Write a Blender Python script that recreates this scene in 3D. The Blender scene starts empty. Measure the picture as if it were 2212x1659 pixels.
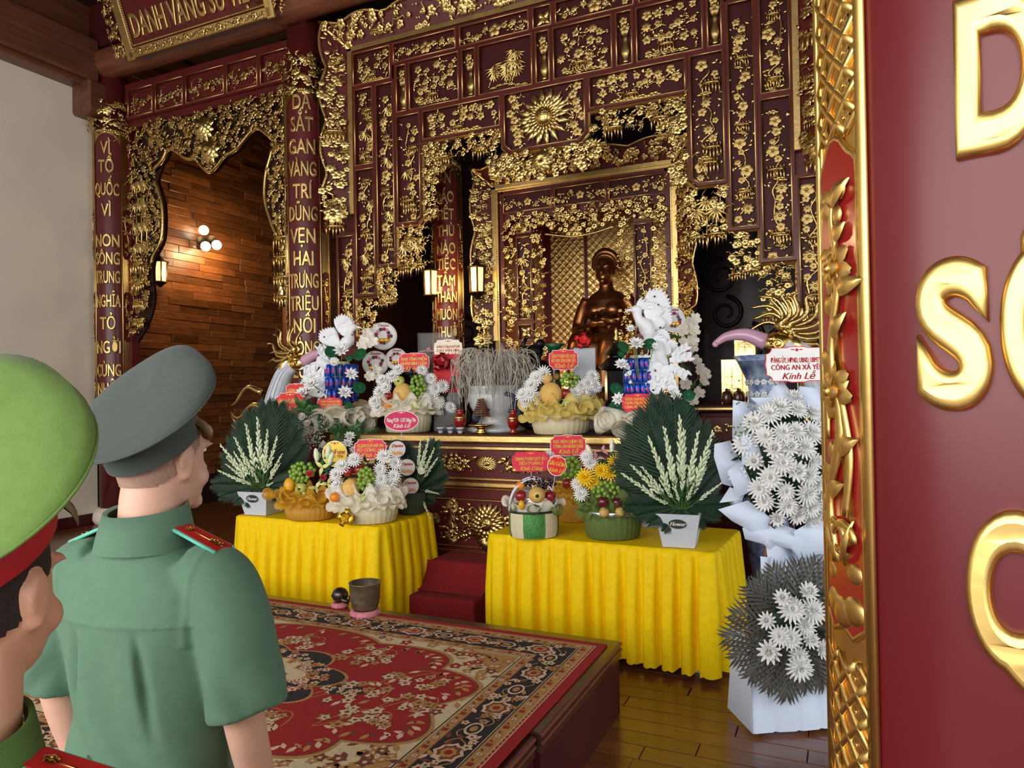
import bpy, math, random
import numpy as np
from math import sin, cos, pi, radians, sqrt, atan2
from mathutils import Matrix
random.seed(7); RNG = np.random.default_rng(7)
SC = bpy.context.scene
COL = SC.collection
# ---------------------------------------------------------------- camera
F = 1561.5; CX, CY = 1106.0, 829.5          # focal length and centre for the 2212 x 1659 frame
EYE = np.array([0, 0, 1.7])
ROT = np.array([[0.9086, 0.0196, 0.4172], [0.4173, -0.0015, -0.9088], [-0.0172, 0.9998, -0.0095]])
cam = bpy.data.cameras.new('camera'); camo = bpy.data.objects.new('camera', cam); COL.objects.link(camo)
M4 = Matrix.Identity(4)
for i in range(3):
    for j in range(3): M4[i][j] = float(ROT[i][j])
    M4[i][3] = float(EYE[i])
camo.matrix_world = M4
cam.sensor_width = 36; cam.lens = F / 2212 * 36; cam.clip_start = .05; cam.clip_end = 200
SC.camera = camo
# ---------------------------------------------------------------- world and daylight
wd = bpy.data.worlds.new('world'); SC.world = wd; wd.use_nodes = True
bg = wd.node_tree.nodes['Background']; bg.inputs[0].default_value = (.93, .96, 1, 1); bg.inputs[1].default_value = .9
def area(name, loc, rot, sx, sy, e, col=(1, 1, 1)):
    l = bpy.data.lights.new(name, 'AREA'); l.shape = 'RECTANGLE'; l.size = sx; l.size_y = sy; l.energy = e; l.color = col
    o = bpy.data.objects.new(name, l); o.location = loc; o.rotation_euler = rot; COL.objects.link(o); return o
# daylight through the open front doors behind the camera and the side door on the right
area('front_door_daylight', (-3.0, -3.4, 3.0), (radians(90), 0, 0), 10, 3.6, 560, (1, .965, .91))
area('side_door_daylight', (3.7, 3.2, 2.2), (0, radians(90), 0), 3.4, 2.6, 85, (.80, .90, 1))
SC.view_settings.view_transform = 'Standard'; SC.view_settings.look = 'None'
SC.view_settings.exposure = 0.0; SC.view_settings.gamma = 1; SC.view_settings.use_curve_mapping = False

def ray(px, py): return ROT @ np.array([px - CX, -(py - CY), -F])
def at(px, py, Y=None, Z=None, X=None):
    r = ray(px, py)
    t = Y / r[1] if Y is not None else ((Z - EYE[2]) / r[2] if Z is not None else X / r[0])
    return EYE + r * t
# ---------------------------------------------------------------- geometry kit
class G:
    def __init__(s, V, L, S, M=None):
        s.V = np.asarray(V, float).reshape(-1, 3); s.L = np.asarray(L, np.int32); s.S = np.asarray(S, np.int32)
        s.M = np.zeros(len(s.S), np.int32) if M is None else np.asarray(M, np.int32)
    def m(s, i): return G(s.V, s.L, s.S, np.full(len(s.S), i))
    def t(s, loc=(0, 0, 0), rot=(0, 0, 0), sc=1):
        V = s.V * np.asarray(sc, float)
        return G(V @ R3(*rot).T + np.asarray(loc, float), s.L, s.S, s.M)
    def x(s, A, loc=(0, 0, 0)): return G(s.V @ np.asarray(A, float).T + np.asarray(loc, float), s.L, s.S, s.M)
    def f(s, fn): return G(np.apply_along_axis(fn, 1, s.V), s.L, s.S, s.M)
def R3(a=0, b=0, c=0):
    ca, sa, cb, sb, cc, sc_ = cos(a), sin(a), cos(b), sin(b), cos(c), sin(c)
    return np.array([[cc, -sc_, 0], [sc_, cc, 0], [0, 0, 1.]]) @ np.array([[cb, 0, sb], [0, 1, 0], [-sb, 0, cb]]) @ np.array([[1, 0, 0], [0, ca, -sa], [0, sa, ca]])
def basis(z, up=(0, 0, 1)):
    z = np.asarray(z, float); z = z / np.linalg.norm(z)
    x = np.cross(up, z)
    if np.linalg.norm(x) < 1e-4: x = np.cross((0, 1, 0), z)
    x /= np.linalg.norm(x); return np.stack([x, np.cross(z, x), z], 1)
def join(gs):
    gs = [g for g in gs if g is not None and len(g.S)]
    if not gs: return G(np.zeros((0, 3)), [], [])
    off = np.cumsum([0] + [len(g.V) for g in gs[:-1]])
    return G(np.concatenate([g.V for g in gs]), np.concatenate([g.L + o for g, o in zip(gs, off)]),
             np.concatenate([g.S for g in gs]), np.concatenate([g.M for g in gs]))
def gpd(V, faces):
    return G(V, [i for f in faces for i in f], [len(f) for f in faces])
def box(x0, x1, y0, y1, z0, z1, c=0):
    if c <= 0:
        V = [(x, y, z) for z in (z0, z1) for y in (y0, y1) for x in (x0, x1)]
        return gpd(V, [(0, 2, 3, 1), (4, 5, 7, 6), (0, 1, 5, 4), (2, 6, 7, 3), (0, 4, 6, 2), (1, 3, 7, 5)])
    P = [(x0, x1), (y0, y1), (z0, z1)]; V = []; ix = {}
    for k in range(8):
        b = (k & 1, k >> 1 & 1, k >> 2 & 1)
        for a in range(3):
            v = [P[i][b[i]] + (0 if i == a else (c if b[i] == 0 else -c)) for i in range(3)]
            ix[k, a] = len(V); V.append(v)
    Fs = []
    for a in range(3):
        u, w = (a + 1) % 3, (a + 2) % 3
        for s in (0, 1):
            q = [(s << a) | (p << u) | (r << w) for p, r in ((0, 0), (1, 0), (1, 1), (0, 1))]
            f = [ix[k, a] for k in q]; Fs.append(f if s else f[::-1])
    for a in range(3):
        u, w = (a + 1) % 3, (a + 2) % 3
        for p in (0, 1):
            for r in (0, 1):
                k0 = (p << u) | (r << w); k1 = k0 | (1 << a)
                f = [ix[k0, u], ix[k1, u], ix[k1, w], ix[k0, w]]; Fs.append(f if (p ^ r) else f[::-1])
    for k in range(8):
        n = bin(k).count('1'); f = [ix[k, 0], ix[k, 1], ix[k, 2]]; Fs.append(f if n % 2 else f[::-1])
    return gpd(V, Fs)
def sheet(P, closeu=False, closev=False):
    P = np.asarray(P, float); a, b = P.shape[:2]
    i = np.arange(a if closeu else a - 1); j = np.arange(b if closev else b - 1)
    I, J = np.meshgrid(i, j, indexing='ij'); I2, J2 = (I + 1) % a, (J + 1) % b
    q = np.stack([I * b + J, I * b + J2, I2 * b + J2, I2 * b + J], -1).reshape(-1, 4)
    return G(P.reshape(-1, 3), q.ravel(), np.full(len(q), 4))
def lathe(pr, n=24, cap=True, a0=0, a1=2 * pi, sx=1, sy=1):
    full = abs(a1 - a0 - 2 * pi) < 1e-6
    A = np.linspace(a0, a1, n, endpoint=not full)
    P = np.array([[(r * cos(a) * sx, r * sin(a) * sy, z) for r, z in pr] for a in A])
    g = sheet(P, closeu=full); g = G(g.V, g.L.reshape(-1, 4)[:, ::-1].ravel(), g.S)
    if cap and full:
        m = len(pr); ex = []
        if pr[0][0] > 1e-6: ex.append([k * m for k in range(n)][::-1])
        if pr[-1][0] > 1e-6: ex.append([k * m + m - 1 for k in range(n)])
        if ex: g = G(g.V, np.concatenate([g.L] + [np.array(e) for e in ex]), np.concatenate([g.S, [len(e) for e in ex]]))
    return g
def cyl(r, z0, z1, n=16, r2=None): return lathe([(r, z0), (r if r2 is None else r2, z1)], n)
def ball(r=1, nu=10, nv=6, sc=1):
    pr = [(max(r * sin(t), 1e-7 if 0 < t < pi else 0), -r * cos(t)) for t in np.linspace(0, pi, nv + 1)]
    return lathe(pr, nu, cap=False).t(sc=sc)
def tube(path, rad, k=6, cap=True):
    P = np.asarray(path, float); n = len(P); rad = np.broadcast_to(np.asarray(rad, float), (n,))
    T = np.gradient(P, axis=0); T /= np.linalg.norm(T, axis=1)[:, None] + 1e-12
    up = np.array([0, 0, 1.]) if abs(T[0][2]) < .9 else np.array([1., 0, 0]); rings = []
    for i in range(n):
        x = up - T[i] * (up @ T[i]); x /= np.linalg.norm(x) + 1e-12; y = np.cross(T[i], x); up = x
        a = np.linspace(0, 2 * pi, k, endpoint=False)
        rings.append(P[i] + rad[i] * (np.cos(a)[:, None] * x + np.sin(a)[:, None] * y))
    g = sheet(np.array(rings), closev=True)
    if cap:
        g = G(g.V, np.concatenate([g.L, np.arange(k)[::-1], np.arange((n - 1) * k, n * k)]), np.concatenate([g.S, [k, k]]))
    return g
def spline(pts, n=20):
    P = np.asarray(pts, float); m = len(P); out = []
    Q = np.vstack([2 * P[0] - P[1], P, 2 * P[-1] - P[-2]])
    for u in np.linspace(0, m - 1, n):
        i = min(int(u), m - 2); t = u - i; a, b, c, d = Q[i:i + 4]
        out.append(.5 * (2 * b + (c - a) * t + (2 * a - 5 * b + 4 * c - d) * t * t + (3 * b - a - 3 * c + d) * t ** 3))
    return np.array(out)
def prism(poly, z0, z1):
    n = len(poly); V = [(x, y, z0) for x, y in poly] + [(x, y, z1) for x, y in poly]
    return gpd(V, [list(range(n))[::-1], list(range(n, 2 * n))] + [(i, (i + 1) % n, n + (i + 1) % n, n + i) for i in range(n)])
def plate(poly, y0, y1):            # outline in X,Z extruded along Y (y0 = front, the smaller)
    g = prism(poly, 0, 1); V = g.V.copy(); V = np.stack([V[:, 0], y1 + (y0 - y1) * V[:, 2], V[:, 1]], 1); return G(V, g.L, g.S)
def rod(a, b, r, k=6, r2=None):
    return tube([a, b], [r, r if r2 is None else r2], k)
def obj(name, g, mats, parent=None, smooth=True, loc=None, rot=None, **kw):
    if isinstance(g, G):
        me = bpy.data.meshes.new(name)
        nv, nl, nf = len(g.V), len(g.L), len(g.S)
        me.vertices.add(nv); me.vertices.foreach_set('co', g.V.ravel())
        me.loops.add(nl); me.loops.foreach_set('vertex_index', g.L)
        me.polygons.add(nf); me.polygons.foreach_set('loop_start', np.concatenate([[0], np.cumsum(g.S)[:-1]]).astype(np.int32))
        me.polygons.foreach_set('material_index', g.M)
        me.polygons.foreach_set('use_smooth', np.full(nf, bool(smooth)))
        me.update(calc_edges=True)
        for m in (mats if isinstance(mats, (list, tuple)) else [mats]): me.materials.append(MT[m])
        if smooth == 'auto': me.set_sharp_from_angle(angle=radians(35))
    else: me = g
    o = bpy.data.objects.new(name, me); COL.objects.link(o); o.parent = parent
    if loc is not None: o.location = loc
    if rot is not None: o.rotation_euler = rot
    for k, v in kw.items(): o[k] = v
    return o
def thing(name, label, cat, loc=(0, 0, 0), rz=0, group=None, kind=None):
    o = bpy.data.objects.new(name, None); COL.objects.link(o); o.location = loc; o.rotation_euler = (0, 0, rz)
    o['label'] = label; o['category'] = cat
    if group: o['group'] = group
    if kind: o['kind'] = kind
    return o
def tag(o, label, cat, group=None, kind=None):
    o['label'] = label; o['category'] = cat
    if group: o['group'] = group
    if kind: o['kind'] = kind
    return o
# ---------------------------------------------------------------- materials
MT = {}
def mat(name, col, rough=.5, metal=0, var=.12, scale=8, bump=0, bscale=60, coat=0, crough=.12, alpha=1, trans=0, sheen=0, emit=0, stretch=None, objvar=0, sss=0, spec=None, ramp=None):
    m = bpy.data.materials.new(name); m.use_nodes = True; nt = m.node_tree; N = nt.nodes; Lk = nt.links
    p = N['Principled BSDF']; MT[name] = m
    tc = N.new('ShaderNodeTexCoord'); mp = N.new('ShaderNodeMapping'); Lk.new(tc.outputs['Object'], mp.inputs[0])
    if stretch: mp.inputs['Scale'].default_value = stretch
    nz = N.new('ShaderNodeTexNoise'); nz.inputs['Scale'].default_value = scale; nz.inputs['Detail'].default_value = 5
    Lk.new(mp.outputs[0], nz.inputs['Vector'])
    cr = N.new('ShaderNodeValToRGB'); Lk.new(nz.outputs[0], cr.inputs[0])
    c = np.array(col[:3]); lo = c * (1 - var); hi = np.minimum(c * (1 + var), 1)
    if ramp: lo, hi = np.array(ramp[0]), np.array(ramp[1])
    cr.color_ramp.elements[0].position = .3; cr.color_ramp.elements[1].position = .7
    cr.color_ramp.elements[0].color = (*lo, 1); cr.color_ramp.elements[1].color = (*hi, 1)
    out = cr.outputs[0]
    if objvar:
        oi = N.new('ShaderNodeObjectInfo'); mx = N.new('ShaderNodeMix'); mx.data_type = 'RGBA'; mx.blend_type = 'MULTIPLY'
        rp = N.new('ShaderNodeMapRange'); rp.inputs[3].default_value = 1 - objvar; rp.inputs[4].default_value = 1 + objvar * .6
        Lk.new(oi.outputs['Random'], rp.inputs[0]); mx.inputs[0].default_value = 1
        Lk.new(out, mx.inputs[6]); Lk.new(rp.outputs[0], mx.inputs[7]); out = mx.outputs[2]
    Lk.new(out, p.inputs['Base Color'])
    p.inputs['Roughness'].default_value = rough; p.inputs['Metallic'].default_value = metal
    p.inputs['Coat Weight'].default_value = coat; p.inputs['Coat Roughness'].default_value = crough
    if spec is not None: p.inputs['Specular IOR Level'].default_value = spec
    p.inputs['Alpha'].default_value = alpha; p.inputs['Transmission Weight'].default_value = trans
    p.inputs['Sheen Weight'].default_value = sheen
    if sss: p.inputs['Subsurface Weight'].default_value = sss; p.inputs['Subsurface Radius'].default_value = (.012, .005, .003)
    if emit: Lk.new(out, p.inputs['Emission Color']); p.inputs['Emission Strength'].default_value = emit
    if bump:
        n2 = N.new('ShaderNodeTexNoise'); n2.inputs['Scale'].default_value = bscale; n2.inputs['Detail'].default_value = 3
        Lk.new(mp.outputs[0], n2.inputs['Vector'])
        b = N.new('ShaderNodeBump'); b.inputs['Strength'].default_value = bump; b.inputs['Distance'].default_value = .01
        Lk.new(n2.outputs[0], b.inputs['Height']); Lk.new(b.outputs[0], p.inputs['Normal'])
    return m
def srgb(r, g, b): return tuple(((v / 255) / 12.92 if v / 255 <= .04045 else ((v / 255 + .055) / 1.055) ** 2.4) for v in (r, g, b))
S = srgb
mat('gold', (.62, .43, .16), .29, 1, .15, 12, .25, 45)
mat('gold_flat', (.70, .48, .18), .38, 1, .15, 6, .15, 30)
mat('gold_bright', (.86, .60, .19), .2, 1, .1, 6, .08, 14)
mat('gold_leaf', (.84, .58, .19), .36, 1, .1, 6, .1, 14)
mat('lacquer', S(92, 30, 30), .36, 0, .15, 3, .05, 12, coat=.12, spec=.35)
mat('lacquer_dark', S(66, 20, 21), .5, 0, .2, 4, .05, 20, spec=.25)
mat('pillar_red', S(96, 21, 27), .36, 0, .06, 2, .02, 8, coat=.3, crough=.24, spec=.28)
mat('strip_red', S(140, 26, 28), .22, 0, .08, 3, .03, 12, coat=.6)
mat('beam_wood', S(118, 62, 42), .42, 0, .3, 3, .1, 20, stretch=(1, 1, 6), coat=.1)
mat('beam_wood_x', S(114, 64, 44), .38, 0, .3, 3, .1, 20, stretch=(.5, 6, 6), coat=.15)
mat('beam_wood_y', S(102, 60, 42), .42, 0, .3, 3, .1, 20, stretch=(6, .5, 6), coat=.1)
mat('ceiling_wood', S(50, 24, 18), .6, 0, .3, 3, .1, 20, stretch=(6, .5, 6))
mat('plank_wood', S(132, 80, 42), .34, 0, .35, 5, .25, 30, stretch=(8, 1, 8), coat=.15, objvar=.5)
mat('floor_wood', S(112, 64, 34), .22, 0, .28, 5, .08, 40, stretch=(1, 14, 14), coat=.3, objvar=.22)
mat('platform_wood', S(60, 31, 21), .25, 0, .3, 4, .06, 25, stretch=(1, 8, 8), coat=.3)
mat('groove', S(40, 20, 12), .7)
mat('plaster', S(228, 218, 202), .85, 0, .05, 1.5, .1, 40)
mat('dark_relief', S(50, 26, 20), .45, 0, .25, 5, .1, 15, coat=.1, spec=.35)
mat('white_paper', S(212, 224, 244), .45, 0, .03, 4, .05, 12)
mat('yellow_cloth', S(242, 204, 6), .55, 0, .06, 30, .06, 160, spec=.15)
mat('red_carpet', S(120, 8, 14), .95, 0, .15, 40, .3, 400)
# ---------------------------------------------------------------- lettering
_tc = {}
def text(body, h=1., ext=0, bev=0, xs=1., shear=0, res=3, bold=0, bres=1):
    k = (body, ext / h, bev / h, shear, res)
    if k not in _tc:
        c = bpy.data.curves.new('lettering', 'FONT'); c.body = body; c.size = 1 / .7; c.extrude = ext / h; c.bevel_depth = bev / h
        c.bevel_resolution = bres; c.resolution_u = res; c.shear = shear; c.align_x = 'CENTER'
        o = bpy.data.objects.new('lettering', c); me = bpy.data.meshes.new_from_object(o)
        V = np.zeros(len(me.vertices) * 3); me.vertices.foreach_get('co', V)
        L = np.zeros(len(me.loops), np.int32); me.loops.foreach_get('vertex_index', L)
        Sz = np.zeros(len(me.polygons), np.int32); me.polygons.foreach_get('loop_total', Sz)
        bpy.data.objects.remove(o); bpy.data.curves.remove(c); bpy.data.meshes.remove(me)
        V = V.reshape(-1, 3); _tc[k] = G(np.stack([V[:, 0], -V[:, 2], V[:, 1]], 1), L, Sz)   # faces -Y
    g = _tc[k]; g = G(g.V * [h * xs, h, h], g.L, g.S)
    if bold: g = join([g.t((d * h * bold, 0, 0)) for d in (-1, 0, 1)])
    return g
def bend(g, r):
    V = g.V; a = V[:, 0] / r; q = r - V[:, 1]
    return G(np.stack([q * np.sin(a), -q * np.cos(a), V[:, 2]], 1), g.L, g.S, g.M)
# ---------------------------------------------------------------- carving stamps (all face -Y, in the X,Z plane)
def petal(L, W, cup=.15, tip=.5, nu=4, nv=3, curl=0):
    P = []
    for i in range(nu + 1):
        t = i / nu; w = W * (sin(pi * min(t * (.5 + .5 * (1 - tip)) + .12, 1)) ** .8) * (1 if t < 1 else tip)
        row = []
        for j in range(nv):
            s = j / (nv - 1) * 2 - 1
            row.append((s * w / 2, -(cup * L * (t * (1 - t) * 2) + .1 * L * (1 - s * s)) - curl * L * t * t, t * L))
        P.append(row)
    return sheet(P)
def flower_g(n=5, r=1., W=.75, cup=.2, core=.22, layers=1):
    gs = []
    for l in range(layers):
        p = petal(r * (1 - .3 * l), r * W * (1 - .2 * l), cup, .55)
        gs += [p.t((0, -.14 * l * r, 0), (0, 2 * pi * (i + .5 * l) / n, 0)) for i in range(n)]
    gs.append(ball(core * r, 6, 4).t((0, -.22 * r - .1 * layers * r, 0)))
    return join(gs)
GF = flower_g(5, 1, .85); GF8 = flower_g(8, 1, .55, .25, .25, 2)
GL = petal(1, .42, .25, .12, 4, 3)
def star_leaf(n=7, sp=2.4):
    return join([petal(1, .2, .1, .05, 3, 3).t((0, 0, 0), (0, -sp / 2 + sp * i / (n - 1) + pi, 0)) for i in range(n)])
GS = star_leaf()
def drips(w=1., n=6, seed=0, cap=True, L=.7):
    r = random.Random(seed); gs = []
    if cap: gs.append(ball(.5 * w, 10, 5, (1, .5, .22))); gs += [rod((w * (i / 6 - .42), -.1 * w, .06 * w), (w * (i / 6 - .42 + r.uniform(-.05, .05)), -.12 * w, .30 * w), .045 * w, 4, .008 * w) for i in range(6)]
    for i in range(n):
        x = w * ((i + .5) / n - .5) * .95; l = L * w * r.uniform(.5, 1)
        gs.append(tube([(x, -.12 * w, .02 * w), (x + .02 * w, -.17 * w, -.35 * l), (x + r.uniform(-.03, .03) * w, -.15 * w, -l)], [.05 * w, .055 * w, .012 * w], 5))
    return join(gs)
GD = [drips(1, 6, k) for k in range(4)]
def pad():
    return join([ball(.28, 8, 4, (1, .55, .5)).t((x, -.1, z)) for x, z in ((-.32, 0), (-.1, .1), (.14, .12), (.34, .0), (.02, -.03))])
GP = pad()
def branch(p, q, r=.012, wig=.12, n=9, rng=random):
    p, q = np.array(p, float), np.array(q, float); d = q - p; L = np.linalg.norm(d) + 1e-9; nrm = np.array([-d[2], 0, d[0]]) / L
    ph = rng.uniform(0, 6); fr = rng.uniform(1.2, 2.4)
    pts = [p + d * t + nrm * wig * L * (sin(ph + fr * 2 * pi * t) - sin(ph) * (1 - t)) * min(1, t * 4) + np.array([0, -.012 * sin(pi * t), 0]) for t in np.linspace(0, 1, n)]
    return tube(pts, np.linspace(r, r * .45, n), 5), pts
def stamp(g, x, z, s, rot=0, y=0): return g.t((x, y, z), (0, rot, 0), s)
def carve(w, h, style, seed, fs=.05):
    """gilt carving for a panel w x h centred on 0; returns (carving, [(x,z,size,rot)] of the flowers)"""
    r = random.Random(seed); gs = []; fl = []; W, H = w * .44, h * .44
    def leafy(pts, k=2, s=.05):
        for p in pts[1:]:
            for _ in range(k):
                gs.append(stamp(GL, p[0] + r.uniform(-.015, .015), p[2] + r.uniform(-.015, .015), s * r.uniform(.7, 1.3), r.uniform(0, 6.28), p[1] - .012))
    if style == 'blossom':
        n = max(4, int(w * h / .018)); base = (-W * .7, -H * .8)
        for k in range(n):
            nx = max(1, round(sqrt(n * w / h))); b = (-W + 2 * W * ((k % nx) + .5 + r.uniform(-.3, .3)) / nx, 0, H - 2 * H * ((k // nx) + .5 + r.uniform(-.3, .3)) / max(1, -(-n // nx))); b = (b[0], 0, max(-H, b[2])); an = r.uniform(0, 6.28); a = (max(-W, min(W, b[0] + .17 * cos(an))), 0, max(-H, min(H, b[2] + .15 * sin(an))))
            g, pts = branch(a, b, .0085, .15, 7, r); gs.append(g); leafy(pts, 1, .04)
            fl.append((b[0], b[2], fs * r.uniform(.6, 1.1), r.uniform(0, 6)))
        gs.append(stamp(GD[seed % 4], base[0] + .25 * w, -H * .55, min(.3 * w, .18)))
        for k in range(4): gs.append(stamp(GP, -W * .5 + k * W * .3, -H * .95, min(.14, w * .2)))
    elif style == 'bamboo':
        for k in range(max(3, int(w / .13))):
            x = r.uniform(-W, W); zt = r.uniform(.1, 1) * H; lean = r.uniform(-.15, .15) * w
            zs = np.linspace(-H * .8, zt, 7)
            gs.append(tube([(x + lean * i / 6, -.01, z) for i, z in enumerate(zs)], .009, 5))
            gs += [ball(.015, 6, 4).t((x + lean * i / 6, -.012, z)) for i, z in enumerate(zs)]
            for z in (zt, zt * .55 - H * .1, zt * .2 - H * .3): gs.append(stamp(GS, x + lean * .8, z, min(h * .3, r.uniform(.08, .12)), r.uniform(-.8, .8), -.02))
        gs.append(stamp(GD[seed % 4], W * .35, -H * .35, .2 * w))
        for k in range(6): gs.append(stamp(GP, -W * .6 + k * W * .27, -H * .9 + .02 * sin(k), .13 * max(w, .4)))
    elif style == 'tall':
        z = H; x = 0; pts = [(0, 0, H)]
        while z > -H: z -= .09; x = r.uniform(-.55, .55) * W; pts.append((x, -.01, z))
        P = spline(pts, len(pts) * 3); gs.append(tube(P, .011, 5))
        k = 0; nz = int(h / .085)
        for i in range(nz):
            z = H * .97 - i * .085 - r.uniform(0, .02); x = r.uniform(-.6, .6) * W; q = i / nz; c = (i + seed) % 7
            if c in (0, 4): fl.append((x, z, fs * r.uniform(.9, 1.35), r.uniform(0, 6)))
            elif c == 2: gs.append(stamp(GD[r.randrange(4)], x * .5, z, w * r.uniform(.55, .72)))
            elif c == 3: gs.append(stamp(GP, x, z, w * r.uniform(.35, .5), r.uniform(-.3, .3)))
            elif c == 5 and seed % 2: gs.append(stamp(GS, x, z, .11, r.uniform(-.6, .6), -.02))
            else: fl.append((x, z, fs * r.uniform(.6, .9), r.uniform(0, 6)))
            for _ in range(4): gs.append(stamp(GL, r.uniform(-1, 1) * W, z + r.uniform(-.04, .04), r.uniform(.03, .055), r.uniform(0, 6.28), -.01))
        gs.append(stamp(GD[(seed + 1) % 4], 0, -H * .78, w * .7))
    elif style == 'vase':
        s = h / 1.0
        pr = [(.0, -.44), (.055, -.44), (.07, -.40), (.045, -.37), (.10, -.28), (.115, -.2), (.07, -.08), (.05, .02), (.09, .08), (.0, .085)]
        gs.append(lathe([(a * s, b * s) for a, b in pr], 12, False).t(sc=(1, .5, 1)))
        for k in range(5):
            x = (k - 2) * .045 * s; gs.append(tube([(x * .3, -.01, .05 * s), (x, -.015, .22 * s), (x * 1.3, -.01, (.3 + .04 * (k % 2)) * s)], .005, 4)); gs.append(stamp(GL, x * 1.3, .26 * s, .07 * s, x * 9, -.01))
        fl += [(0, .2 * s, .1 * s, 0), (-.02 * s, .36 * s, .085 * s, 1)]
    elif style == 'scroll':
        fl.append((0, 0, min(h * .42, fs * 1.5), 0))
        for s in (-1, 1):
            for k in range(int(w / .1)):
                x = s * (.06 + k * .05); g, pts = branch((x, 0, r.uniform(-.3, .3) * H), (x + s * .07, 0, r.uniform(-.9, .9) * H), .008, .25, 6, r); gs.append(g); leafy(pts[::2], 2, .04)
                if k % 2: fl.append((min(W, max(-W, x)), r.uniform(-.6, .6) * H, fs * r.uniform(.6, .9), r.uniform(0, 6)))
    elif style == 'cross':
        for k in range(4): gs.append(petal(w * .55, w * .26, .2, .08).t((0, 0, 0), (0, pi / 4 + k * pi / 2, 0))); gs.append(petal(w * .3, w * .12, .2, .08).t((0, 0, 0), (0, k * pi / 2, 0)))
        gs.append(ball(w * .08, 8, 5).t((0, -.02, 0)))
    return join(gs), fl
def fill(test, bx, n, seed, s=.05, depth=.05, flowers=.4, drip=.03, br=.4):
    """dense openwork of gilt flowers, leaves and twigs inside a region"""
    r = random.Random(seed); gs = []; k = 0; tries = 0
    while k < n and tries < n * 30:
        tries += 1; x, z = r.uniform(bx[0], bx[1]), r.uniform(bx[2], bx[3])
        if not test(x, z): continue
        k += 1; y = -r.uniform(0, depth); c = r.random(); q = s * r.uniform(.5, 1.1)
        if c < flowers: gs.append(stamp(GF if r.random() < .8 else GF8, x, z, q, r.uniform(0, 6), y - .01).x(R3(r.uniform(-.0, .0), 0, 0)))
        elif c < flowers + drip: gs.append(stamp(GD[r.randrange(4)], x, z, q * 2.4, 0, y))
        elif c < flowers + drip + br:
            a = r.uniform(0, 6.28); L = q * 3; b = (x + L * cos(a), y, z + L * sin(a))
            if test(b[0], b[2]): gs.append(branch((x, y, z), b, .009, .15, 6, r)[0])
            gs.append(stamp(GL, x, z, q * 1.1, r.uniform(0, 6.28), y - .01))
        else:
            for _ in range(2): gs.append(stamp(GL, x + r.uniform(-.02, .02), z + r.uniform(-.02, .02), q * 1.2, r.uniform(0, 6.28), y - .01))
    return join(gs)
def meshof(g, mats, name, smooth=True):
    o = obj(name, g, mats, smooth=smooth); me = o.data; bpy.data.objects.remove(o); return me
ME_FLOWER = meshof(GF, 'gold', 'gilt_flower'); ME_FLOWER8 = meshof(GF8, 'gold', 'gilt_flower')
def put_flowers(fl, parent, big=0.0):
    for i, (x, z, s, ro) in enumerate(fl):
        o = obj('gilt_flower', ME_FLOWER8 if i % 3 == 2 else ME_FLOWER, None, parent, loc=(x, -.018, z), rot=(0, ro, 0)); o.scale = (s, s, s)
# ---------------------------------------------------------------- the setting
fl = obj('floor', box(-9.6, 4.0, -3.6, 11.6, -.12, -.014), 'groove', smooth=False, kind='structure')
def plank_rows(x0, x1, y0, y1, seed):
    r = random.Random(seed); out = []; y = y0; k = 0
    while y < y1 - .01:
        x = x0 - r.uniform(0, .9)
        while x < x1:
            a, b = max(x, x0), min(x + .92, x1)
            if b - a > .02: out.append((a, b, y, y + .127))
            x += .92
        y += .13
    return out
ME_PL = {}
def plank_obj(name, dims, loc, parent, m):
    k = (round(dims[0], 2), round(dims[1], 3), round(dims[2], 3), m)
    if k not in ME_PL: ME_PL[k] = meshof(box(0, k[0] - .004, 0, k[1] - .003, 0, k[2], .0025), m, name, 'auto')
    return obj(name, ME_PL[k], None, parent, loc=loc)
for a, b, y, y2 in plank_rows(-1.6, 1.0, 2.09, 5.6, 3): plank_obj('plank', (b - a, .13, .014), (a, y, -.014), fl, 'floor_wood')
rest = []
for reg in ((-9.25, 4, -3.5, 2.09), (-9.25, -1.6, 2.09, 5.6), (1.0, 4, 2.09, 5.6), (-9.25, 4, 5.6, 11.5)):
    rest += [box(a, b - .004, y, y2, -.014, 0) for a, b, y, y2 in plank_rows(*reg, 5)]
obj('plank_field', join(rest), 'floor_wood', fl, False, kind='stuff')
obj('wall_left', box(-9.5, -9.3, -3.5, 6.62, 0, 7), 'plaster', smooth=False, kind='structure')
obj('baseboard_left', box(-9.3, -9.26, -3.5, 6.62, 0, .14, .006), 'lacquer_dark', smooth=False, kind='structure')
wp = obj('wall_chapel', box(-9.6, -9.32, 6.62, 11.4, 0, 7), 'groove', smooth=False, kind='structure')
rr = random.Random(11)
ME_WP = [meshof(box(-.02, .0, 0, L - .004, 0, .112, .004), 'plank_wood', 'plank', 'auto') for L in (.75, .5, .38)]
for k in range(59):
    z = .10 + k * .116; y = 6.95 - rr.uniform(0, .7)
    while y < 10.9:
        i = 0 if rr.random() < .75 else rr.choice((1, 2)); L = (.75, .5, .38)[i]
        if y >= 6.66 and 3 <= k: obj('plank', ME_WP[i], None, wp, loc=(-9.30 + rr.choice((0, 0, .008, -.006)), y, z))
        y += L
obj('wall_back', box(-9.6, 4, 11.2, 11.4, 0, 7), 'dark_relief', smooth=False, kind='structure')
obj('wall_right', join([box(3.85, 4.0, -3.5, 1.2, 0, 7), box(3.85, 4.0, 1.2, 5.2, 3.4, 7), box(3.85, 4.0, 5.2, 11.2, 0, 7)]), 'plaster', smooth=False, kind='structure')
obj('ceiling', box(-9.6, 4, -4.2, 11.4, 7.0, 7.15), 'ceiling_wood', smooth=False, kind='structure')
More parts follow.
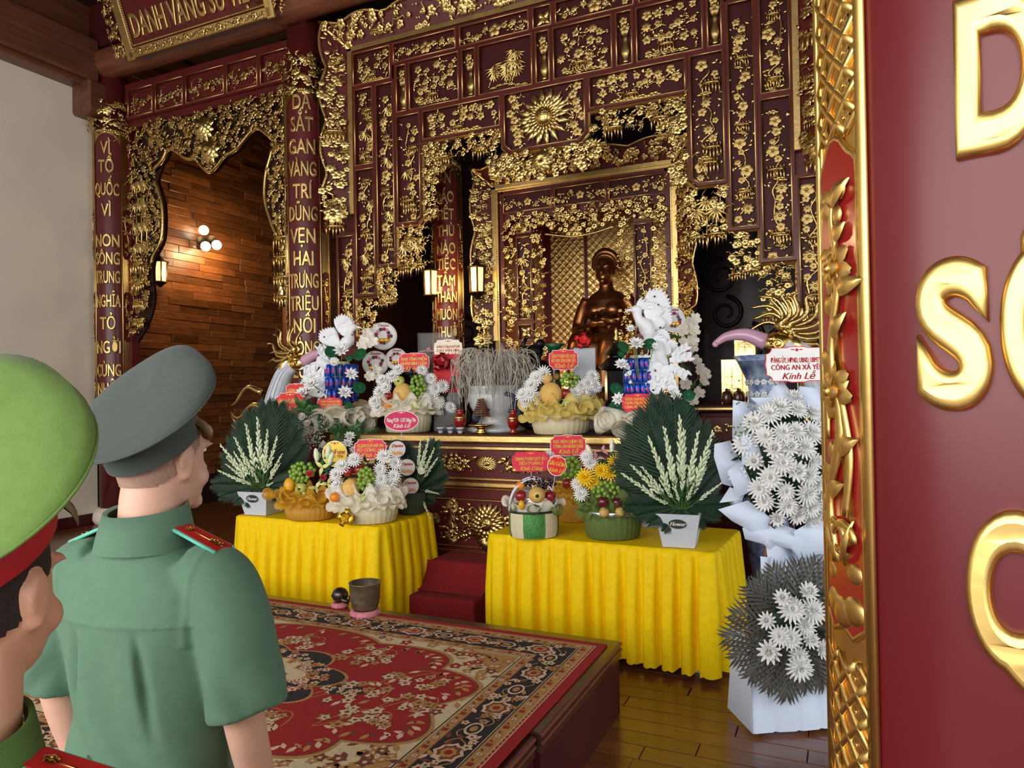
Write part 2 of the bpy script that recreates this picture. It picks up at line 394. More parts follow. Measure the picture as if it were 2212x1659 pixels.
# beams
obj('trim_1', join([box(-9.5, -8.98, -3.5, 6.5, 5.93, 6.5, .03), box(-9.42, -9.06, -3.5, 6.5, 5.86, 5.94, .02)]), 'beam_wood_y', smooth='auto', kind='structure')
obj('trim_2', join([box(-9.32, -8.96, 6.32, 6.62, 5.48, 5.93, .03)]), 'beam_wood_y', smooth='auto', kind='structure')
logb = tube([(-9.1, 6.62, 6.22), (-5.6, 6.62, 6.22)], .2, 20)
obj('trim_3', logb, 'beam_wood_x', smooth='auto', kind='structure')
obj('trim_4', join([tube([(-5.9, 6.5, 6.22), (3.8, 6.5, 6.22)], .22, 20)]), 'beam_wood_x', smooth='auto', kind='structure')
obj('trim_5', join([box(-5.98, -5.58, -3.5, 6.5, 6.12, 6.75, .04)]), 'beam_wood_y', smooth='auto', kind='structure')
obj('trim_6', join([box(-9.3, -5.6, 6.5, 6.75, 6.42, 7.0)]), 'lacquer_dark', smooth=False, kind='structure')
obj('trim_7', box(-9.3, -9.2, -3.5, 6.6, 6.5, 7.0), 'beam_wood_y', smooth=False, kind='structure')
# carved dark wooden wall behind the altar, with raised cloud scrolls
wc = obj('wall_altar', box(-5.75, .35, 9.5, 9.7, 0, 7), 'dark_relief', smooth=False, kind='structure')
rr = random.Random(5); gs = []
for k in range(46):
    x = rr.choice((rr.uniform(-5.6, -3.9), rr.uniform(-1.5, .2))); z = rr.uniform(1.3, 3.9); R0 = rr.uniform(.12, .3); pts = []
    for t in np.linspace(0, 1, 22): a = 1.5 + t * 9 * (1 if k % 2 else -1); q = R0 * (1 - .75 * t); pts.append((x + q * cos(a), 9.47, z + q * sin(a)))
    gs.append(tube(pts, np.linspace(.03, .014, 22), 6))
obj('cloud_scroll', join(gs), 'dark_relief', wc, kind='stuff')
obj('wall_side_left', box(-5.78, -5.6, 7.0, 9.5, 0, 7), 'dark_relief', smooth=False, kind='structure')
obj('wall_side_right', box(.35, .5, 7.0, 9.5, 0, 7), 'dark_relief', smooth=False, kind='structure')
# ---------------------------------------------------------------- columns and couplet boards
def column(x, y, r, z1, label):
    t = thing('column', label, 'column', (x, y, 0))
    obj('shaft', lathe([(r, .22), (r * 1.015, z1 * .4), (r * .97, z1)], 40), 'lacquer', t)
    obj('stone_base', lathe([(r * 1.3, 0), (r * 1.45, .06), (r * 1.4, .14), (r * 1.12, .22), (r, .22)], 40), 'plaster', t)
    return t
PCX, PCY, PR = .258, 1.42, .262
CX0, CXL = -5.75, -9.06
column(CXL, 6.72, .2, 6.4, 'far left round red column where the plaster wall ends')
column(CX0, 6.8, .225, 6.3, 'round red column between the side chapel and the gilded altar screen')
column(.35, 6.8, .225, 6.3, 'round red column at the right end of the gilded altar screen')
column(-4.38, 7.72, .16, 6.6, 'slim inner column flanked by the two lit lanterns behind the altar')
column(PCX, PCY, PR, 6.8, 'large glossy red column close to the camera at the right edge')
t = thing('column', 'bare reddish wooden column inside the side chapel opening', 'column', (-7.2, 8.2, 0))
obj('shaft', lathe([(.17, 0), (.175, 2.5), (.165, 6.8)], 32), 'beam_wood', t)
def lattice(w, z0, z1, p, rr_, dep=.006):
    """diamond lattice of raised ribs on a strip, flat, facing -Y, x from 0 to w"""
    gs = []; n = int((z1 - z0 + w) / p) + 2
    for k in range(-2, n):
        for s in (1, -1):
            a, b = (0, z0 + k * p), (w, z0 + k * p + s * w)
            t0, t1 = 0, 1
            for lo, hi in ((z0, z1),):
                d = b[1] - a[1]; u0, u1 = (lo - a[1]) / d, (hi - a[1]) / d
                if u0 > u1: u0, u1 = u1, u0
                t0, t1 = max(t0, u0), min(t1, u1)
            if t1 - t0 > .05:
                q = [(w * t, -dep, a[1] + (b[1] - a[1]) * t) for t in np.linspace(t0, t1, 5)]; gs.append(tube(q, rr_, 5))
    return join(gs)
def couplet(x, y, r, z0, z1, words, zs, h, label, side=1, xs=.62, seed=0, strips=(1, -1), crest=True, rz=0):
    """curved lacquer board hung on a round column; gilt words, gilt strips of lattice and vines down both edges"""
    t = thing('couplet_board', label, 'couplet board', (x, y, 0), rz); R0 = r + .012
    def arc(a0, a1, zz0, zz1, d0, d1, n=14): return bend(join([box(R0 * (a0 + (a1 - a0) * i / n), R0 * (a0 + (a1 - a0) * (i + 1) / n), -d1, -d0, zz0, zz1) for i in range(n)]), R0)
    A, Bq = radians(46), radians(78)
    obj('board', arc(-Bq, Bq, z0, z1, 0, .012, 24), 'lacquer', t, 'auto')
    if crest:   # rounded gilt crest above the lacquer field
        n = 20; P = []
        for i in range(n + 1):
            a = -A + 2 * A * i / n; zt = z1 - .02 - .16 * (abs(i / n - .5) * 2) ** 2.4
            P.append([(R0 * a, -.018, zt), (R0 * a, -.018, z1)])
        gs = [bend(sheet(P), R0)]
        def inside(xx, zz): return True
        gs.append(bend(fill(inside, (-R0 * Bq, R0 * Bq, z1 - .02, z1 + .42), 95, seed + 3, .05, .08, .45, .0, .2), R0))
        gs.append(arc(-Bq, Bq, z1, z1 + .05, 0, .03, 24))
        obj('gilt_crest', join(gs), 'gold', t)
    W = R0 * (Bq - A)
    for s in strips:
        st = []; red = []; z = z0; k = 0; base = arc(A if s > 0 else -Bq, Bq if s > 0 else -A, z0, z1, .012, .018, 6)
        while z < z1 - .1:
            st.append(lattice(W, z, min(z + .42, z1), .055, .006, .008).t((R0 * A, 0, 0))); z += .42
            if z + .7 < z1:
                c = R0 * (A + Bq) / 2; zz = z + .35; hw = W * .42; hz = .34
                poly = [(c + hw * sx * (abs(cos(a)) ** .35) * (1 if cos(a) > 0 else -1) / sx, zz + hz * (abs(sin(a)) ** .5) * (1 if sin(a) > 0 else -1)) for sx in (1,) for a in np.linspace(0, 2 * pi, 25)[:-1]]
                red.append(plate(poly, -.024, -.016)); r_ = random.Random(seed + k)
                st.append(tube([(c + .5 * hw * sin(6 * u), -.03, zz - hz * .85 + 1.7 * hz * u) for u in np.linspace(0, 1, 12)], .006, 4))
                for u in np.linspace(.05, .95, 11): st.append(stamp(GL, c + .4 * hw * sin(6 * u), zz - hz * .85 + 1.7 * hz * u, .05, r_.uniform(-1.8, 1.8), -.028))
                for u in (.25, .55, .85): st.append(stamp(GF, c, zz - hz * .85 + 1.7 * hz * u, .036, u, -.03))
                z += .7
            k += 1
        for xx in (R0 * A, R0 * Bq - .003): st.append(tube([(xx, -.02, z0), (xx, -.02, z1)], .009, 5))
        q = join(st).t((0, 0, 0)); q = G(q.V * [s, 1, 1], q.L, q.S); 
        so = obj('gilt_strip', join([base, bend(q, R0)]), 'gold_flat', t); [obj('cartouche', bend(G(q_.V * [s, 1, 1], q_.L, q_.S), R0), 'lacquer', so, 'auto') for q_ in red]
    for w_, z in zip(words, zs):
        g = text(w_, h, .008, h * .045, xs); kw_ = min(1, R0 * 1.32 / (g.V[:, 0].max() - g.V[:, 0].min())); g = G(g.V * [kw_, 1, 1], g.L, g.S).t((0, -.02, z - h / 2)); obj('gilt_word', bend(g, R0), 'gold_flat', t, 'auto')
    return t
zs = [5.06 - .265 * i for i in range(12)]
couplet(CXL, 6.72, .2, .9, 5.27, 'VÌ TỔ QUỐC VÌ NON SÔNG TRUNG NGHĨA TỎ NGỜI CÙNG NHẬT'.split(), [5.06, 4.81, 4.5, 4.22, 3.81, 3.57, 3.32, 3.0, 2.7, 2.38, 2.07, 1.82], .165, 'dark red couplet board on the far left column by the plaster wall', xs=.55, seed=1, rz=.6)
couplet(CX0, 6.8, .225, .9, 5.21, 'DẠ SẮT GAN VÀNG TRÍ DŨNG VẸN HAI TRƯNG TRIỆU NỐI DÒNG LƯU'.split(), [5.09 - .2595 * i for i in range(13)], .168, 'dark red couplet board on the column left of the altar screen', xs=.58, seed=2, rz=.46)
couplet(-4.38, 7.72, .16, 1.6, 4.42, 'ÂN BÁO HẾT THÙ NÀO TIẾC TẤM THÂN MUÔN THUỞ'.split(), [4.28, 4.05, 3.84, 3.64, 3.43, 3.24, 3.04, 2.84, 2.63, 2.42], .13, 'narrow couplet board on the inner column between the two lanterns', xs=.5, seed=3, rz=.4)
# the near column's board, carved in full
t = thing('couplet_board', 'large curved couplet board with thick gold letters on the nearest column', 'couplet board', (PCX, PCY, 0)); R0 = PR + .012
def narc(a0, a1, z0, z1, d0, d1, n=18): return bend(join([box(R0 * (a0 + (a1 - a0) * i / n), R0 * (a0 + (a1 - a0) * (i + 1) / n), -d1, -d0, z0, z1) for i in range(n)]), R0)
nb = sheet([[(R0 * a, -.014, z) for z in np.linspace(.5, 5, 3)] for a in np.linspace(radians(-84), radians(84), 60)])
nb = G(nb.V, nb.L.reshape(-1, 4)[:, ::-1].ravel(), nb.S)
obj('board', bend(nb, R0), 'pillar_red', t)
def theta(px):
    d = ray(px, 830); d = d[:2] / np.linalg.norm(d[:2]); c = np.array([PCX, PCY]); b = d @ c; D = b * b - c @ c + (R0 + .014) ** 2
    p = d * (b - sqrt(max(D, 0))); return atan2(p[0] - PCX, PCY - p[1])
sx0, sx1 = R0 * radians(-84), R0 * theta(1884); SW = sx1 - sx0
def nfl(x, z, s, n=7): return join([flower_g(n, s, .62, .35, .3).t((x, -.03, z)), flower_g(5, s * .55, .6, .5, .3).t((x, -.05, z), (0, .4, 0))])
for side in (-1, 1):
    st = [sheet([[(x, -.016, z) for z in (.5, 5)] for x in np.linspace(sx0, sx1, 10)])]
    for x in (sx0 + .008, sx1 - .006): st.append(tube([(x, -.022, z) for z in np.linspace(.5, 5, 4)], .011, 8))
    for x in (sx0 + .03,): st.append(tube([(x, -.02, z) for z in np.linspace(.5, 5, 4)], .006, 6))
    red = []
    for zb in (-.15, 1.26, 2.67, 4.08):
        st.append(lattice(SW - .03, zb + .84, zb + 1.41, .052, .0075, .022).t((sx0 + .02, 0, 0)))
        for k in range(11):
            for j in (0, 1): st.append(stamp(GF, sx0 + .02 + (SW - .03) * (.25 + .5 * j), zb + .865 + k * .052 + .0 * j, .017, .785, -.02))
        c = (sx0 + sx1) / 2 + .006; hw = SW * .37; z0, z1 = zb + .03, zb + .83; r_ = random.Random(int(zb * 10) + 9)
        poly = [(c - hw, z0 + .03), (c - hw * .5, z0 + .005), (c, z0 + .02), (c + hw * .5, z0 + .005), (c + hw, z0 + .03), (c + hw, z1 - .06)] + [(c + hw * cos(a) * (.93 + .07 * cos(4 * a)), z1 - .06 + .06 * sin(a) + .014 * abs(cos(2 * a))) for a in np.linspace(.15, pi - .15, 12)] + [(c - hw, z1 - .06)]
        red.append(plate(poly, -.021, -.012))
        st.append(tube([(x, -.022, z) for x, z in poly + poly[:1]], .006, 6))
        H = z1 - z0; path = spline([(c - .01, -.03, z0 + .12), (c - .03, -.032, z0 + .22), (c + .015, -.034, z0 + .34), (c - .012, -.034, z0 + .46), (c + .016, -.034, z0 + .58), (c - .004, -.032, z0 + .68), (c + .008, -.03, z1 - .07)], 40)
        st.append(tube(path, np.linspace(.013, .005, 40), 8))
        st.append(tube(spline([(c + .02, -.03, z0 + .2), (c + .036, -.032, z0 + .3), (c + .012, -.03, z0 + .4)], 14), .009, 7))
        st.append(tube(spline([(c - .035, -.03, z0 + .32), (c - .03, -.032, z0 + .43), (c - .005, -.03, z0 + .5)], 14), .008, 7))
        for fz, fx, s in ((z0 + .40, c - .004, .05), (z0 + .60, c + .004, .046)): st.append(nfl(fx, fz, s))
        for i, u in enumerate(np.linspace(.12, .97, 15)):
            p = path[int(u * 39)]; st.append(petal(r_.uniform(.04, .062), .03, .5, .2, 5, 4).t((p[0], -.03, p[2]), (0, (1 if i % 2 else -1) * r_.uniform(.6, 1.7), 0)))
        for u in (.16, .3, .5, .72, .85, .99): p = path[int(u * 39)]; st.append(ball(.013, 8, 6, (1, .7, 1.2)).t((p[0] + (.022 if int(u * 100) % 2 else -.02), -.032, p[2])))
        # rockery with curling scrolls at the foot of the vine
        for k, (dx, dz, q) in enumerate(((-.03, .05, .03), (.0, .04, .034), (.032, .05, .03), (.036, .11, .022), (-.036, .10, .02))): st.append(ball(q, 10, 6, (1, .5, .8)).t((c + dx, -.02, z0 + dz)))
        for s in (-1, 1):
            st.append(tube([(c + s * (.012 + .03 * cos(a)), -.033, z0 + .16 + .03 * sin(a) * (1 - a / 14)) for a in np.linspace(0, 4.6, 16)], np.linspace(.009, .006, 16), 7))
            st.append(petal(.08, .018, .5, .1, 5, 4).t((c + s * .012, -.024, z0 + .12), (0, s * .35, 0)))
    q = join(st); q.V[:, 1] = -.016 + (q.V[:, 1] + .016) * .5
    if side > 0: q = G(q.V * [-1, 1, 1], q.L, q.S)
    so = obj('gilt_strip', bend(q, R0), 'gold_leaf', t); [obj('cartouche', bend(G(q_.V * [-side, 1, 1], q_.L, q_.S), R0), 'strip_red', so, 'auto') for q_ in red]
def big(ch, x0, x1, z0, z1):
    g = text(ch, z1 - z0, .006, .0165, 1, 0, 8, 0, 4); V = g.V; a, b = V[:, 0].min(), V[:, 0].max(); m = (V[:, 2] < (z1 - z0) * 1.02)
    V = np.stack([x0 + (V[:, 0] - a) / (b - a) * (x1 - x0), V[:, 1] * .7 - .016, z0 + V[:, 2]], 1)
    obj('gilt_letter', bend(G(V, g.L, g.S), R0), 'gold_leaf', t)
xD = R0 * theta(2080); xS = R0 * theta(1988); xS2 = R0 * theta(2150); xO = R0 * theta(2163); wS = xS2 - xS
big('D', xD, xD + wS * 1.12, 2.02, 2.21); big('S', xS, xS2, 1.68, 1.86); big('Ố', xO, xO + wS * 1.2, 1.68, 1.86); big('Q', xD, xD + wS * 1.2, 1.335, 1.52)
# ---------------------------------------------------------------- hanging name board
hb = thing('name_board', 'hanging gold-framed board lettered DANH VÀNG SỬ VIỆT under the ceiling', 'signboard', (-6.95, 6.28, 6.03)); TL = radians(20)
def tilt(g): return g.t((0, 0, 0), (0, 0, 0), (.93, 1, 1)).t((0, 0, 0), (TL, 0, 0))
obj('board', tilt(box(-1.12, 1.2, -.02, .03, .04, 1.15)), 'lacquer', hb, False)
obj('gilt_word', tilt(text('DANH VÀNG SỬ VIỆT', .26, .01, .013, .6).t((0.05, -.03, .16))), 'gold_flat', hb, 'auto')
fr = [box(-1.2, 1.28, -.06, -.01, -.06, .05, .01), box(-1.2, 1.28, -.06, -.01, 1.12, 1.26, .01), box(-1.26, -1.12, -.06, -.01, -.08, 1.26, .01), box(1.2, 1.32, -.06, -.01, -.08, 1.26, .01)]
for k in range(90): fr.append(ball(.014, 6, 4).t((-1.1 + k * .0258, -.05, .075)))
for k in range(42): fr.append(ball(.014, 6, 4).t((-1.1, -.05, .075 + k * .0258)))
obj('gilt_frame', tilt(join(fr)), 'gold_flat', hb, 'auto')
vn = join([tube([(-1.1 + .0235 * k, -.065, -.01 + .02 * sin(k * .8)) for k in range(100)], .008, 5)] + [stamp(GL, -1.1 + .047 * k, -.01, .05, k * 1.9, -.065) for k in range(50)] + [stamp(GF, -1.0 + .29 * k, -.01, .045, k, -.07) for k in range(8)])
obj('vine_border', tilt(vn), 'gold', hb)
wing = [fill(lambda x, z: -1.26 - .24 * (1 - .0 * z) < x < -1.24 and z > -.02, (-1.6, -1.2, 0, 1.3), 110, 61, .055, .06, .35, .05, .3), fill(lambda x, z: True, (1.3, 1.5, 0, 1.3), 60, 62, .05, .06)]
obj('gilt_wing', tilt(join(wing)), 'gold', hb)
# ---------------------------------------------------------------- gilded screens
def ring(poly, w, y0, y1):
    """frame round a convex outline (X,Z, counter-clockwise), w wide, front at y0"""
    P = np.array(poly); n = len(P); O = []
    for i in range(n):
        a, b, c = P[i - 1], P[i], P[(i + 1) % n]
        e1 = (b - a) / np.linalg.norm(b - a); e2 = (c - b) / np.linalg.norm(c - b)
        n1, n2 = np.array([e1[1], -e1[0]]), np.array([e2[1], -e2[0]]); m = n1 + n2; m /= max(m @ n1, .3); O.append(b + m * w)
    O = np.array(O); rows = [[(*p, y1) for p in O], [(*p, y0) for p in O], [(*p, y0) for p in P], [(*p, y1) for p in P]]
    g = sheet(np.array(rows), closev=True); V = g.V[:, [0, 2, 1]]; return G(V, g.L, g.S)
def rect(x0, x1, z0, z1, cut=None):
    p = [(x0, z0), (x1, z0), (x1, z1), (x0, z1)]
    if cut == 'br': p = [(x0, z0), (x1 - .06, z0), (x1, z0 + .06), (x1, z1), (x0, z1)]
    if cut == 'bl': p = [(x0 + .06, z0), (x1, z0), (x1, z1), (x0, z1), (x0, z0 + .06)]
    if cut == 'b': p = [(x0 + .07, z0), (x1 - .07, z0), (x1, z0 + .07), (x1, z1), (x0, z1), (x0, z0 + .07)]
    return p
def panel(par, Y, x0, x1, z0, z1, style, seed, cut=None, rail=.027, fs=.05, board='lacquer_dark', rec=.05):
    cx, cz = (x0 + x1) / 2, (z0 + z1) / 2; poly = [(a - cx, b - cz) for a, b in rect(x0, x1, z0, z1, cut)]
    p = obj('carved_panel', plate(poly, -.0, .03), board, par, False, loc=(cx, Y, cz))
    obj('panel_frame', ring(poly, rail, -rec, .03), 'lacquer', p, False)
    obj('gilt_bead', join([tube([(a, -rec, b), (c, -rec, d)], .0075, 5) for (a, b), (c, d) in zip(poly, poly[1:] + poly[:1])]), 'gold_flat', p)
    if style == 'sun':
        gs = [ball(.095, 20, 10, (1, .6, 1)).t((0, -.05, 0))]
        for ringn, (n, r0, L, W) in enumerate(((24, .085, .07, .025), (24, .1, .10, .036), (18, .12, .14, .05), (16, .13, .17, .06))):
            gs += [petal(L, W, .25, .1).t((r0 * sin(a), -.05 + .012 * ringn, r0 * cos(a)), (0, a, 0)) for a in np.linspace(0, 2 * pi, n, endpoint=False) + ringn * .1]
        gs.append(join([stamp(GL, .1 * cos(k) * (k / 30), .1 * sin(k) * (k / 30), .02, k, -.105) for k in range(30)]))
        w, h = x1 - x0, z1 - z0; fl = []
        r = random.Random(3)
        for s in (-1, 1):
            for k in range(7):
                a = (s * w * .25, 0, -h * .42 + h * .14 * k); b = (s * w * r.uniform(.32, .46), 0, -h * .4 + h * .13 * k + .03); g, pts = branch(a, b, .01, .2, 8, r); gs.append(g)
                for q in pts[2:]: gs.append(stamp(GL, q[0], q[2], .045, r.uniform(0, 6), -.015))
                fl.append((b[0], b[2], .05, k))
        g = join(gs)
    else: g, fl = carve(x1 - x0, z1 - z0, style, seed, fs)
    obj('gilt_carving', g, 'gold', p); put_flowers(fl, p); return p
XC = -2.70
def mir(x0, x1): return (2 * XC - x1, 2 * XC - x0)
SY = 6.8
scr = thing('altar_screen', 'tall maroon and gold carved screen with stepped opening above the altar', 'altar screen', (0, 0, 0))
sd = 20
half = [(-4.48, -3.70, 5.375, 5.58, 'scroll', None), (-3.64, -2.85, 5.375, 5.58, 'scroll', None), (-5.03, -4.535, 5.22, 5.58, 'blossom', None),
        (-4.45, -4.33, 4.815, 5.325, 'vase', None), (-4.28, -3.67, 4.815, 5.325, 'blossom', None), (-3.62, -3.47, 4.815, 5.325, 'vase', None), (-3.42, -2.82, 4.815, 5.325, 'bamboo', None),
        (-5.02, -4.78, 4.30, 5.165, 'tall', None), (-5.02, -4.775, 2.83, 4.245, 'tall', None), (-4.725, -4.505, 3.14, 5.165, 'tall', None), (-4.455, -4.165, 3.58, 4.76, 'tall', 'br'),
        (-4.115, -3.19, 4.46, 4.76, 'blossom', None), (-5.28, -5.075, 2.3, 3.51, 'tall', None)]
for h_ in half:
    for s in (0, 1):
        x0, x1, z0, z1, st, cut = h_; sd += 1
        if s: x0, x1 = mir(x0, x1); cut = {'br': 'bl'}.get(cut, cut)
        if s and st == 'bamboo': st = 'blossom'
        panel(scr, SY, x0, x1, z0, z1, st, sd, cut)
panel(scr, SY, -2.795, -2.605, 5.375, 5.58, 'cross', 1); panel(scr, SY, -2.77, -2.63, 4.815, 5.325, 'vase', 2)
panel(scr, SY, -3.135, -2.265, 4.175, 4.76, 'sun', 3, 'b')
outline = [(-5.05, 2.35), (-5.05, 2.79), (-4.745, 2.79), (-4.745, 3.105), (-4.475, 3.105), (-4.475, 3.545), (-4.19, 3.545), (-4.13, 3.61), (-4.13, 4.425), (-3.17, 4.425), (-3.17, 4.22), (-3.09, 4.14), (-2.70, 4.14)]
full = outline + [(2 * XC - x, z) for x, z in outline[::-1][1:]]
bk = [(-5.32, 2.1), (-5.05, 2.1)] + full + [(2 * XC + 5.05, 2.1), (2 * XC + 5.32, 2.1), (2 * XC + 5.32, 5.7), (-5.32, 5.7)]
obj('back_board', plate(bk, SY + .025, SY + .06), 'lacquer', scr, False)
gs = []
for (a, b), (c, d) in zip(full, full[1:]): gs.append(tube([(a, SY - .03, b), (c, SY - .03, d)], .019, 4))
obj('gilt_edge', join(gs), 'gold_flat', scr, False)
# fringes of openwork hanging inside the stepped edge
fz = [(-5.03, -4.76, 2.32, 2.77, 60), (-4.73, -4.5, 2.72, 3.09, 55), (-4.46, -4.12, 3.08, 3.53, 80), (-4.115, -3.96, 3.6, 4.41, 75), (-4.1, -3.2, 4.23, 4.41, 95), (-4.0, -3.86, 4.08, 4.3, 22)]
for i, (a, b, z0, z1, n) in enumerate(fz):
    for s in (0, 1):
        x0, x1 = (a, b) if not s else mir(a, b)
        g = [fill(lambda x, z: True, (x0, x1, z0, z1), n, 70 + i * 2 + s, .042, .07, .42, .04, .3)]
        g += [stamp(GD[k % 4], x0 + (x1 - x0) * (k + .5) / 2, z0 + .02 * k, min(.2, (x1 - x0) * .62), 0, -.03) for k in range(2)]
        if i == 2: g += [stamp(GS, (x0 + x1) / 2 + .09 * k, z1 - .12 - .08 * abs(k), .13, .3 * k, -.06) for k in (-1, 0, 1)] + [tube([((x0 + x1) / 2 + .08 * k, -.04, z0), ((x0 + x1) / 2 + .09 * k, -.04, z1 - .1)], .009, 5) for k in (-1, 0, 1)]
        obj('gilt_fringe', join(g), 'gold', scr, loc=(0, SY, 0))
g = [fill(lambda x, z: z > 3.86 + .25 * abs(x - XC) ** 2, (XC - .62, XC + .62, 3.84, 4.14), 170, 91, .05, .1, .5, .03, .2)]
for lay in range(3): g += [petal(.12 - .02 * lay, .06, .3, .4).t((XC, -.10 - .02 * lay, 4.0), (0, a + lay * .3, 0)) for a in np.linspace(0, 2 * pi, 10, endpoint=False)]
obj('gilt_peony', join(g), 'gold', scr, loc=(0, SY, 0))
def cornice(par, Y, xi, zi, zbot, w, n_top, n_side, seed, s_=.052):
    """canted outer border with lobed edge: top and both sides"""
    def cant(g):
        V = g.V.copy(); d = np.maximum(np.maximum(V[:, 2] - zi, np.abs(V[:, 0] - XC) - xi), 0); V[:, 1] += -.55 * d; return G(V, g.L, g.S)
    xo = xi + w; zo = zi + w
    def lobed(p): return .78 + .22 * abs(sin(p))
    brd = []; top = []; 
    N = 60; xs = np.linspace(-xo, xo, N)
    tp = [(XC + x, zi + w * lobed(x * 5.2)) for x in xs]
    brd.append(cant(sheet([[(x * xi / xo + XC * (1 - xi / xo), 0, zi), (x, 0, z)] for x, z in tp])))
    top.append(cant(tube([(x, -.02, z) for x, z in tp], .017, 6)))
    for s in (-1, 1):
        zz = np.linspace(zbot, zo, 40); sp = [(XC + s * (xi + w * lobed(z * 5.2) * (1 if z > zbot + .25 else .6)), z) for z in zz]
        brd.append(cant(sheet([[(XC + s * xi, 0, min(z, zi)), (x, 0, z)] for x, z in sp])))
        top.append(cant(tube([(x, -.02, z) for x, z in sp], .017, 6)))
    b = obj('border_board', join(brd), 'lacquer', par, False, loc=(0, Y, 0))
    obj('gilt_lobes', join(top), 'gold', b)
    st = [box(XC - xi - .03, XC + xi + .03, -.035, .0, zi - .035, zi + .02, .004)] + [box(XC + s * xi - .03, XC + s * xi + .03, -.035, 0, zbot, zi, .004) for s in (-1, 1)]
    st += [cant(tube([(XC + s * xi, -.02, zi), (XC + s * xo * .99, -.02, zo * .995)], .015, 5)) for s in (-1, 1)]
    obj('gilt_moulding', join(st), 'gold_flat', b, 'auto')
    obj('border_carving', cant(fill(lambda x, z: zi + .03 < z < zi + w * lobed((x - XC) * 5.2) - .02, (XC - xo + .05, XC + xo - .05, zi, zo), n_top, seed, s_, .05, .42, .03, .3)), 'gold', b)
    for s in (-1, 1):
        f = fill(lambda x, z: xi + .03 < abs(x - XC) < xi + w * lobed(z * 5.2) - .02, (*sorted((XC + s * xi, XC + s * xo)), zbot, zi), n_side, seed + 2 + s, s_, .05, .4, .05, .3)
        ex = [stamp(GF8, XC + s * (xi + w * .5), zbot, w * .42, .3, -.05), stamp(GD[1], XC + s * (xi + w * .5), zbot - .14, w * .7, 0, -.03), stamp(GD[2], XC + s * (xi + w * .5), (zbot + zi) / 2, w * .8, 0, -.02)]
        obj('border_carving', cant(join([f] + ex)), 'gold', b)
cornice(scr, SY - .03, 2.375, 5.65, 3.75, .30, 290, 135, 101)
# inner niche screen
IY = 7.85
ins = thing('niche_screen', 'smaller gilded inner screen framing the niche of the seated bronze statue', 'altar screen', (0, 0, 0))
def im(x0, x1): return mir(x0, x1)
for i, (a, b) in enumerate(((-3.66, -3.05), (-3.005, -2.395), (-2.35, -1.74))): panel(ins, IY, a, b, 3.83, 4.04, 'scroll', 130 + i, None, .022, .035, 'lacquer_dark', .03)
for s in (0, 1):
    for (a, b, z0, z1, st) in ((-3.50, -3.33, 2.55, 3.52, 'tall'), (-3.50, -3.33, 2.3, 2.48, 'cross'), (-3.50, -3.33, 3.58, 3.68, 'cross'), (-3.50, -3.33, 1.6, 2.24, 'tall')):
        x0, x1 = (a, b) if not s else im(a, b); panel(ins, IY + .02, x0, x1, z0, z1, st, 140 + s + int(z0 * 7), None, .02, .032, 'lacquer_dark', .03)
    for (a, b, z0, z1, n) in ((-3.68, -3.53, 1.6, 3.7, 120), (-3.30, -3.14, 1.6, 3.6, 120)):
        x0, x1 = (a, b) if not s else im(a, b); obj('gilt_fringe', fill(lambda x, z: True, (x0, x1, z0, z1), n, 150 + s + int(a * 9), .036, .06, .42, .05, .3), 'gold', ins, loc=(0, IY, 0))
obj('gilt_valance', fill(lambda x, z: z > 3.47 + .12 * abs(sin((x - XC) * 3.2)) - .04 * cos((x - XC) * 4), (-3.66, -1.74, 3.42, 3.80), 300, 160, .036, .07, .45, .03, .28), 'gold', ins, loc=(0, IY, 0))
obj('gilt_sash', tube([(XC + x, IY - .07, 3.52 - .07 * cos(x * 3.6) * (1 if abs(x) < .45 else 0)) for x in np.linspace(-.42, .42, 24)], .014, 6), 'gold', ins)
obj('niche_frame', join([box(-3.72, -3.67, IY - .02, IY + .05, 1.3, 4.1), box(-1.73, -1.68, IY - .02, IY + .05, 1.3, 4.1), box(-3.7, -1.7, IY - .02, IY + .05, 4.06, 4.12), box(-3.7, -1.7, IY + .0, IY + .05, 3.74, 3.81)]), 'lacquer', ins, False)
obj('gilt_band', join([box(-3.77, -1.63, IY - .05, IY, 4.085, 4.125, .004), box(-3.79, -3.73, IY - .05, IY, 1.3, 4.1, .004), box(-1.67, -1.61, IY - .05, IY, 1.3, 4.1, .004)] + [lattice(.05, 1.4 + .6 * k, 1.7 + .6 * k, .03, .004, .055).t((x, IY, 0)) for k in range(4) for x in (-3.785, -1.665)]), 'gold_flat', ins, 'auto')
cornice(ins, IY - .03, 1.08, 4.15, 2.3, .25, 190, 160, 170, .045)
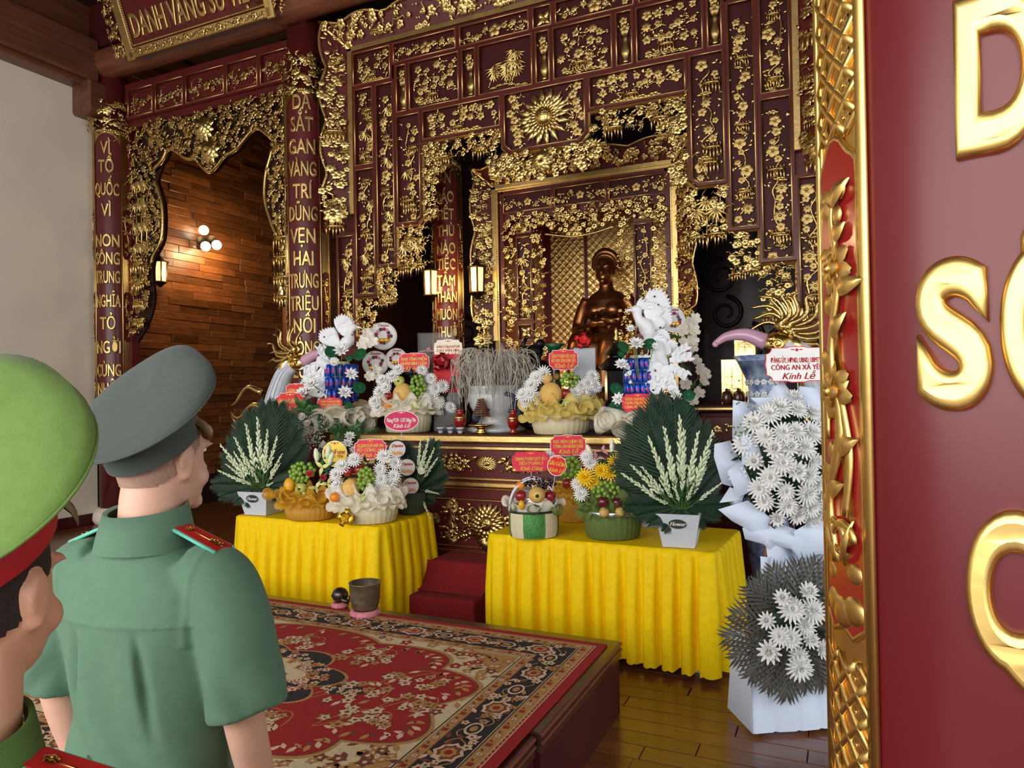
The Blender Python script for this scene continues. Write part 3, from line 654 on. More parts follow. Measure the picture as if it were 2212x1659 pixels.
# niche: side walls, roof and woven gilt back panels
nw = thing('niche', 'deep red niche lined with woven gold panels behind the statue', 'niche', (0, 0, 0))
obj('side_panel', box(-3.74, -3.68, IY + .06, 9.25, 0, 4.3), 'strip_red', nw, False); obj('side_panel', box(-1.72, -1.66, IY + .06, 9.25, 0, 4.3), 'strip_red', nw, False)
obj('roof_panel', box(-3.74, -1.66, IY + .06, 9.25, 4.2, 4.26), 'lacquer', nw, False); obj('back_panel', box(-3.74, -1.66, 9.24, 9.30, 0, 4.3), 'lacquer', nw, False); obj('gilt_ground', join([box(-3.62, -3.14, 9.233, 9.24, 1.6, 4.15), box(-3.09, -1.72, 9.233, 9.24, 1.6, 4.15)]), 'gold_flat', nw, False)
def weave(x0, x1, z0, z1, p=.052):
    gs = []; a = pi / 4; nx, nz = int((x1 - x0) / p), int((z1 - z0) / p)
    b1 = box(-p * .66, p * .66, -.014, 0, -p * .36, p * .36, .005)
    for i in range(nx):
        for j in range(nz):
            gs.append(b1.t((x0 + (i + .5) * p, 0, z0 + (j + .5) * p), (0, a if (i + j) % 2 else -a * .5, .16 if (i + j) % 2 else -.16)))
    return join(gs)
for a, b in ((-3.62, -3.14), (-3.09, -1.72)): obj('woven_panel', weave(a, b, 1.6, 4.15), 'gold_flat', nw, 'auto', loc=(0, 9.235, 0))
# ---------------------------------------------------------------- side chapel opening
tr = thing('transom', 'dark red transom of five gilded panels above the side chapel opening', 'transom', (0, 0, 0))
obj('rail_board', box(-8.95, -5.9, 6.78, 6.84, 5.36, 5.98), 'lacquer', tr, False)
for i, (a, b) in enumerate(((-8.74, -8.28), (-8.21, -7.72), (-7.65, -7.0), (-6.94, -6.45), (-6.39, -5.95))):
    p = panel(tr, 6.775, a, b, 5.49, 5.85, 'scroll', 200 + i, None, .03, .045, 'lacquer', .05)
    w, h = b - a - .1, .26
    obj('gilt_line', join([tube([(x, -.006, z) for x, z in [(-w / 2 + .04, -h / 2), (w / 2 - .04, -h / 2), (w / 2, -h / 2 + .04), (w / 2, h / 2 - .04), (w / 2 - .04, h / 2), (-w / 2 + .04, h / 2), (-w / 2, h / 2 - .04), (-w / 2, -h / 2 + .04), (-w / 2 + .04, -h / 2)]], .004, 4)]), 'gold', p)
su = thing('chapel_surround', 'gilded openwork arch of flowers and bamboo around the side chapel opening', 'carved surround', (0, 0, 0))
low = spline([(-8.75, 0, 4.55), (-8.2, 0, 4.80), (-8.02, 0, 4.97), (-7.72, 0, 4.8), (-7.55, 0, 4.76), (-7.3, 0, 4.56), (-7.05, 0, 4.72), (-6.85, 0, 4.78), (-6.55, 0, 4.98), (-6.36, 0, 4.9), (-5.95, 0, 4.5)], 60)
lf = spline([(-8.2, 0, 4.8), (-8.3, 0, 4.6), (-8.24, 0, 4.45), (-8.17, 0, 4.2), (-8.2, 0, 3.8), (-8.38, 0, 3.55), (-8.42, 0, 3.3), (-8.4, 0, 3.0), (-8.52, 0, 2.7), (-8.74, 0, 2.45)], 50)
rt = spline([(-6.36, 0, 4.9), (-6.28, 0, 4.7), (-6.38, 0, 4.4), (-6.4, 0, 4.1), (-6.3, 0, 3.8), (-6.2, 0, 3.55), (-6.22, 0, 3.1), (-6.1, 0, 2.8), (-5.95, 0, 2.65)], 50)
def zlow(x): return np.interp(x, low[:, 0], low[:, 2])
def xl(z): return np.interp(z, lf[::-1, 2], lf[::-1, 0])
def xr(z): return np.interp(z, rt[::-1, 2], rt[::-1, 0])
bd = sheet([[(p[0], 0, p[2]), (p[0], 0, 5.4)] for p in low]); b2 = sheet([[(-8.8, 0, p[2]), (p[0], 0, p[2])] for p in lf]); b3 = sheet([[(p[0], 0, p[2]), (-5.92, 0, p[2])] for p in rt])
obj('backing_board', join([bd, b2, b3, bd.t((0, .03, 0)), b2.t((0, .03, 0)), b3.t((0, .03, 0))]), 'dark_relief', su, False, loc=(0, 6.83, 0))
obj('gilt_scroll_edge', join([tube(low[4:-4] + [0, -.06, 0], .026, 8), tube(lf[6:30] + [0, -.05, 0], np.linspace(.034, .02, 24), 8), tube(rt[6:30] + [0, -.05, 0], .022, 8)]), 'gold', su, loc=(0, 6.83, 0))
obj('gilt_valance', fill(lambda x, z: zlow(x) + .02 < z < 5.38, (-8.75, -5.95, 4.5, 5.38), 520, 210, .056, .12, .42, .0, .3), 'gold', su, loc=(0, 6.83, 0))
pe = []
for lay in range(4): pe += [petal(.17 - .03 * lay, .09, .3, .5).t((-7.3, -.14 - .03 * lay, 5.08), (0, a + lay * .35, 0)) for a in np.linspace(0, 2 * pi, 11, endpoint=False)]
for lay in range(3): pe += [petal(.16 - .04 * lay, .09, .3, .5).t((-7.2, -.14 - .03 * lay, 4.78), (0, a + lay * .35, 0)) for a in np.linspace(0, 2 * pi, 9, endpoint=False)]
obj('gilt_peony', join(pe), 'gold', su, loc=(0, 6.83, 0))
sl = [fill(lambda x, z: x < xl(z) - .03, (-8.78, -8.1, 2.6, 4.75), 300, 211, .052, .09, .36, .04, .34)]
for k in range(3): sl.append(tube([(-8.68 + .1 * k, -.05, 3.4), (-8.66 + .1 * k, -.06, 4.0), (-8.67 + .11 * k, -.05, 4.7)], .012, 5)); sl += [stamp(GS, -8.66 + .1 * k, 4.6 - .28 * j, .13, .4 * (k - 1), -.08) for j in range(4)]
sl += [stamp(GD[k % 4], -8.6, 3.5 - .26 * k, .30 - .03 * k, 0, -.06) for k in range(4)]
obj('gilt_side', join(sl), 'gold', su, loc=(0, 6.83, 0))
sr = [fill(lambda x, z: x > xr(z) + .03, (-6.42, -5.93, 2.75, 4.85), 240, 212, .05, .09, .38, .04, .34)] + [stamp(GD[k % 4], -6.12, 3.6 - .24 * k, .26, 0, -.06) for k in range(4)]
obj('gilt_side', join(sr), 'gold', su, loc=(0, 6.83, 0))
obj('jamb', box(-8.93, -8.79, 6.78, 6.9, 0, 5.4), 'lacquer', su, False); obj('jamb', box(-5.97, -5.93, 6.78, 6.9, 0, 5.4), 'lacquer', su, False)
# ---------------------------------------------------------------- lamps
mat('lamp_pane', (1, .66, .22), .5, emit=1.9); mat('bulb', (1, .86, .6), .5, emit=14); mat('dark_metal', S(60, 44, 26), .4, .8)
def lantern(loc, label, e=14, rz=0):
    t = thing('lantern', label, 'lantern', loc, rz)
    r = .085; pr = []
    for k in range(6):
        a = k * pi / 3; p0, p1 = (r * cos(a), r * sin(a)), (r * cos(a + pi / 3), r * sin(a + pi / 3))
        obj('pane', gpd([(*p0, -.14), (*p1, -.14), (p1[0] * 1.12, p1[1] * 1.12, .14), (p0[0] * 1.12, p0[1] * 1.12, .14)], [(0, 1, 2, 3)]), 'lamp_pane', t, False)
        pr.append(rod((*p0, -.15), (p0[0] * 1.12, p0[1] * 1.12, .15), .0125, 5))
    pr += [lathe([(0, .25), (.03, .22), (.06, .17), (.13, .155), (.13, .14), (.0, .14)], 6, False), lathe([(.0, -.14), (.095, -.14), (.11, -.155), (.07, -.18), (.02, -.22), (0, -.23)], 6, False), rod((0, 0, .24), (0, 0, .34), .008), tube([(0, 0, .34), (0, .06, .38), (0, .14, .36)], .01, 5)]
    obj('frame', join(pr), 'dark_metal', t, 'auto')
    l = bpy.data.lights.new('lantern_light', 'POINT'); l.energy = e; l.color = (1, .66, .28); l.shadow_soft_size = .06
    o = bpy.data.objects.new('lantern_light', l); o.parent = t; o.location = (0, -.22, -.02); COL.objects.link(o)
lantern(tuple(at(931, 612, Y=7.55)), 'lit lantern left of the slim inner column'); lantern(tuple(at(1030, 605, Y=7.6)), 'lit lantern right of the slim inner column, beside the niche screen')
lantern((-9.165, 7.55, 3.55), 'lit lantern on the plank wall at the left edge of the chapel opening', 10, pi / 2); lantern((-7.12, 7.92, 3.15), 'lit lantern on the bare column at the right of the chapel opening', 12)
sp = thing('spot_lamp', 'bright twin spot lamp with round globe on the chapel plank wall', 'lamp', (-9.28, 8.42, 4.15))
obj('globe', ball(.075, 16, 10).t((.14, -.08, .17)), 'bulb', sp)
for dy, dz in ((.1, -.04), (-.12, -.10)):
    obj('spot_head', lathe([(.045, 0), (.06, .1), (.085, .16)], 16, False).t((.08, dy, dz), (radians(25), radians(60), 0)), 'dark_metal', sp)
    obj('bulb', ball(.075, 14, 8).t((.22, dy, dz)), 'bulb', sp)
obj('bracket', join([rod((0, 0, 0), (.12, 0, .02), .02), rod((.12, 0, .02), (.14, -.08, .12), .014), rod((.1, 0, 0), (.1, .1, -.04), .014), rod((.1, 0, 0), (.1, -.12, -.1), .014), cyl(.06, 0, .03).t((0, 0, 0), (0, pi / 2, 0))]), 'dark_metal', sp)
for loc in ((.36, .1, -.1), (.36, -.12, -.16)):
    l = bpy.data.lights.new('spot_lamp_light', 'POINT'); l.energy = 22; l.color = (1, .68, .34); l.shadow_soft_size = .07
    o = bpy.data.objects.new('spot_lamp_light', l); o.parent = sp; o.location = loc; COL.objects.link(o)

for i, x in enumerate((-3.45, -1.95)):
    t = thing('niche_uplight', f'small warm uplight on the niche floor {"left" if i == 0 else "right"} of the statue', 'lamp', (x, 8.6, 0)); obj('lamp_post', lathe([(0, 0), (.08, 0), (.08, .02), (.02, .04), (.02, 1.55), (.05, 1.6), (.05, 1.66), (0, 1.66)], 16, False), 'dark_metal', t); obj('lens', lathe([(.045, 1.661), (0, 1.665)], 16, False), 'lamp_pane', t)
    l = bpy.data.lights.new('niche_uplight_light', 'POINT'); l.energy = 16; l.color = (1, .72, .38); l.shadow_soft_size = .05; o = bpy.data.objects.new('niche_uplight_light', l); o.parent = t; o.location = (0, -.05, 1.75); COL.objects.link(o)
# ---------------------------------------------------------------- altar table
AL = thing('altar_table', 'long maroon altar table with gilt edge and carved chrysanthemum front', 'altar table', (0, 0, 0))
ax0, ax1, AY, AZ = -4.27, -1.13, 5.3, 1.345
obj('table_top', box(ax0, ax1, AY + .02, 6.4, 1.27, AZ, .006), 'lacquer_dark', AL, 'auto')
obj('gilt_edge', join([box(ax0 - .01, ax1 + .01, AY, AY + .05, 1.275, AZ - .004, .012), box(ax0 + .02, ax1 - .02, AY + .03, AY + .08, 1.215, 1.245, .006)]), 'gold_flat', AL, 'auto')
obj('body', join([box(ax0 + .04, ax1 - .04, AY + .07, 6.36, .02, 1.28), box(ax0 + .02, ax1 - .02, AY + .05, AY + .2, .80, .90, .008), box(ax0, ax1, AY - .0, 6.38, 0, .22, .01), box(ax0 + .02, ax1 - .02, AY + .03, AY + .2, .22, .36, .01)]), 'lacquer', AL, 'auto')
obj('gilt_moulding', join([box(ax0 + .02, ax1 - .02, AY + .03, AY + .1, z0, z1, .006) for z0, z1 in ((.965, .985), (.91, .945), (.885, .897), (.795, .803), (.40, .41), (.36, .372), (.222, .23))]), 'gold_flat', AL, 'auto')
def mumrel(s, n=3):
    gs = [ball(.34 * s, 18, 10, (1, .6, 1)).t((0, -.12 * s, .04 * s))]
    for l, (k, L, W, y) in enumerate(((13, .62, .2, .12), (17, .85, .2, .06), (21, 1.0, .2, .0))[:n]): gs += [petal(L * s * .62, W * s, .45, .45, 5, 4).t((.3 * s * sin(a) * (.6 + .2 * l), -y * s, .3 * s * cos(a) * (.6 + .2 * l)), (0, a, 0)) for a in np.linspace(0, 2 * pi, k, endpoint=False) + .1 * l]
    gs += [petal(.16 * s, .08 * s, .5, .3).t((.16 * s * cos(q * 2.4) * (q / 14), -.31 * s, .04 * s + .16 * s * sin(q * 2.4) * (q / 14)), (0, q * 2.4, 0)) for q in range(15)]
    return join(gs)
fr = obj('frieze', box(ax0 + .05, ax1 - .05, AY + .06, AY + .08, .99, 1.21), 'lacquer', AL, False)
for k in range(5):
    x = XC + (k - 2) * .6
    obj('gilt_flower', mumrel(.075).t(sc=(1.5, 1, 1)), 'gold', fr, loc=(x, AY + .055, 1.10))
    gs = []; r = random.Random(k)
    for s in (-1, 1):
        pts = [(s * (.11 + .3 * u), -.01, .035 * sin(u * 9 + 1)) for u in np.linspace(0, 1, 16)]; gs.append(tube(pts, np.linspace(.009, .005, 16), 5))
        for i, p in enumerate(pts[1:]): gs.append(petal(.06, .026, .4, .1).t((p[0], -.014, p[2]), (0, r.uniform(-1.2, 1.2) + (pi if i % 2 else 0), 0))); 
        for q in range(5): gs.append(ball(.009, 6, 4).t((s * (.14 + .06 * q), -.014, .06 * (1 if q % 2 else -1))))
        gs.append(flower_g(6, .035, .7).t((s * .27, -.012, -.03)))
    obj('gilt_scroll', join(gs), 'gold', fr, loc=(x, AY + .055, 1.10))
fp = obj('front_panel', box(ax0 + .06, ax1 - .06, AY + .055, AY + .075, .42, .79), 'lacquer', AL, False)
for k in (-1, 0, 1):
    x = XC + k * 1.0
    obj('gilt_chrysanthemum', mumrel(.2), 'gold', fp, loc=(x, AY + .05, .60))
    gs = []; r = random.Random(40 + k)
    for s in (-1, 1):
        for dx, dz, q in ((.33, .13, .075), (.34, -.12, .075), (.5, .02, .06)): gs.append(mumrel(q).t((s * dx, 0, dz)))
        for j in range(9):
            a = (s * r.uniform(.12, .3), 0, r.uniform(-.17, .17)); b = (s * r.uniform(.25, .48), 0, r.uniform(-.18, .18)); g, pts = branch(a, b, .008, .25, 9, r); gs.append(g)
            for p in pts[1::2]: gs.append(petal(.055, .028, .4, .1).t((p[0], -.014, p[2]), (0, r.uniform(0, 6), 0)))
            gs.append(ball(.009, 6, 4).t((b[0], -.012, b[2])))
    for a in np.linspace(-1.1, 1.1, 7): gs.append(petal(.13, .036, .35, .1).t((.02 * a, -.02, -.10 + (.16 if 0 else 0)), (0, pi + a, 0)))
    obj('gilt_scroll', join(gs), 'gold', fp, loc=(x, AY + .05, .60))
obj('foot_panel', join([box(ax0 + .25 + .62 * k, ax0 + .25 + .62 * k + .5, AY - .008, AY + .01, .05, .17, .004) for k in range(5)]), 'lacquer', AL, 'auto')
# ---------------------------------------------------------------- offering tables under pleated yellow cloth
def cloth(w, d, h, seed, hem=.05):
    r = random.Random(seed); c = .05; per = []
    hw, hd = w / 2, d / 2
    def seg(a, b, n): return [(a[0] + (b[0] - a[0]) * t, a[1] + (b[1] - a[1]) * t) for t in np.linspace(0, 1, n, endpoint=False)]
    cor = lambda cx, cy, a0: [(cx + c * cos(a), cy + c * sin(a)) for a in np.linspace(a0, a0 + pi / 2, 6, endpoint=False)]
    per = seg((-hw + c, -hd), (hw - c, -hd), int(w / .0105)) + cor(hw - c, -hd + c, -pi / 2) + seg((hw, -hd + c), (hw, hd - c), int(d / .0105)) + cor(hw - c, hd - c, 0) + seg((hw - c, hd), (-hw + c, hd), int(w / .0105)) + cor(-hw + c, hd - c, pi / 2) + seg((-hw, hd - c), (-hw, -hd + c), int(d / .0105)) + cor(-hw + c, -hd + c, pi)
    P = np.array(per); n = len(P); T = np.roll(P, -1, 0) - np.roll(P, 1, 0); T /= np.linalg.norm(T, axis=1)[:, None]; N = np.stack([T[:, 1], -T[:, 0]], 1)
    s = np.concatenate([[0], np.cumsum(np.linalg.norm(np.diff(P, axis=0), axis=1))]); L = s[-1]
    K = int(L / .115); jit = np.array([r.uniform(-.022, .022) for _ in range(K + 1)]); edges = np.linspace(0, L, K + 1) + jit; edges[0] = 0; edges[-1] = L
    ph = np.interp(s, edges, np.arange(K + 1)); fr_ = ph - np.floor(ph)
    fold = np.where(fr_ < .68, .28 + .72 * np.sin(pi * np.clip(fr_ / .68, 0, 1)) ** .3, -1.0 * np.sin(pi * (fr_ - .68) / .32))
    wid = np.array([r.uniform(.7, 1.25) for _ in range(K + 2)])[np.floor(ph).astype(int)]; slow = np.array([sin(q * 5.3 + seed) + .6 * sin(q * 11.7 + 2 * seed) for q in s])
    rows = []; zs = np.concatenate([[h], [h - .012], np.linspace(h - .05, hem, 11)])
    for z in zs:
        u = (h - z) / (h - hem); off = .006 + .012 * u ** .5 + fold * wid * (.005 + .036 * min(1, u * 1.8)) + .012 * u * slow
        if z == h: off = off * 0 - .008
        zz = np.full(n, z) if u < .999 else z + .012 * (np.abs(np.sin(s * pi / .052)) * -1 + .5) + .012 * np.array([sin(q * 2.1 + seed) for q in s])
        rows.append(np.stack([P[:, 0] + N[:, 0] * off, P[:, 1] + N[:, 1] * off, zz], 1))
    sk = sheet(np.array(rows), closev=True)
    tp = np.array(rows)[0]; tv = np.concatenate([tp * [1, 1, 1], tp * [.5, .5, 1], [[0, 0, h]]]); tv[n:, 2] += .003
    fs = [(i, (i + 1) % n, n + (i + 1) % n, n + i) for i in range(n)] + [(n + i, n + (i + 1) % n, 2 * n) for i in range(n)]
    return sk, gpd(tv, fs)
mat('white_metal', S(215, 215, 215), .4)
TBL = {}
for nm, (cx, cy, w, d, rz, lab) in dict(L=(-3.74, 4.68, 1.42, .72, -.03, 'left'), R=(-1.43, 4.72, 1.52, .78, -.055, 'right')).items():
    t = thing('offering_table', 'offering table with yellow pleated cloth left of the red steps' if nm == 'L' else 'offering table with yellow pleated cloth right of the red steps', 'table', (cx, cy, 0), rz); TBL[nm] = t
    sk, tp = cloth(w, d, .74, 3 if nm == 'L' else 8); cl = obj('tablecloth_top', tp, 'yellow_cloth', t); obj('pleated_skirt', sk, 'yellow_cloth', t)
    obj('table_board', box(-w / 2 + .03, w / 2 - .03, -d / 2 + .03, d / 2 - .03, .70, .73), 'beam_wood', t, False)
    for sx in (-1, 1):
        for sy in (-1, 1): x, y = sx * (w / 2 - .14), sy * (d / 2 - .1); obj('leg', box(x - .02, x + .02, y - .02, y + .02, 0, .7, .003), 'white_metal', t, 'auto')
# ---------------------------------------------------------------- low platform, rug, red steps
pf = thing('platform', 'low dark wooden platform under the red rug', 'platform', (0, 0, 0))
obj('deck_slab', box(-4.6, -1.09, 2.585, 3.695, .29, .375, .006), 'platform_wood', pf, 'auto'); obj('deck_slab', box(-4.6, -1.11, 1.45, 2.578, .28, .366, .006), 'platform_wood', pf, 'auto')
obj('side_skirt', box(-4.56, -1.10, 2.6, 3.68, 0, .29), 'lacquer_dark', pf, False); obj('side_skirt', box(-4.56, -1.125, 1.47, 2.59, 0, .28), 'lacquer_dark', pf, False)
obj('edge_line', join([box(-1.094, -1.084, 2.59, 3.69, z - .005, z + .005) for z in (.366, .335)] + [box(-1.114, -1.104, 1.45, 2.57, z - .005, z + .005) for z in (.357, .326)]), 'beam_wood', pf, False)
mat('rug_red', S(150, 8, 14), .95, 0, .12, 60, .3, 500); mat('rug_tan', S(174, 126, 70), .95, 0, .15, 60, .3, 500); mat('rug_cream', S(204, 182, 144), .95, 0, .12, 60, .3, 500)
mat('rug_black', S(30, 26, 30), .95, 0, .2, 60, .3, 500); mat('rug_brown', S(112, 56, 36), .95, 0, .2, 60, .3, 500); mat('rug_pink', S(216, 178, 150), .95, 0, .12, 60, .3, 500)
RM = ['rug_red', 'rug_tan', 'rug_cream', 'rug_black', 'rug_brown', 'rug_pink']
def flat(poly, z, m): n = len(poly); return gpd([(x, y, z) for x, y in poly], [list(range(n))]).m(m)
rw, rd = 1.51, 1.0; rug = [box(-rw, rw, -rd, rd, 0, .008).m(0)]
def rrect(e, z, m): return flat([(-rw + e, -rd + e), (rw - e, -rd + e), (rw - e, rd - e), (-rw + e, rd - e)], z, m)
for e, z, m in ((.045, .0084, 5), (.05, .0088, 0), (.06, .0092, 2), (.064, .0096, 1), (.115, .010, 3), (.12, .0104, 2), (.124, .0108, 3), (.275, .0112, 4), (.28, .0116, 1), (.325, .012, 2), (.33, .0124, 3), (.336, .0128, 2)): rug.append(rrect(e, z, m))
def ffl(x, y, s, z, mp, mc, n=5, a0=0):
    z += random.random() * .0007
    k = [((s * (1 if i % 2 else .6)) * cos(a0 + i * pi / n), (s * (1 if i % 2 else .6)) * sin(a0 + i * pi / n)) for i in range(2 * n)]
    return [flat([(x + a * 1.14, y + b * 1.14) for a, b in k], z - .00004, 4), flat([(x + a, y + b) for a, b in k], z, mp), flat([(x + s * .3 * cos(q), y + s * .3 * sin(q)) for q in np.linspace(0, 2 * pi, 7)[:-1]], z + .00004, mc)]
def fleaf(x, y, s, a, z, m): 
    p = [(0, 0), (.4, .22), (.7, .16), (1, 0), (.7, -.16), (.4, -.22)]; return flat([(x + s * (u * cos(a) - v * sin(a)), y + s * (u * sin(a) + v * cos(a))) for u, v in p], z, m)
def fvine(pts, w, z, m):
    P = np.array(pts); T = np.gradient(P, axis=0); T /= np.linalg.norm(T, axis=1)[:, None] + 1e-9; N = np.stack([-T[:, 1], T[:, 0]], 1) * w / 2
    return sheet(np.stack([np.c_[P + N, np.full(len(P), z)], np.c_[P - N, np.full(len(P), z)]], 1)).m(m)
r = random.Random(77)
def border(e, per, fn):
    L = [((-rw + e, -rd + e), (rw - e, -rd + e)), ((rw - e, -rd + e), (rw - e, rd - e)), ((rw - e, rd - e), (-rw + e, rd - e)), ((-rw + e, rd - e), (-rw + e, -rd + e))]
    for (a, b) in L:
        d = np.hypot(b[0] - a[0], b[1] - a[1]); n = max(1, round(d / per)); ang = atan2(b[1] - a[1], b[0] - a[0])
        for i in range(n): t = (i + .5) / n; fn(a[0] + (b[0] - a[0]) * t, a[1] + (b[1] - a[1]) * t, ang, i)
def b_main(x, y, a, i):
    ca, sa = cos(a), sin(a); T = lambda u, v: (x + u * ca - v * sa, y + u * sa + v * ca)
    if i % 2 == 0:
        for s, m in ((.068, 5), (.052, 4), (.036, 1), (.018, 0)): rug.append(flat([T(s * cos(q) * (1 + .12 * cos(8 * q)), s * .85 * sin(q) * (1 + .12 * cos(8 * q))) for q in np.linspace(0, 2 * pi, 25)[:-1]], .0118 + (.07 - s) * .01, m))
    else:
        for s, m in ((.06, 5), (.045, 3), (.026, 1)): rug.append(flat([T(s * .9 * cos(q), s * .6 * sin(q)) for q in np.linspace(0, 2 * pi, 13)[:-1]], .0118 + (.07 - s) * .01, m))
    for k in range(18):
        p = T(r.uniform(-.1, .1), r.uniform(-.068, .068))
        if np.hypot(p[0] - x, p[1] - y) > .062: rug.extend(ffl(p[0], p[1], r.uniform(.019, .03), .0122, r.choice((1, 5, 2)), r.choice((0, 4)), 5, r.uniform(0, 6)) if k % 2 else [fleaf(p[0], p[1], .05, r.uniform(0, 6), .0121, r.choice((1, 4, 5)))])
    rug.append(fvine([T(u, .05 * sin(u * 28 + i * 3)) for u in np.linspace(-.12, .12, 14)], .006, .0117, 1))
border(.2, .19, b_main)
for e in (.09, .302): border(e, .075, lambda x, y, a, i: rug.extend(ffl(x, y, .016, .0126 if e > .2 else .0105, 0 if i % 2 else 5, 4, 4, a) + [fleaf(x + .02 * cos(a), y + .02 * sin(a), .025, a + .5, .0126 if e > .2 else .0105, 4)]))
border(.055, .03, lambda x, y, a, i: rug.append(flat([(x + .008 * cos(q), y + .008 * sin(q)) for q in np.linspace(0, 2 * pi, 5)[:-1]], .0096, 1)))
# scalloped red field on the cream ground
def scal(ax, ay, n, amp, e=1.0, ph=0): return [(ax * np.sign(cos(q)) * abs(cos(q)) ** e * (1 + amp * abs(sin(n * q + ph))), ay * np.sign(sin(q)) * abs(sin(q)) ** e * (1 + amp * abs(sin(n * q + ph)))) for q in np.linspace(0, 2 * pi, 241)[:-1]]
fld = scal(1.04, .57, 5, .14, .8); rug.append(flat([(x * 1.025, y * 1.04) for x, y in fld], .0133, 1)); rug.append(flat([(x * 1.008, y * 1.01) for x, y in fld], .0136, 4)); rug.append(flat(fld, .0139, 0))
for k in range(0, 240, 3):
    x, y = fld[k]; x2, y2 = fld[(k + 1) % 240]; a = atan2(y2 - y, x2 - x)
    rug.append(fleaf(x * .985, y * .98, .06, a + 1.1, .0142, r.choice((1, 5)))); rug.append(fleaf(x * .95, y * .94, .05, a + 2, .0142, r.choice((1, 5, 4))))
def onfield(x, y): q = atan2(y / .54, x / 1.0); return np.hypot(x / 1.0, y / .54) < .92
def cluster(x, y, R_, n, ms, z):
    for k in range(n):
        a, q = r.uniform(0, 6.28), R_ * sqrt(r.random()); u, v = x + 1.3 * q * cos(a), y + q * sin(a)
        if k % 3 < 2: rug.extend(ffl(u, v, r.uniform(.026, .04), z, r.choice(ms), 4, 5, r.uniform(0, 6)))
        else: rug.append(fleaf(u, v, .06, r.uniform(0, 6), z, r.choice(ms)))
    rug.append(fvine([(x + 1.2 * R_ * cos(t * 1.3), y + R_ * sin(t * 2.1)) for t in np.linspace(0, 4, 30)], .005, z - .0003, 1))
for sx in (-1, 1):
    for (x, y, R_, n) in ((.66, .0, .13, 30), (.84, .22, .11, 24), (.84, -.22, .11, 24), (.45, .38, .12, 28), (.45, -.38, .12, 28), (.96, 0, .09, 18)): cluster(sx * x, y, R_, n, (2, 5, 1), .0144)
for sy in (-1, 1): cluster(0, sy * .42, .1, 20, (2, 5, 1), .0144)
def inpoly(x, y, P):
    c = False; j = len(P) - 1
    for i in range(len(P)):
        if (P[i][1] > y) != (P[j][1] > y) and x < (P[j][0] - P[i][0]) * (y - P[i][1]) / (P[j][1] - P[i][1]) + P[i][0]: c = not c
        j = i
    return c
for k in range(1500):     # cream spandrels
    x, y = r.uniform(-1.15, 1.15), r.uniform(-.64, .64); q = atan2(y / .54, x); 
    if not inpoly(x * .97, y * .95, fld): rug.extend(ffl(x, y, r.uniform(.022, .036), .0131, r.choice((1, 0, 4, 1)), 5, 5, r.uniform(0, 6)) if k % 2 else [fleaf(x, y, .065, r.uniform(0, 6), .0131, r.choice((1, 1, 4)))])
for sx in (-1, 1):
    for sy in (-1, 1):
        rug.append(flat([(sx * (1.165 - .3 * u), sy * (.655 - .22 * v)) for u, v in [(0, 0), (1, 0), (.85, .25), (.6, .3), (.5, .6), (.25, .7), (.2, 1), (0, 1)]], .013, 1))
# central medallion
for ax, ay, m, z in ((.46, .30, 1, .0146), (.445, .288, 3, .0149), (.30, .19, 1, .0152), (.285, .178, 2, .0155), (.13, .08, 0, .0158), (.1, .06, 1, .0161)): rug.append(flat(scal(ax, ay, 4, .25, 1, .4), z, m))
for k in range(170):
    a = r.uniform(0, 6.28); q = r.uniform(.72, 1.12); rug.extend(ffl(.42 * q * cos(a), .27 * q * sin(a), r.uniform(.018, .03), .0151, r.choice((2, 5, 1)), 0, 5, r.uniform(0, 6)))
for k in range(60): a = r.uniform(0, 6.28); q = r.uniform(.3, .95); rug.extend(ffl(.28 * q * cos(a), .17 * q * sin(a), .018, .0163, r.choice((1, 0, 4)), 5, 5, r.uniform(0, 6)))
for sx in (-1, 1):
    rug.append(flat([(sx * (.62 + .09 * cos(q)), .055 * sin(q) * (1 + .2 * cos(6 * q))) for q in np.linspace(0, 2 * pi, 31)[:-1]], .0148, 3))
    for k in range(10): rug.extend(ffl(sx * (.62 + r.uniform(-.07, .07)), r.uniform(-.035, .035), .016, .0151, r.choice((2, 5)), 0))
ru = obj('rug', join(rug), RM, None, False, loc=(-2.645, 2.597, .376)); tag(ru, 'red Persian-style rug with black floral border on the low platform', 'rug')
stp = thing('altar_steps', 'two small steps covered in dark red carpet before the altar', 'steps', (0, 0, 0))
obj('lower_step', box(-2.97, -2.42, 4.56, 4.86, 0, .2, .012), 'red_carpet', stp, 'auto')
obj('upper_step', join([box(-2.96, -2.43, 4.85, 5.22, 0, .4, .02)]), 'red_carpet', stp, 'auto')
obj('carpet_drape', sheet([[(-2.96, 4.82, .405), (-2.43, 4.82, .405)], [(-2.965, 4.81, .33), (-2.425, 4.81, .33)], [(-2.97, 4.76, .24), (-2.42, 4.76, .24)], [(-2.97, 4.68, .206), (-2.42, 4.68, .206)]]), 'red_carpet', stp)
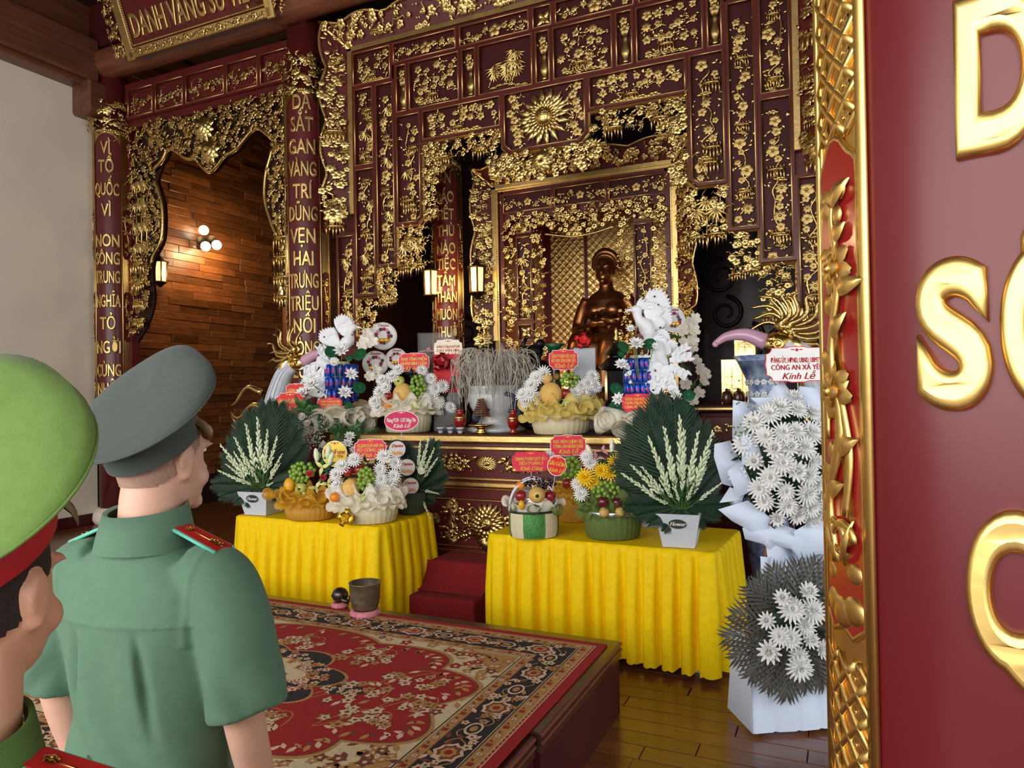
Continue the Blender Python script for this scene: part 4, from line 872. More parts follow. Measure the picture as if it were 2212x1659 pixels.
# ---------------------------------------------------------------- bell bowl and wooden fish
mat('old_bronze', S(120, 108, 88), .45, .7, .35, 14, .2, 30); mat('dark_wood', S(44, 26, 20), .3, 0, .3, 10, .1, 30, coat=.4); mat('pink_cushion', S(196, 120, 130), .85, 0, .25, 60, .2, 90)
p = at(789, 1330, Z=.376); b = thing('bell_bowl', 'bronze bell bowl on a pink ring cushion at the platform edge', 'bell bowl', tuple(p))
obj('bowl', lathe([(0, .035), (.05, .035), (.075, .05), (.088, .1), (.092, .195), (.096, .2), (.086, .2), (.082, .1), (.06, .06), (0, .055)], 36, False), 'old_bronze', b)
obj('ring_cushion', tube([(.072 * cos(a), .072 * sin(a), .022) for a in np.linspace(0, 2 * pi, 33)], .02, 8, False), 'pink_cushion', b)
p = at(735, 1312, Z=.376); b = thing('wooden_fish', 'round dark wooden fish drum on a small pink cushion beside the bell bowl', 'wooden fish', tuple(p))
obj('drum', join([ball(.052, 18, 12, (1, .95, .9)).t((0, 0, .078)), tube(spline([(.03, -.02, .06), (.06, -.02, .05), (.075, 0, .055), (.06, .02, .07)], 12), [.016] * 6 + [.01] * 6, 8)]), 'dark_wood', b)
obj('ring_cushion', tube([(.04 * cos(a), .04 * sin(a), .018) for a in np.linspace(0, 2 * pi, 25)], .017, 8, False), 'pink_cushion', b)
obj('slit', tube([(.052 * cos(a), .05 * sin(a), .075) for a in np.linspace(-2.6, -.5, 14)], .004, 5), 'groove', b)
# ---------------------------------------------------------------- flower and fruit kit
mat('white_petal', S(240, 240, 238), .6, 0, .04, 20); mat('cream_petal', S(242, 236, 222), .6, 0, .06, 20); mat('yellow_petal', S(246, 206, 30), .6, 0, .08, 20)
mat('red_petal', S(170, 18, 34), .6, 0, .15, 20); mat('pink_petal', S(214, 150, 165), .6, 0, .12, 20); mat('lily_petal', S(232, 226, 150), .55, 0, .1, 16)
mat('leaf_dark', S(22, 50, 28), .45, 0, .35, 14, spec=.3); mat('leaf_green', S(52, 96, 44), .45, 0, .25, 14); mat('leaf_lotus', S(20, 84, 50), .4, 0, .2, 12); mat('bud_green', S(222, 232, 196), .55, 0, .12, 40); mat('stem_green', S(104, 130, 72), .6, 0, .2, 20)
mat('grey_palm', S(78, 76, 68), .45, 0, .3, 10); mat('tulle_cream', S(246, 240, 222), .6, 0, .06, 30, alpha=.72); mat('tulle_white', S(230, 230, 226), .6, 0, .05, 30, alpha=.55); mat('tulle_gold', S(232, 210, 120), .45, 0, .15, 40, alpha=.75); mat('tulle_green', S(104, 126, 60), .6, 0, .15, 30, alpha=.7); mat('tulle_yellow', S(222, 170, 46), .5, 0, .15, 30, alpha=.6)
mat('fabric_cream', S(214, 204, 170), .7, 0, .1, 30, .3, 60, stretch=(6, 6, .6)); mat('fabric_green', S(92, 110, 52), .8, 0, .15, 30, .3, 60, stretch=(6, 6, .6)); mat('fabric_yellow', S(196, 144, 44), .7, 0, .15, 30, .3, 60, stretch=(6, 6, .6)); mat('glitter_green', S(74, 140, 70), .3, .4, .5, 140, .4, 200); mat('fabric_dark', S(58, 66, 48), .8, 0, .15, 30)
mat('melon', S(222, 178, 96), .6, 0, .1, 40, .3, 60); mat('apple_red', S(148, 26, 34), .25, 0, .3, 12, coat=.3); mat('apple_green', S(190, 198, 96), .3, 0, .12, 16, coat=.2); mat('orange_peel', S(236, 140, 30), .4, 0, .08, 20, .3, 120); mat('pear_tan', S(206, 168, 96), .5, 0, .1, 60); mat('mango', S(232, 168, 34), .35, 0, .12, 10); mat('grape_green', S(122, 158, 52), .2, 0, .12, 30, coat=.4, sss=.0); mat('grape_black', S(36, 22, 34), .25, 0, .3, 30, coat=.3); mat('kiwi', S(128, 96, 48), .7); mat('plum', S(96, 24, 44), .22, 0, .3, 16, coat=.3)
mat('sticker_black', S(24, 22, 20), .4); mat('foam_white', S(236, 238, 242), .55, 0, .03, 20); mat('foam_line', S(120, 124, 134), .5); mat('can_blue', S(40, 84, 190), .2, .6, .25, 18); mat('can_silver', S(205, 210, 220), .25, .9); mat('card_red', S(226, 40, 70), .6, 0, .04, 6); mat('card_crimson', S(222, 28, 34), .6, 0, .04, 6); mat('card_magenta', S(206, 22, 86), .6, 0, .04, 6); mat('card_white', S(246, 244, 240), .4); mat('card_cream', S(240, 232, 205), .4); mat('card_yellow', S(246, 214, 24), .35, 0, .05, 8); mat('ink_yellow', S(252, 214, 70), .4); mat('ink_white', S(250, 246, 240), .4); mat('ink_red', S(204, 26, 50), .4); mat('ink_black', S(20, 18, 18), .4)
mat('ribbon_red', S(160, 14, 30), .3, 0, .15, 10); mat('ribbon_gold', S(226, 176, 40), .25, .5, .1, 10); mat('ribbon_white', S(226, 222, 236), .35); mat('ribbon_black', S(26, 32, 24), .4); mat('tub_grey', S(196, 202, 212), .5, 0, .06, 30, stretch=(1, 1, 8)); mat('clear_film', (.95, .95, .95), .08, alpha=.12)
mat('tin_white', S(226, 222, 216), .3, .1); mat('tin_navy', S(40, 44, 66), .3, .3)
def rad(p, elev, spin, r0=0, z=0): return p.t((0, 0, 0), (-(pi / 2 - elev), 0, 0)).t((0, r0, z)).t((0, 0, 0), (0, 0, spin))
def ringf(spec, nu=3, nv=3):
    gs = []
    for n, L, W, cup, tip, el, r0, z, curl in spec: gs += [rad(petal(L, W, cup, tip, nu, nv, curl), el, 2 * pi * i / n + n * .7, r0, z) for i in range(n)]
    return gs
def mum(): return join(ringf([(17, 1, .22, .12, .6, -.05, .1, 0, .15), (15, .9, .2, .2, .6, .35, .08, .05, .3), (12, .72, .19, .3, .6, .75, .06, .1, .4), (8, .5, .17, .4, .6, 1.15, .03, .16, .5)]) + [ball(.16, 6, 4).t((0, 0, .22))])
def ballmum(): return join(ringf([(12, .9, .26, .4, .6, .15, .1, 0, .5), (12, .95, .26, .5, .6, .6, .1, .05, .6), (9, .85, .25, .6, .6, 1.0, .06, .12, .6), (6, .7, .2, .7, .6, 1.3, .03, .2, .6)]))
def lotusf(): return join(ringf([(9, 1, .42, .35, .2, .2, .08, 0, .25), (9, .92, .4, .45, .2, .55, .08, .03, .35), (7, .75, .36, .5, .2, .95, .06, .06, .4)], 4) + [ball(.2, 8, 5, (1, 1, .7)).t((0, 0, .2)).m(1)])
def rosef(): return join(ringf([(6, .85, .85, .5, .7, .35, .1, 0, .3), (6, .8, .8, .6, .7, .75, .1, .05, .4), (5, .65, .7, .7, .7, 1.1, .05, .1, .4)], 4, 4) + [ball(.3, 8, 5, (1, 1, 1.2)).t((0, 0, .35))])
def lilyf(): return join(ringf([(3, 1.05, .36, .2, .1, .5, .05, 0, -.35), (3, 1.0, .44, .2, .1, .55, .05, .01, -.35)], 5) + [rod((0, 0, 0), (.1 * cos(a), .1 * sin(a), .6), .015, 4) for a in (0, 2, 4)])
def orchid(): return join(ringf([(5, .8, .7, .2, .8, .25, .05, 0, .1)], 3) + [ball(.14, 6, 4).t((0, 0, .12))])
ME = {}
for nm, g, ms in (('mum_white', mum(), ['white_petal']), ('mum_yellow', mum(), ['yellow_petal']), ('ballmum', ballmum(), ['white_petal']), ('lotus', lotusf(), ['white_petal', 'yellow_petal']), ('rose_red', rosef(), ['red_petal']), ('rose_white', rosef(), ['cream_petal']), ('lily', lilyf(), ['lily_petal']), ('lily_pink', lilyf(), ['pink_petal']), ('orchid', orchid(), ['cream_petal']), ('orchid_red', orchid(), ['red_petal'])): ME[nm] = meshof(g, ms, nm)
def spike(L=1., n=22, seed=0):
    r = random.Random(seed); gs = [tube([(0, 0, 0), (.01, 0, .5 * L), (.0, .01, L)], [.011, .009, .004], 5).m(1)]; b = ball(1, 5, 4, (.34, .34, 1)).t((0, 0, 1))
    for k in range(n):
        u = k / (n - 1); z = L * (.36 + .62 * u); a = k * 2.4; s = .058 * (1.1 - .5 * u)
        gs.append(b.t((0, 0, 0), (0, .5 - .25 * u, 0), s).t((.004, 0, z), (0, 0, a)))
    gs += [petal(.14 * L, .018, .2, .1).t((0, 0, .05 * L + .06 * L * k), (0, (1 if k % 2 else -1) * .5, k)).m(2) for k in range(5)]
    return join(gs)
ME['spike'] = [meshof(spike(1, 22, k), ['bud_green', 'stem_green', 'leaf_green'], 'tuberose_spike') for k in range(2)]
def frond(L=1., W=.42, n=26, seed=0, droop=.1, wm=1.):
    r = random.Random(seed); gs = [tube([(0, 0, 0), (0, -.03 * L, .5 * L), (0, -droop * L, L)], [.012, .008, .003], 4)]
    for k in range(n):
        u = (k + 1) / n; z = L * u * .98; y = -droop * L * u * u; l = W * (sin(pi * (.12 + .8 * u)) ** .7) * r.uniform(.9, 1.1)
        for s in (-1, 1):
            a = s * (1.05 - .65 * u) ; w = L * .0165 * wm
            d = np.array([sin(a), -.18, cos(a)]); q = np.array([cos(a), 0, -sin(a)]) * w
            p0 = np.array([0, y, z]); p1 = p0 + d * l * .5; p2 = p0 + d * l + np.array([0, -.05 * l, -.06 * l])
            gs.append(gpd([p0 - q * .5, p0 + q * .5, p1 + q + (0, .006, 0), p1 - (0, .01, 0), p1 - q + (0, .006, 0), p2], [(0, 1, 2, 3), (0, 3, 4), (3, 2, 5), (4, 3, 5)]))
    return join(gs)
ME['frond'] = [meshof(frond(1, .42, 26, k), ['leaf_dark'], 'palm_frond') for k in range(3)]; ME['frond_grey'] = [meshof(frond(1, .55, 11, k, .15, 1.6), ['grey_palm'], 'palm_frond') for k in range(2)]
ME['grape_green'] = meshof(ball(1, 10, 7), ['grape_green'], 'grape'); ME['grape_black'] = meshof(ball(1, 10, 7), ['grape_black'], 'grape')
RZ = radians(24.65)      # offerings are turned toward the visitors' entrance on this side
def orient(o, d, sc=1, spin=0):
    B = basis(d); o.rotation_euler = (Matrix([list(map(float, q)) for q in B]) @ Matrix.Rotation(spin, 3, 'Z')).to_euler(); o.scale = (sc, sc, sc); return o
class Arr:
    def __init__(s, bx, by, Z=None, Y=None, rz=RZ, px=None):
        s.p = at(bx, by, Z=Z) if Y is None else at(bx, by, Y=Y)
        if Z is not None and Y is not None: s.p = np.array([s.p[0], s.p[1], Z])
        s.bx, s.by, s.rz = bx, by, rz; c = ROT.T @ (s.p - EYE); s.s = F / -c[2]
        q = ROT.T @ (s.p - EYE); s.by = CY - F * q[1] / -q[2]; s.bx = CX + F * q[0] / -q[2]
    def l(s, px, py, y=0):
        k = 1 - 0 * y; return np.array([(px - s.bx) / s.s, y, (s.by - py) / s.s])
    def w(s, px, py, y=0): return s.p + R3(0, 0, s.rz) @ s.l(px, py, y)
    def m(s, px): return px / s.s
    def thing(s, n, lab, cat, **k): return thing(n, lab, cat, tuple(s.p), s.rz, **k)
def flowers(A, t, mesh, name, pts, size, y=-.02, up=.35, seed=1, ctr=None):
    r = random.Random(seed)
    for q in pts:
        px, py = q[:2]; yy = q[2] if len(q) > 2 else y + r.uniform(-.03, .03); sz = A.m(q[3] if len(q) > 3 else size) * r.uniform(.9, 1.1)
        l = A.l(px, py, yy); d = np.array([l[0] * 1.5 + r.uniform(-.2, .2), -1 + .0, up + r.uniform(-.15, .35)]) if ctr is None else l - np.array(ctr) + np.array([0, -.12, .02])
        orient(obj(name, ME[mesh], None, t, loc=tuple(l)), d, sz, r.uniform(0, 6))
def leaves(A, t, name, pts, size, m='leaf_dark', n=5, seed=1, y=0.02):
    r = random.Random(seed); gs = []
    for px, py in pts:
        for k in range(n): l = A.l(px + r.uniform(-6, 6), py + r.uniform(-6, 6), y + r.uniform(-.02, .03)); gs.append(petal(A.m(size) * r.uniform(.7, 1.3), A.m(size) * .42, .2, .1).t(l, (r.uniform(-.5, .3), r.uniform(0, 6.28), 0)))
    obj(name, join(gs), m, t, kind='stuff')
def fruit(A, kind, px, py, r, y, label, grp=None, sticker=False):
    """one fruit, its own thing; resting at its pixel in the arrangement's plane"""
    R_ = A.m(r); w = A.w(px, py, y); g2 = []
    if kind in ('apple', 'gapple', 'plum'):
        t = thing('apple' if kind != 'plum' else 'plum', label, 'apple' if kind != 'plum' else 'plum', tuple(w - np.array([0, 0, R_])), A.rz)
        pr = [(0, .16), (.35, .06), (.75, .22), (1.0, .75), (1.02, 1.15), (.85, 1.6), (.5, 1.88), (.2, 1.82), (0, 1.68)]; obj('flesh', lathe([(a * R_, b * R_) for a, b in pr], 20, False), {'apple': 'apple_red', 'gapple': 'apple_green', 'plum': 'plum'}[kind], t)
        obj('stem', rod((0, 0, 1.66 * R_), (.1 * R_, 0, 2.05 * R_), .05 * R_, 5), 'dark_wood', t)
    elif kind in ('orange', 'melon', 'pear', 'gpear', 'kiwi', 'mango'):
        nm = {'gpear': 'pear'}.get(kind, kind); t = thing(nm, label, nm, tuple(w - np.array([0, 0, R_])), A.rz)
        sc = {'melon': (1, 1, 1.12), 'mango': (.85, .85, 1.25), 'kiwi': (1, .9, .85)}.get(kind, (1, 1, .95)); m = {'orange': 'orange_peel', 'melon': 'melon', 'pear': 'pear_tan', 'gpear': 'apple_green', 'kiwi': 'kiwi', 'mango': 'mango'}[kind]
        obj('flesh', ball(R_, 22, 14, sc).t((0, 0, R_)), m, t)
        obj('stem', rod((0, 0, R_ * (1 + sc[2]) * .985), (.05 * R_, 0, R_ * (1.1 + sc[2])), .06 * R_, 5), 'dark_wood', t)
    if sticker:
        c = obj('sticker', lathe([(0, R_ * .01), (R_ * .36, 0)], 18, False).t((0, 0, 0), (pi / 2, 0, 0)).f(lambda v: (v[0], -sqrt(max(R_ * R_ * 1.02 - v[0] ** 2 - v[2] ** 2, 0)), v[2] + R_)), 'card_yellow' if kind == 'pear' else 'card_white', t)
        obj('sticker_mark', lathe([(0, 0), (R_ * .24, 0)], 14, False).t((0, 0, 0), (pi / 2, 0, 0)).f(lambda v: (v[0], -sqrt(max(R_ * R_ * 1.06 - v[0] ** 2 - v[2] ** 2, 0)), v[2] + R_)), 'sticker_black', t)
    return t
def grapes(A, px, py, w, h, y, label, m='grape_green', gr=5.0, seed=1):
    r = random.Random(seed); R_ = A.m(gr); c = A.w(px, py, y); t = thing('grape_bunch', label, 'grapes', tuple(c - np.array([0, 0, A.m(h)])), A.rz)
    n = 0; W, H = A.m(w), A.m(h); pts = []
    for _ in range(900):
        x, z = r.uniform(-W, W), r.uniform(-H, H); q = (x / W) ** 2 + (z / H) ** 2
        if q > 1: continue
        yy = -.8 * min(W, H) * sqrt(1 - q); p = np.array([x, yy, z + H])
        if all(np.linalg.norm(p - o) > R_ * 1.62 for o in pts): pts.append(p)
        if len(pts) > 44: break
    for p in pts: o = obj('grape', ME[m], None, t, loc=tuple(p)); o.scale = (R_, R_, R_ * 1.1)
    obj('stalk', tube([(0, 0, H), (0, .01, 1.6 * H), (.01, 0, 2.15 * H)], R_ * .3, 5), 'stem_green', t)
def ruffle(r0, r1, z0, z1, n, amp, seed=0, turns=1.0, rows=6):
    rg = random.Random(seed); ph = [rg.uniform(0, 6) for _ in range(4)]; P = []
    for a in np.linspace(0, 2 * pi, n * 9, endpoint=False):
        row = []; wv = sin(n * a + ph[0]) + .45 * sin((n * .6) // 1 * a + ph[1]); am = 1 + .4 * sin(2 * a + ph[2])
        for u in np.linspace(0, 1, rows):
            q = r0 + (r1 - r0) * u + amp * u * wv * am * .5; z = z0 + (z1 - z0) * sin(u * pi * .62) / sin(.62 * pi) + amp * .7 * u * cos(n * a + ph[0]) * am
            row.append((q * cos(a), q * sin(a), z))
        P.append(row)
    return sheet(np.array(P), closeu=True)
def puffs(r, z, n, s, seed=0, el=.25):
    rg = random.Random(seed); gs = []
    for k in range(n):
        a = 2 * pi * k / n + rg.uniform(-.1, .1); L = s * rg.uniform(.85, 1.2); P = []
        for u in np.linspace(-pi, pi, 13):      # a loop of organza: open cone of ribbon
            P.append([(L * .30 * cos(u) * .25, L * .1, L * .10 * sin(u) * .5), (L * .55 * cos(u), L * .95, L * .42 * sin(u)), (L * .48 * cos(u), L * 1.12, L * .36 * sin(u))])
        gs.append(sheet(np.array(P)).t((0, 0, 0), (el + rg.uniform(-.25, .25), 0, 0)).t((0, r, z), (0, 0, 0)).t((0, 0, 0), (0, 0, a)))
    return join(gs)
def tub_round(r0, r1, h, n=40, pl=0.0, k=26): 
    P = []
    for a in np.linspace(0, 2 * pi, n * 3, endpoint=False):
        f = 1 + pl * sin(k * a); P.append([(0, 0, 0), (r0 * .9 * f, 0, 0), (r0 * f, 0, .01), ((r0 + r1) / 2 * 1.04 * f, 0, h * .5), (r1 * f, 0, h), (r1 * .92, 0, h), (0, 0, h * .96)])
    P = np.array(P); A_ = np.linspace(0, 2 * pi, n * 3, endpoint=False); Q = np.stack([P[:, :, 0] * np.cos(A_)[:, None], P[:, :, 0] * np.sin(A_)[:, None], P[:, :, 2]], -1)
    return sheet(Q, closeu=True)
def bow(s, m, t, loc, rot=(0, 0, 0), name='ribbon_bow'):
    gs = []
    for k in range(9):
        a = 2 * pi * k / 9; P = [[(s * .9 * u * (1) , s * .16 * w * (.4 + u), s * .32 * sin(pi * u) * v) for w in (-1, 1)] for u, v in [(q, 1) for q in np.linspace(0, 1, 6)] + [(q, -1) for q in np.linspace(1, 0, 6)]]
        gs.append(sheet(np.array(P)).t((0, 0, 0), (0, -.5 - .5 * (k % 2), 0)).t((0, 0, 0), (0, 0, a)))
    gs += [sheet(np.array([[(w * s * .14, 0, 0), (w * s * .16 + s * .2 * q, -s * .1, -s * .7), (w * s * .2 + s * .5 * q, 0, -s * 1.3)] for w in (-1, 1)])) for q in (-1, 1)]
    o = obj(name, join(gs), m, t, loc=loc, rot=rot); return o
# ---------------------------------------------------------------- message cards
def outline_plaque(w, h):
    W, H = w / 2, h / 2 * .94; c = min(W, H) * .36; p = []
    for k, (sx, sy) in enumerate(((-1, -1), (1, -1), (1, 1), (-1, 1))):      # notched corners, small crest top and bottom
        a0 = (pi / 2, pi, 3 * pi / 2, 0)[k]; p += [(sx * W + c * cos(a), sy * H + c * sin(a)) for a in np.linspace(a0, a0 - pi / 2, 6)]
        if k in (0, 2): b = -1 if k == 0 else 1; p += [(b * W * .34, b * H), (b * W * .22, b * H * 1.07), (-b * W * .22, b * H * 1.07), (-b * W * .34, b * H)][::1]
        elif k == 1: p += [(W, -H * .3), (W * 1.03, 0), (W, H * .3)]
        else: p += [(-W, H * .3), (-W * 1.03, 0), (-W, -H * .3)]
    return p
def outline_oval(w, h): return [(w / 2 * cos(a), h / 2 * sin(a)) for a in np.linspace(0, 2 * pi, 41)[:-1]]
def card(px, py, w, h, Y, lines, label, face='card_red', edge='card_white', ink='ink_yellow', shape='plaque', stick=.2, rz=RZ, tilt_=-.06, inner=None, roll=0):
    c = at(px, py, Y=Y); q = ROT.T @ (c - EYE); s = F / -q[2]; W, H = w / s, h / s; ol = outline_plaque if shape == 'plaque' else outline_oval
    t = thing('message_card', label, 'card', tuple(c), rz); t.rotation_euler = (tilt_, roll, rz)
    obj('card_board', plate(ol(W, H), -.002, .002), edge, t, False); obj('card_face', plate(ol(W - .008 if W > .1 else W * .93, H - .008 if H > .1 else H * .93), -.0035, -.002), face, t, False)
    if inner: obj('inner_rim', join([plate(ol(W * .86, H * .84), -.0042, -.0035)]), inner, t, False)
    if stick: obj('stick', rod((0, .004, -stick - H / 2), (0, .004, H * .3), .0025, 5), 'tub_grey', t)
    for tx, hh, dz, xs, st in lines:
        g = text(tx, hh * H, 0, 0, xs, .35 if st == 'i' else 0, 2, .05 if st != 'i' else .03); b = g.V[:, 0]
        mx = (b.max() - b.min()); k = min(1, W * .84 / mx) if mx > 0 else 1
        obj('lettering', G(g.V * [k, 1, 1], g.L, g.S).t((0, -.0046, dz * H - hh * H / 2)), ink, t, False)
    g = join([GF.t((0, -.0046, H * .40), (0, 0, 0), H * .045)] + [petal(H * .12, H * .03, .1, .1).t((s_ * H * .06, -.0044, H * .40), (0, s_ * 1.4, 0)) for s_ in (-1, 1)])
    obj('emblem', g, ink, t)
    return t
# ---------------------------------------------------------------- offerings on the left table
def palm_tub(A, label, tubw, palms, spikes, scale, front, seed):
    t = A.thing('flower_arrangement', label, 'flower arrangement'); r = random.Random(seed); w = A.m(tubw) / 2; h = A.m(scale)
    tb = gpd([(s1 * w * k, s2 * w * k, z) for k, z in ((.72, 0), (1, h), (.9, h), (.7, .02)) for s1, s2 in ((-1, -1), (1, -1), (1, 1), (-1, 1))], [(3, 2, 1, 0)] + [(4 * j + i, 4 * j + (i + 1) % 4, 4 * j + 4 + (i + 1) % 4, 4 * j + 4 + i) for j in range(3) for i in range(4)] + [(12, 13, 14, 15)])
    o = obj('tub', tb, 'tub_grey', t, False, rot=(0, 0, -.35))
    obj('tub_label', plate(outline_oval(w * .8, w * .42), -.003, 0).t((0, -w * .96, h * .72), (.0, 0, 0)), 'ribbon_black', o, False); obj('lettering', text('Flower', w * .17, 0, 0, 1, .35, 2, .05).t((0, -w * .96 - .005, h * .72 - w * .08)), 'ink_white', o, False)
    for i, (px, py) in enumerate(palms):
        a = A.l(px, py, .05); b = np.array([0, .02, h * .95]); d = a - b; L = np.linalg.norm(d); B = basis(d, (0, 1, 0)); x = np.cross((0, -1, 0), d); x = x / np.linalg.norm(x); yy = np.cross(d / L, x)
        Mx = Matrix([[float(v) for v in row] for row in np.stack([x, yy, d / L], 1)]); o = obj('palm_frond', ME['frond'][i % 3], None, t, loc=tuple(b + np.array([0, r.uniform(0, .05), 0]))); o.rotation_euler = Mx.to_euler(); o.scale = (L * 1.05, L, L * 1.06)
    for i, (px, py) in enumerate(front):
        a = A.l(px, py, -.12); b = np.array([0, -.04, h * 1.0 + .04]); d = a - b; L = np.linalg.norm(d); x = np.cross((0, -1, .2), d); x = x / np.linalg.norm(x); yy = np.cross(d / L, x)
        Mx = Matrix([[float(v) for v in row] for row in np.stack([x, yy, d / L], 1)]); o = obj('palm_frond', ME['frond'][i % 3], None, t, loc=tuple(b)); o.rotation_euler = Mx.to_euler(); o.scale = (L * .9, L, L)
    for i, (px, py) in enumerate(spikes):
        a = A.l(px, py, -.10 + r.uniform(-.03, .02)); b = np.array([a[0] * .12, -.06, h + .02]); d = a - b; L = np.linalg.norm(d)
        orient(obj('tuberose_spike', ME['spike'][i % 2], None, t, loc=tuple(b)), d, 1, r.uniform(0, 6)).scale = (max(L, .25),) * 2 + (L,)
    return t
A = Arr(570, 1108, Z=.745)
palm_tub(A, 'palm leaves and tuberoses in a grey tub on the left end of the left table', 76, [(478, 1020), (482, 985), (495, 955), (515, 925), (535, 905), (565, 888), (590, 890), (612, 910), (630, 940), (642, 975), (645, 1010)],
         [(492, 960), (505, 985), (500, 1000), (520, 945), (520, 975), (545, 918), (548, 950), (572, 905), (575, 950), (592, 930), (590, 965), (608, 945), (620, 980), (615, 1000), (505, 1025), (530, 1030), (600, 1040), (545, 985), (488, 1012), (560, 1020)], 50,
         [(475, 1040), (490, 1065), (520, 1078), (545, 1085), (575, 1086), (605, 1075), (630, 1050), (645, 1030)], 4)
def basket(A, label, w, h, mats, top, ruf, ruf_m, puff=0, oval=.8, panels=None):
    t = A.thing('fruit_basket', label, 'fruit basket'); r = A.m(w) / 2; hh = A.m(h)
    obj('basket_body', tub_round(r * .92, r, hh, 30, .018, 30).t(sc=(1, oval, 1)), mats, t)
    if ruf: obj('tulle_ruffle', join([ruffle(r * .9, r * ruf, hh * .9, hh + r * .35, 15, r * .24, 3, rows=8), ruffle(r * .85, r * (ruf - .12), hh * .95, hh + r * .55, 12, r * .26, 5, rows=8), ruffle(r * .92, r * (ruf + .02), hh * .96, hh * .86, 17, r * .16, 8)]).t(sc=(1, oval, 1)), ruf_m, t)
    if puff: obj('organza_loops', puffs(r * .8, hh * 1.05, 12, r * puff, 4).t(sc=(1, oval, 1)), ruf_m, t)
    obj('fruit_bed', ball(r * .88, 16, 8, (1, oval, .75)).t((0, .01, hh * .98)), 'leaf_dark', t)
    return t
A = Arr(670, 1120, Z=.745); t = basket(A, 'gold organza fruit basket with cream lilies and red roses on the left table', 106, 36, 'fabric_yellow', 0, 1.25, 'tulle_yellow', .45)
obj('organza_bow', puffs(.02, .05, 5, A.m(34), 9, .2).t(A.l(612, 1082, -.05)), 'tulle_yellow', t)
flowers(A, t, 'lily', 'lily', [(703, 1008), (690, 1052), (682, 1078), (714, 1044), (668, 1068), (712, 985, .0, 12)], 17, -.09, .2, 2)
flowers(A, t, 'rose_red', 'red_rose', [(682, 1020), (711, 1028), (703, 1062)], 9, -.12, .3, 3)
leaves(A, t, 'foliage', [(700, 1030), (715, 1010), (695, 1075), (720, 1060), (670, 1085), (700, 995), (660, 1060)], 16, 'leaf_green', 4, 2, -.05)
gs = [tube([A.l(700, 1040, -.05), A.l(695, 1010, -.06), A.l(690, 985, -.06)], .004, 5)]
obj('lily_bud', join([ball(A.m(6), 8, 6, (1, 1, 2.6)).t(A.l(px, py, -.06), (0, a, 0)) for px, py, a in ((690, 982, -.1), (715, 975, .2), (721, 990, .3))]), 'bud_green', t, kind='stuff')
grapes(A, 660, 1018, 26, 19, -.06, 'bunch of green grapes in the gold basket behind the red roses', seed=1); fruit(A, 'mango', 633, 1046, 14, -.08, 'ripe yellow mango at the left of the gold basket'); fruit(A, 'gapple', 660, 1050, 12, -.11, 'wrapped pale apple in the gold basket beside the mango', sticker=True)
A = Arr(795, 1126, Z=.745); t = basket(A, 'cream tulle fruit basket with white chrysanthemums on the left table', 128, 40, 'fabric_cream', 0, 1.22, 'tulle_cream', .4)
bow(A.m(24), 'ribbon_gold', t, tuple(A.l(762, 1108, -.19)), (pi / 2.2, 0, 0))
flowers(A, t, 'mum_white', 'chrysanthemum', [(748, 1005), (735, 1045), (733, 1022), (742, 1060), (828, 1012), (832, 1032), (838, 1057), (860, 1000), (856, 1027), (812, 1066), (775, 990), (838, 985), (845, 1042), (822, 1050)], 16, -.10, .3, 5)
leaves(A, t, 'foliage', [(760, 1000), (845, 1010), (740, 1030), (850, 1050), (820, 1000), (815, 1040), (790, 1000)], 14, 'leaf_dark', 5, 3)
grapes(A, 800, 1032, 17, 24, -.12, 'bunch of green grapes beside the melon in the cream basket on the left table', seed=2); fruit(A, 'melon', 766, 1052, 20, -.10, 'round orange melon in the cream basket on the left table')
fruit(A, 'apple', 759, 1016, 10, -.09, 'red apple at the top left of the cream basket on the left table'); fruit(A, 'apple', 783, 1012, 10.5, -.09, 'red apple next to the grapes atop the cream basket on the left table'); fruit(A, 'orange', 733, 1068, 11, -.12, 'orange at the rim of the cream basket on the left table'); fruit(A, 'gpear', 793, 1070, 10, -.17, 'green pear with dark sticker at the front of the left table cream basket', sticker=True)
A = Arr(888, 1108, Z=.745); t = A.thing('flower_arrangement', 'dark green tub of palm leaves and tuberoses with biscuit tins on the left table', 'flower arrangement')
obj('tub', tub_round(A.m(28), A.m(34), A.m(46), 24), 'fabric_dark', t)
for i, (px, py) in enumerate(((905, 985), (925, 970), (950, 1000), (962, 1030), (955, 1060), (935, 1085), (880, 965), (940, 960))):
    a = A.l(px, py, .0); b = np.array([.02, .03, A.m(44)]); d = a - b; L = np.linalg.norm(d); x = np.cross((0, -1, 0), d); x /= np.linalg.norm(x); o = obj('palm_frond', ME['frond'][i % 3], None, t, loc=tuple(b)); o.rotation_euler = Matrix([[float(v) for v in q] for q in np.stack([x, np.cross(d / L, x), d / L], 1)]).to_euler(); o.scale = (L * 1.1, L, L)
for i, (px, py) in enumerate(((912, 955), (930, 950), (942, 970), (948, 990), (920, 975), (950, 1065), (932, 1118))):
    a = A.l(px, py, -.06); b = A.l(902, 1055, -.03); d = a - b; L = np.linalg.norm(d); orient(obj('tuberose_spike', ME['spike'][i % 2], None, t, loc=tuple(b)), d, L, i).scale = (max(L, .25), max(L, .25), L)
flowers(A, t, 'rose_white', 'cream_rose', [(915, 1015), (850, 1062), (863, 1070)], 9, -.1)
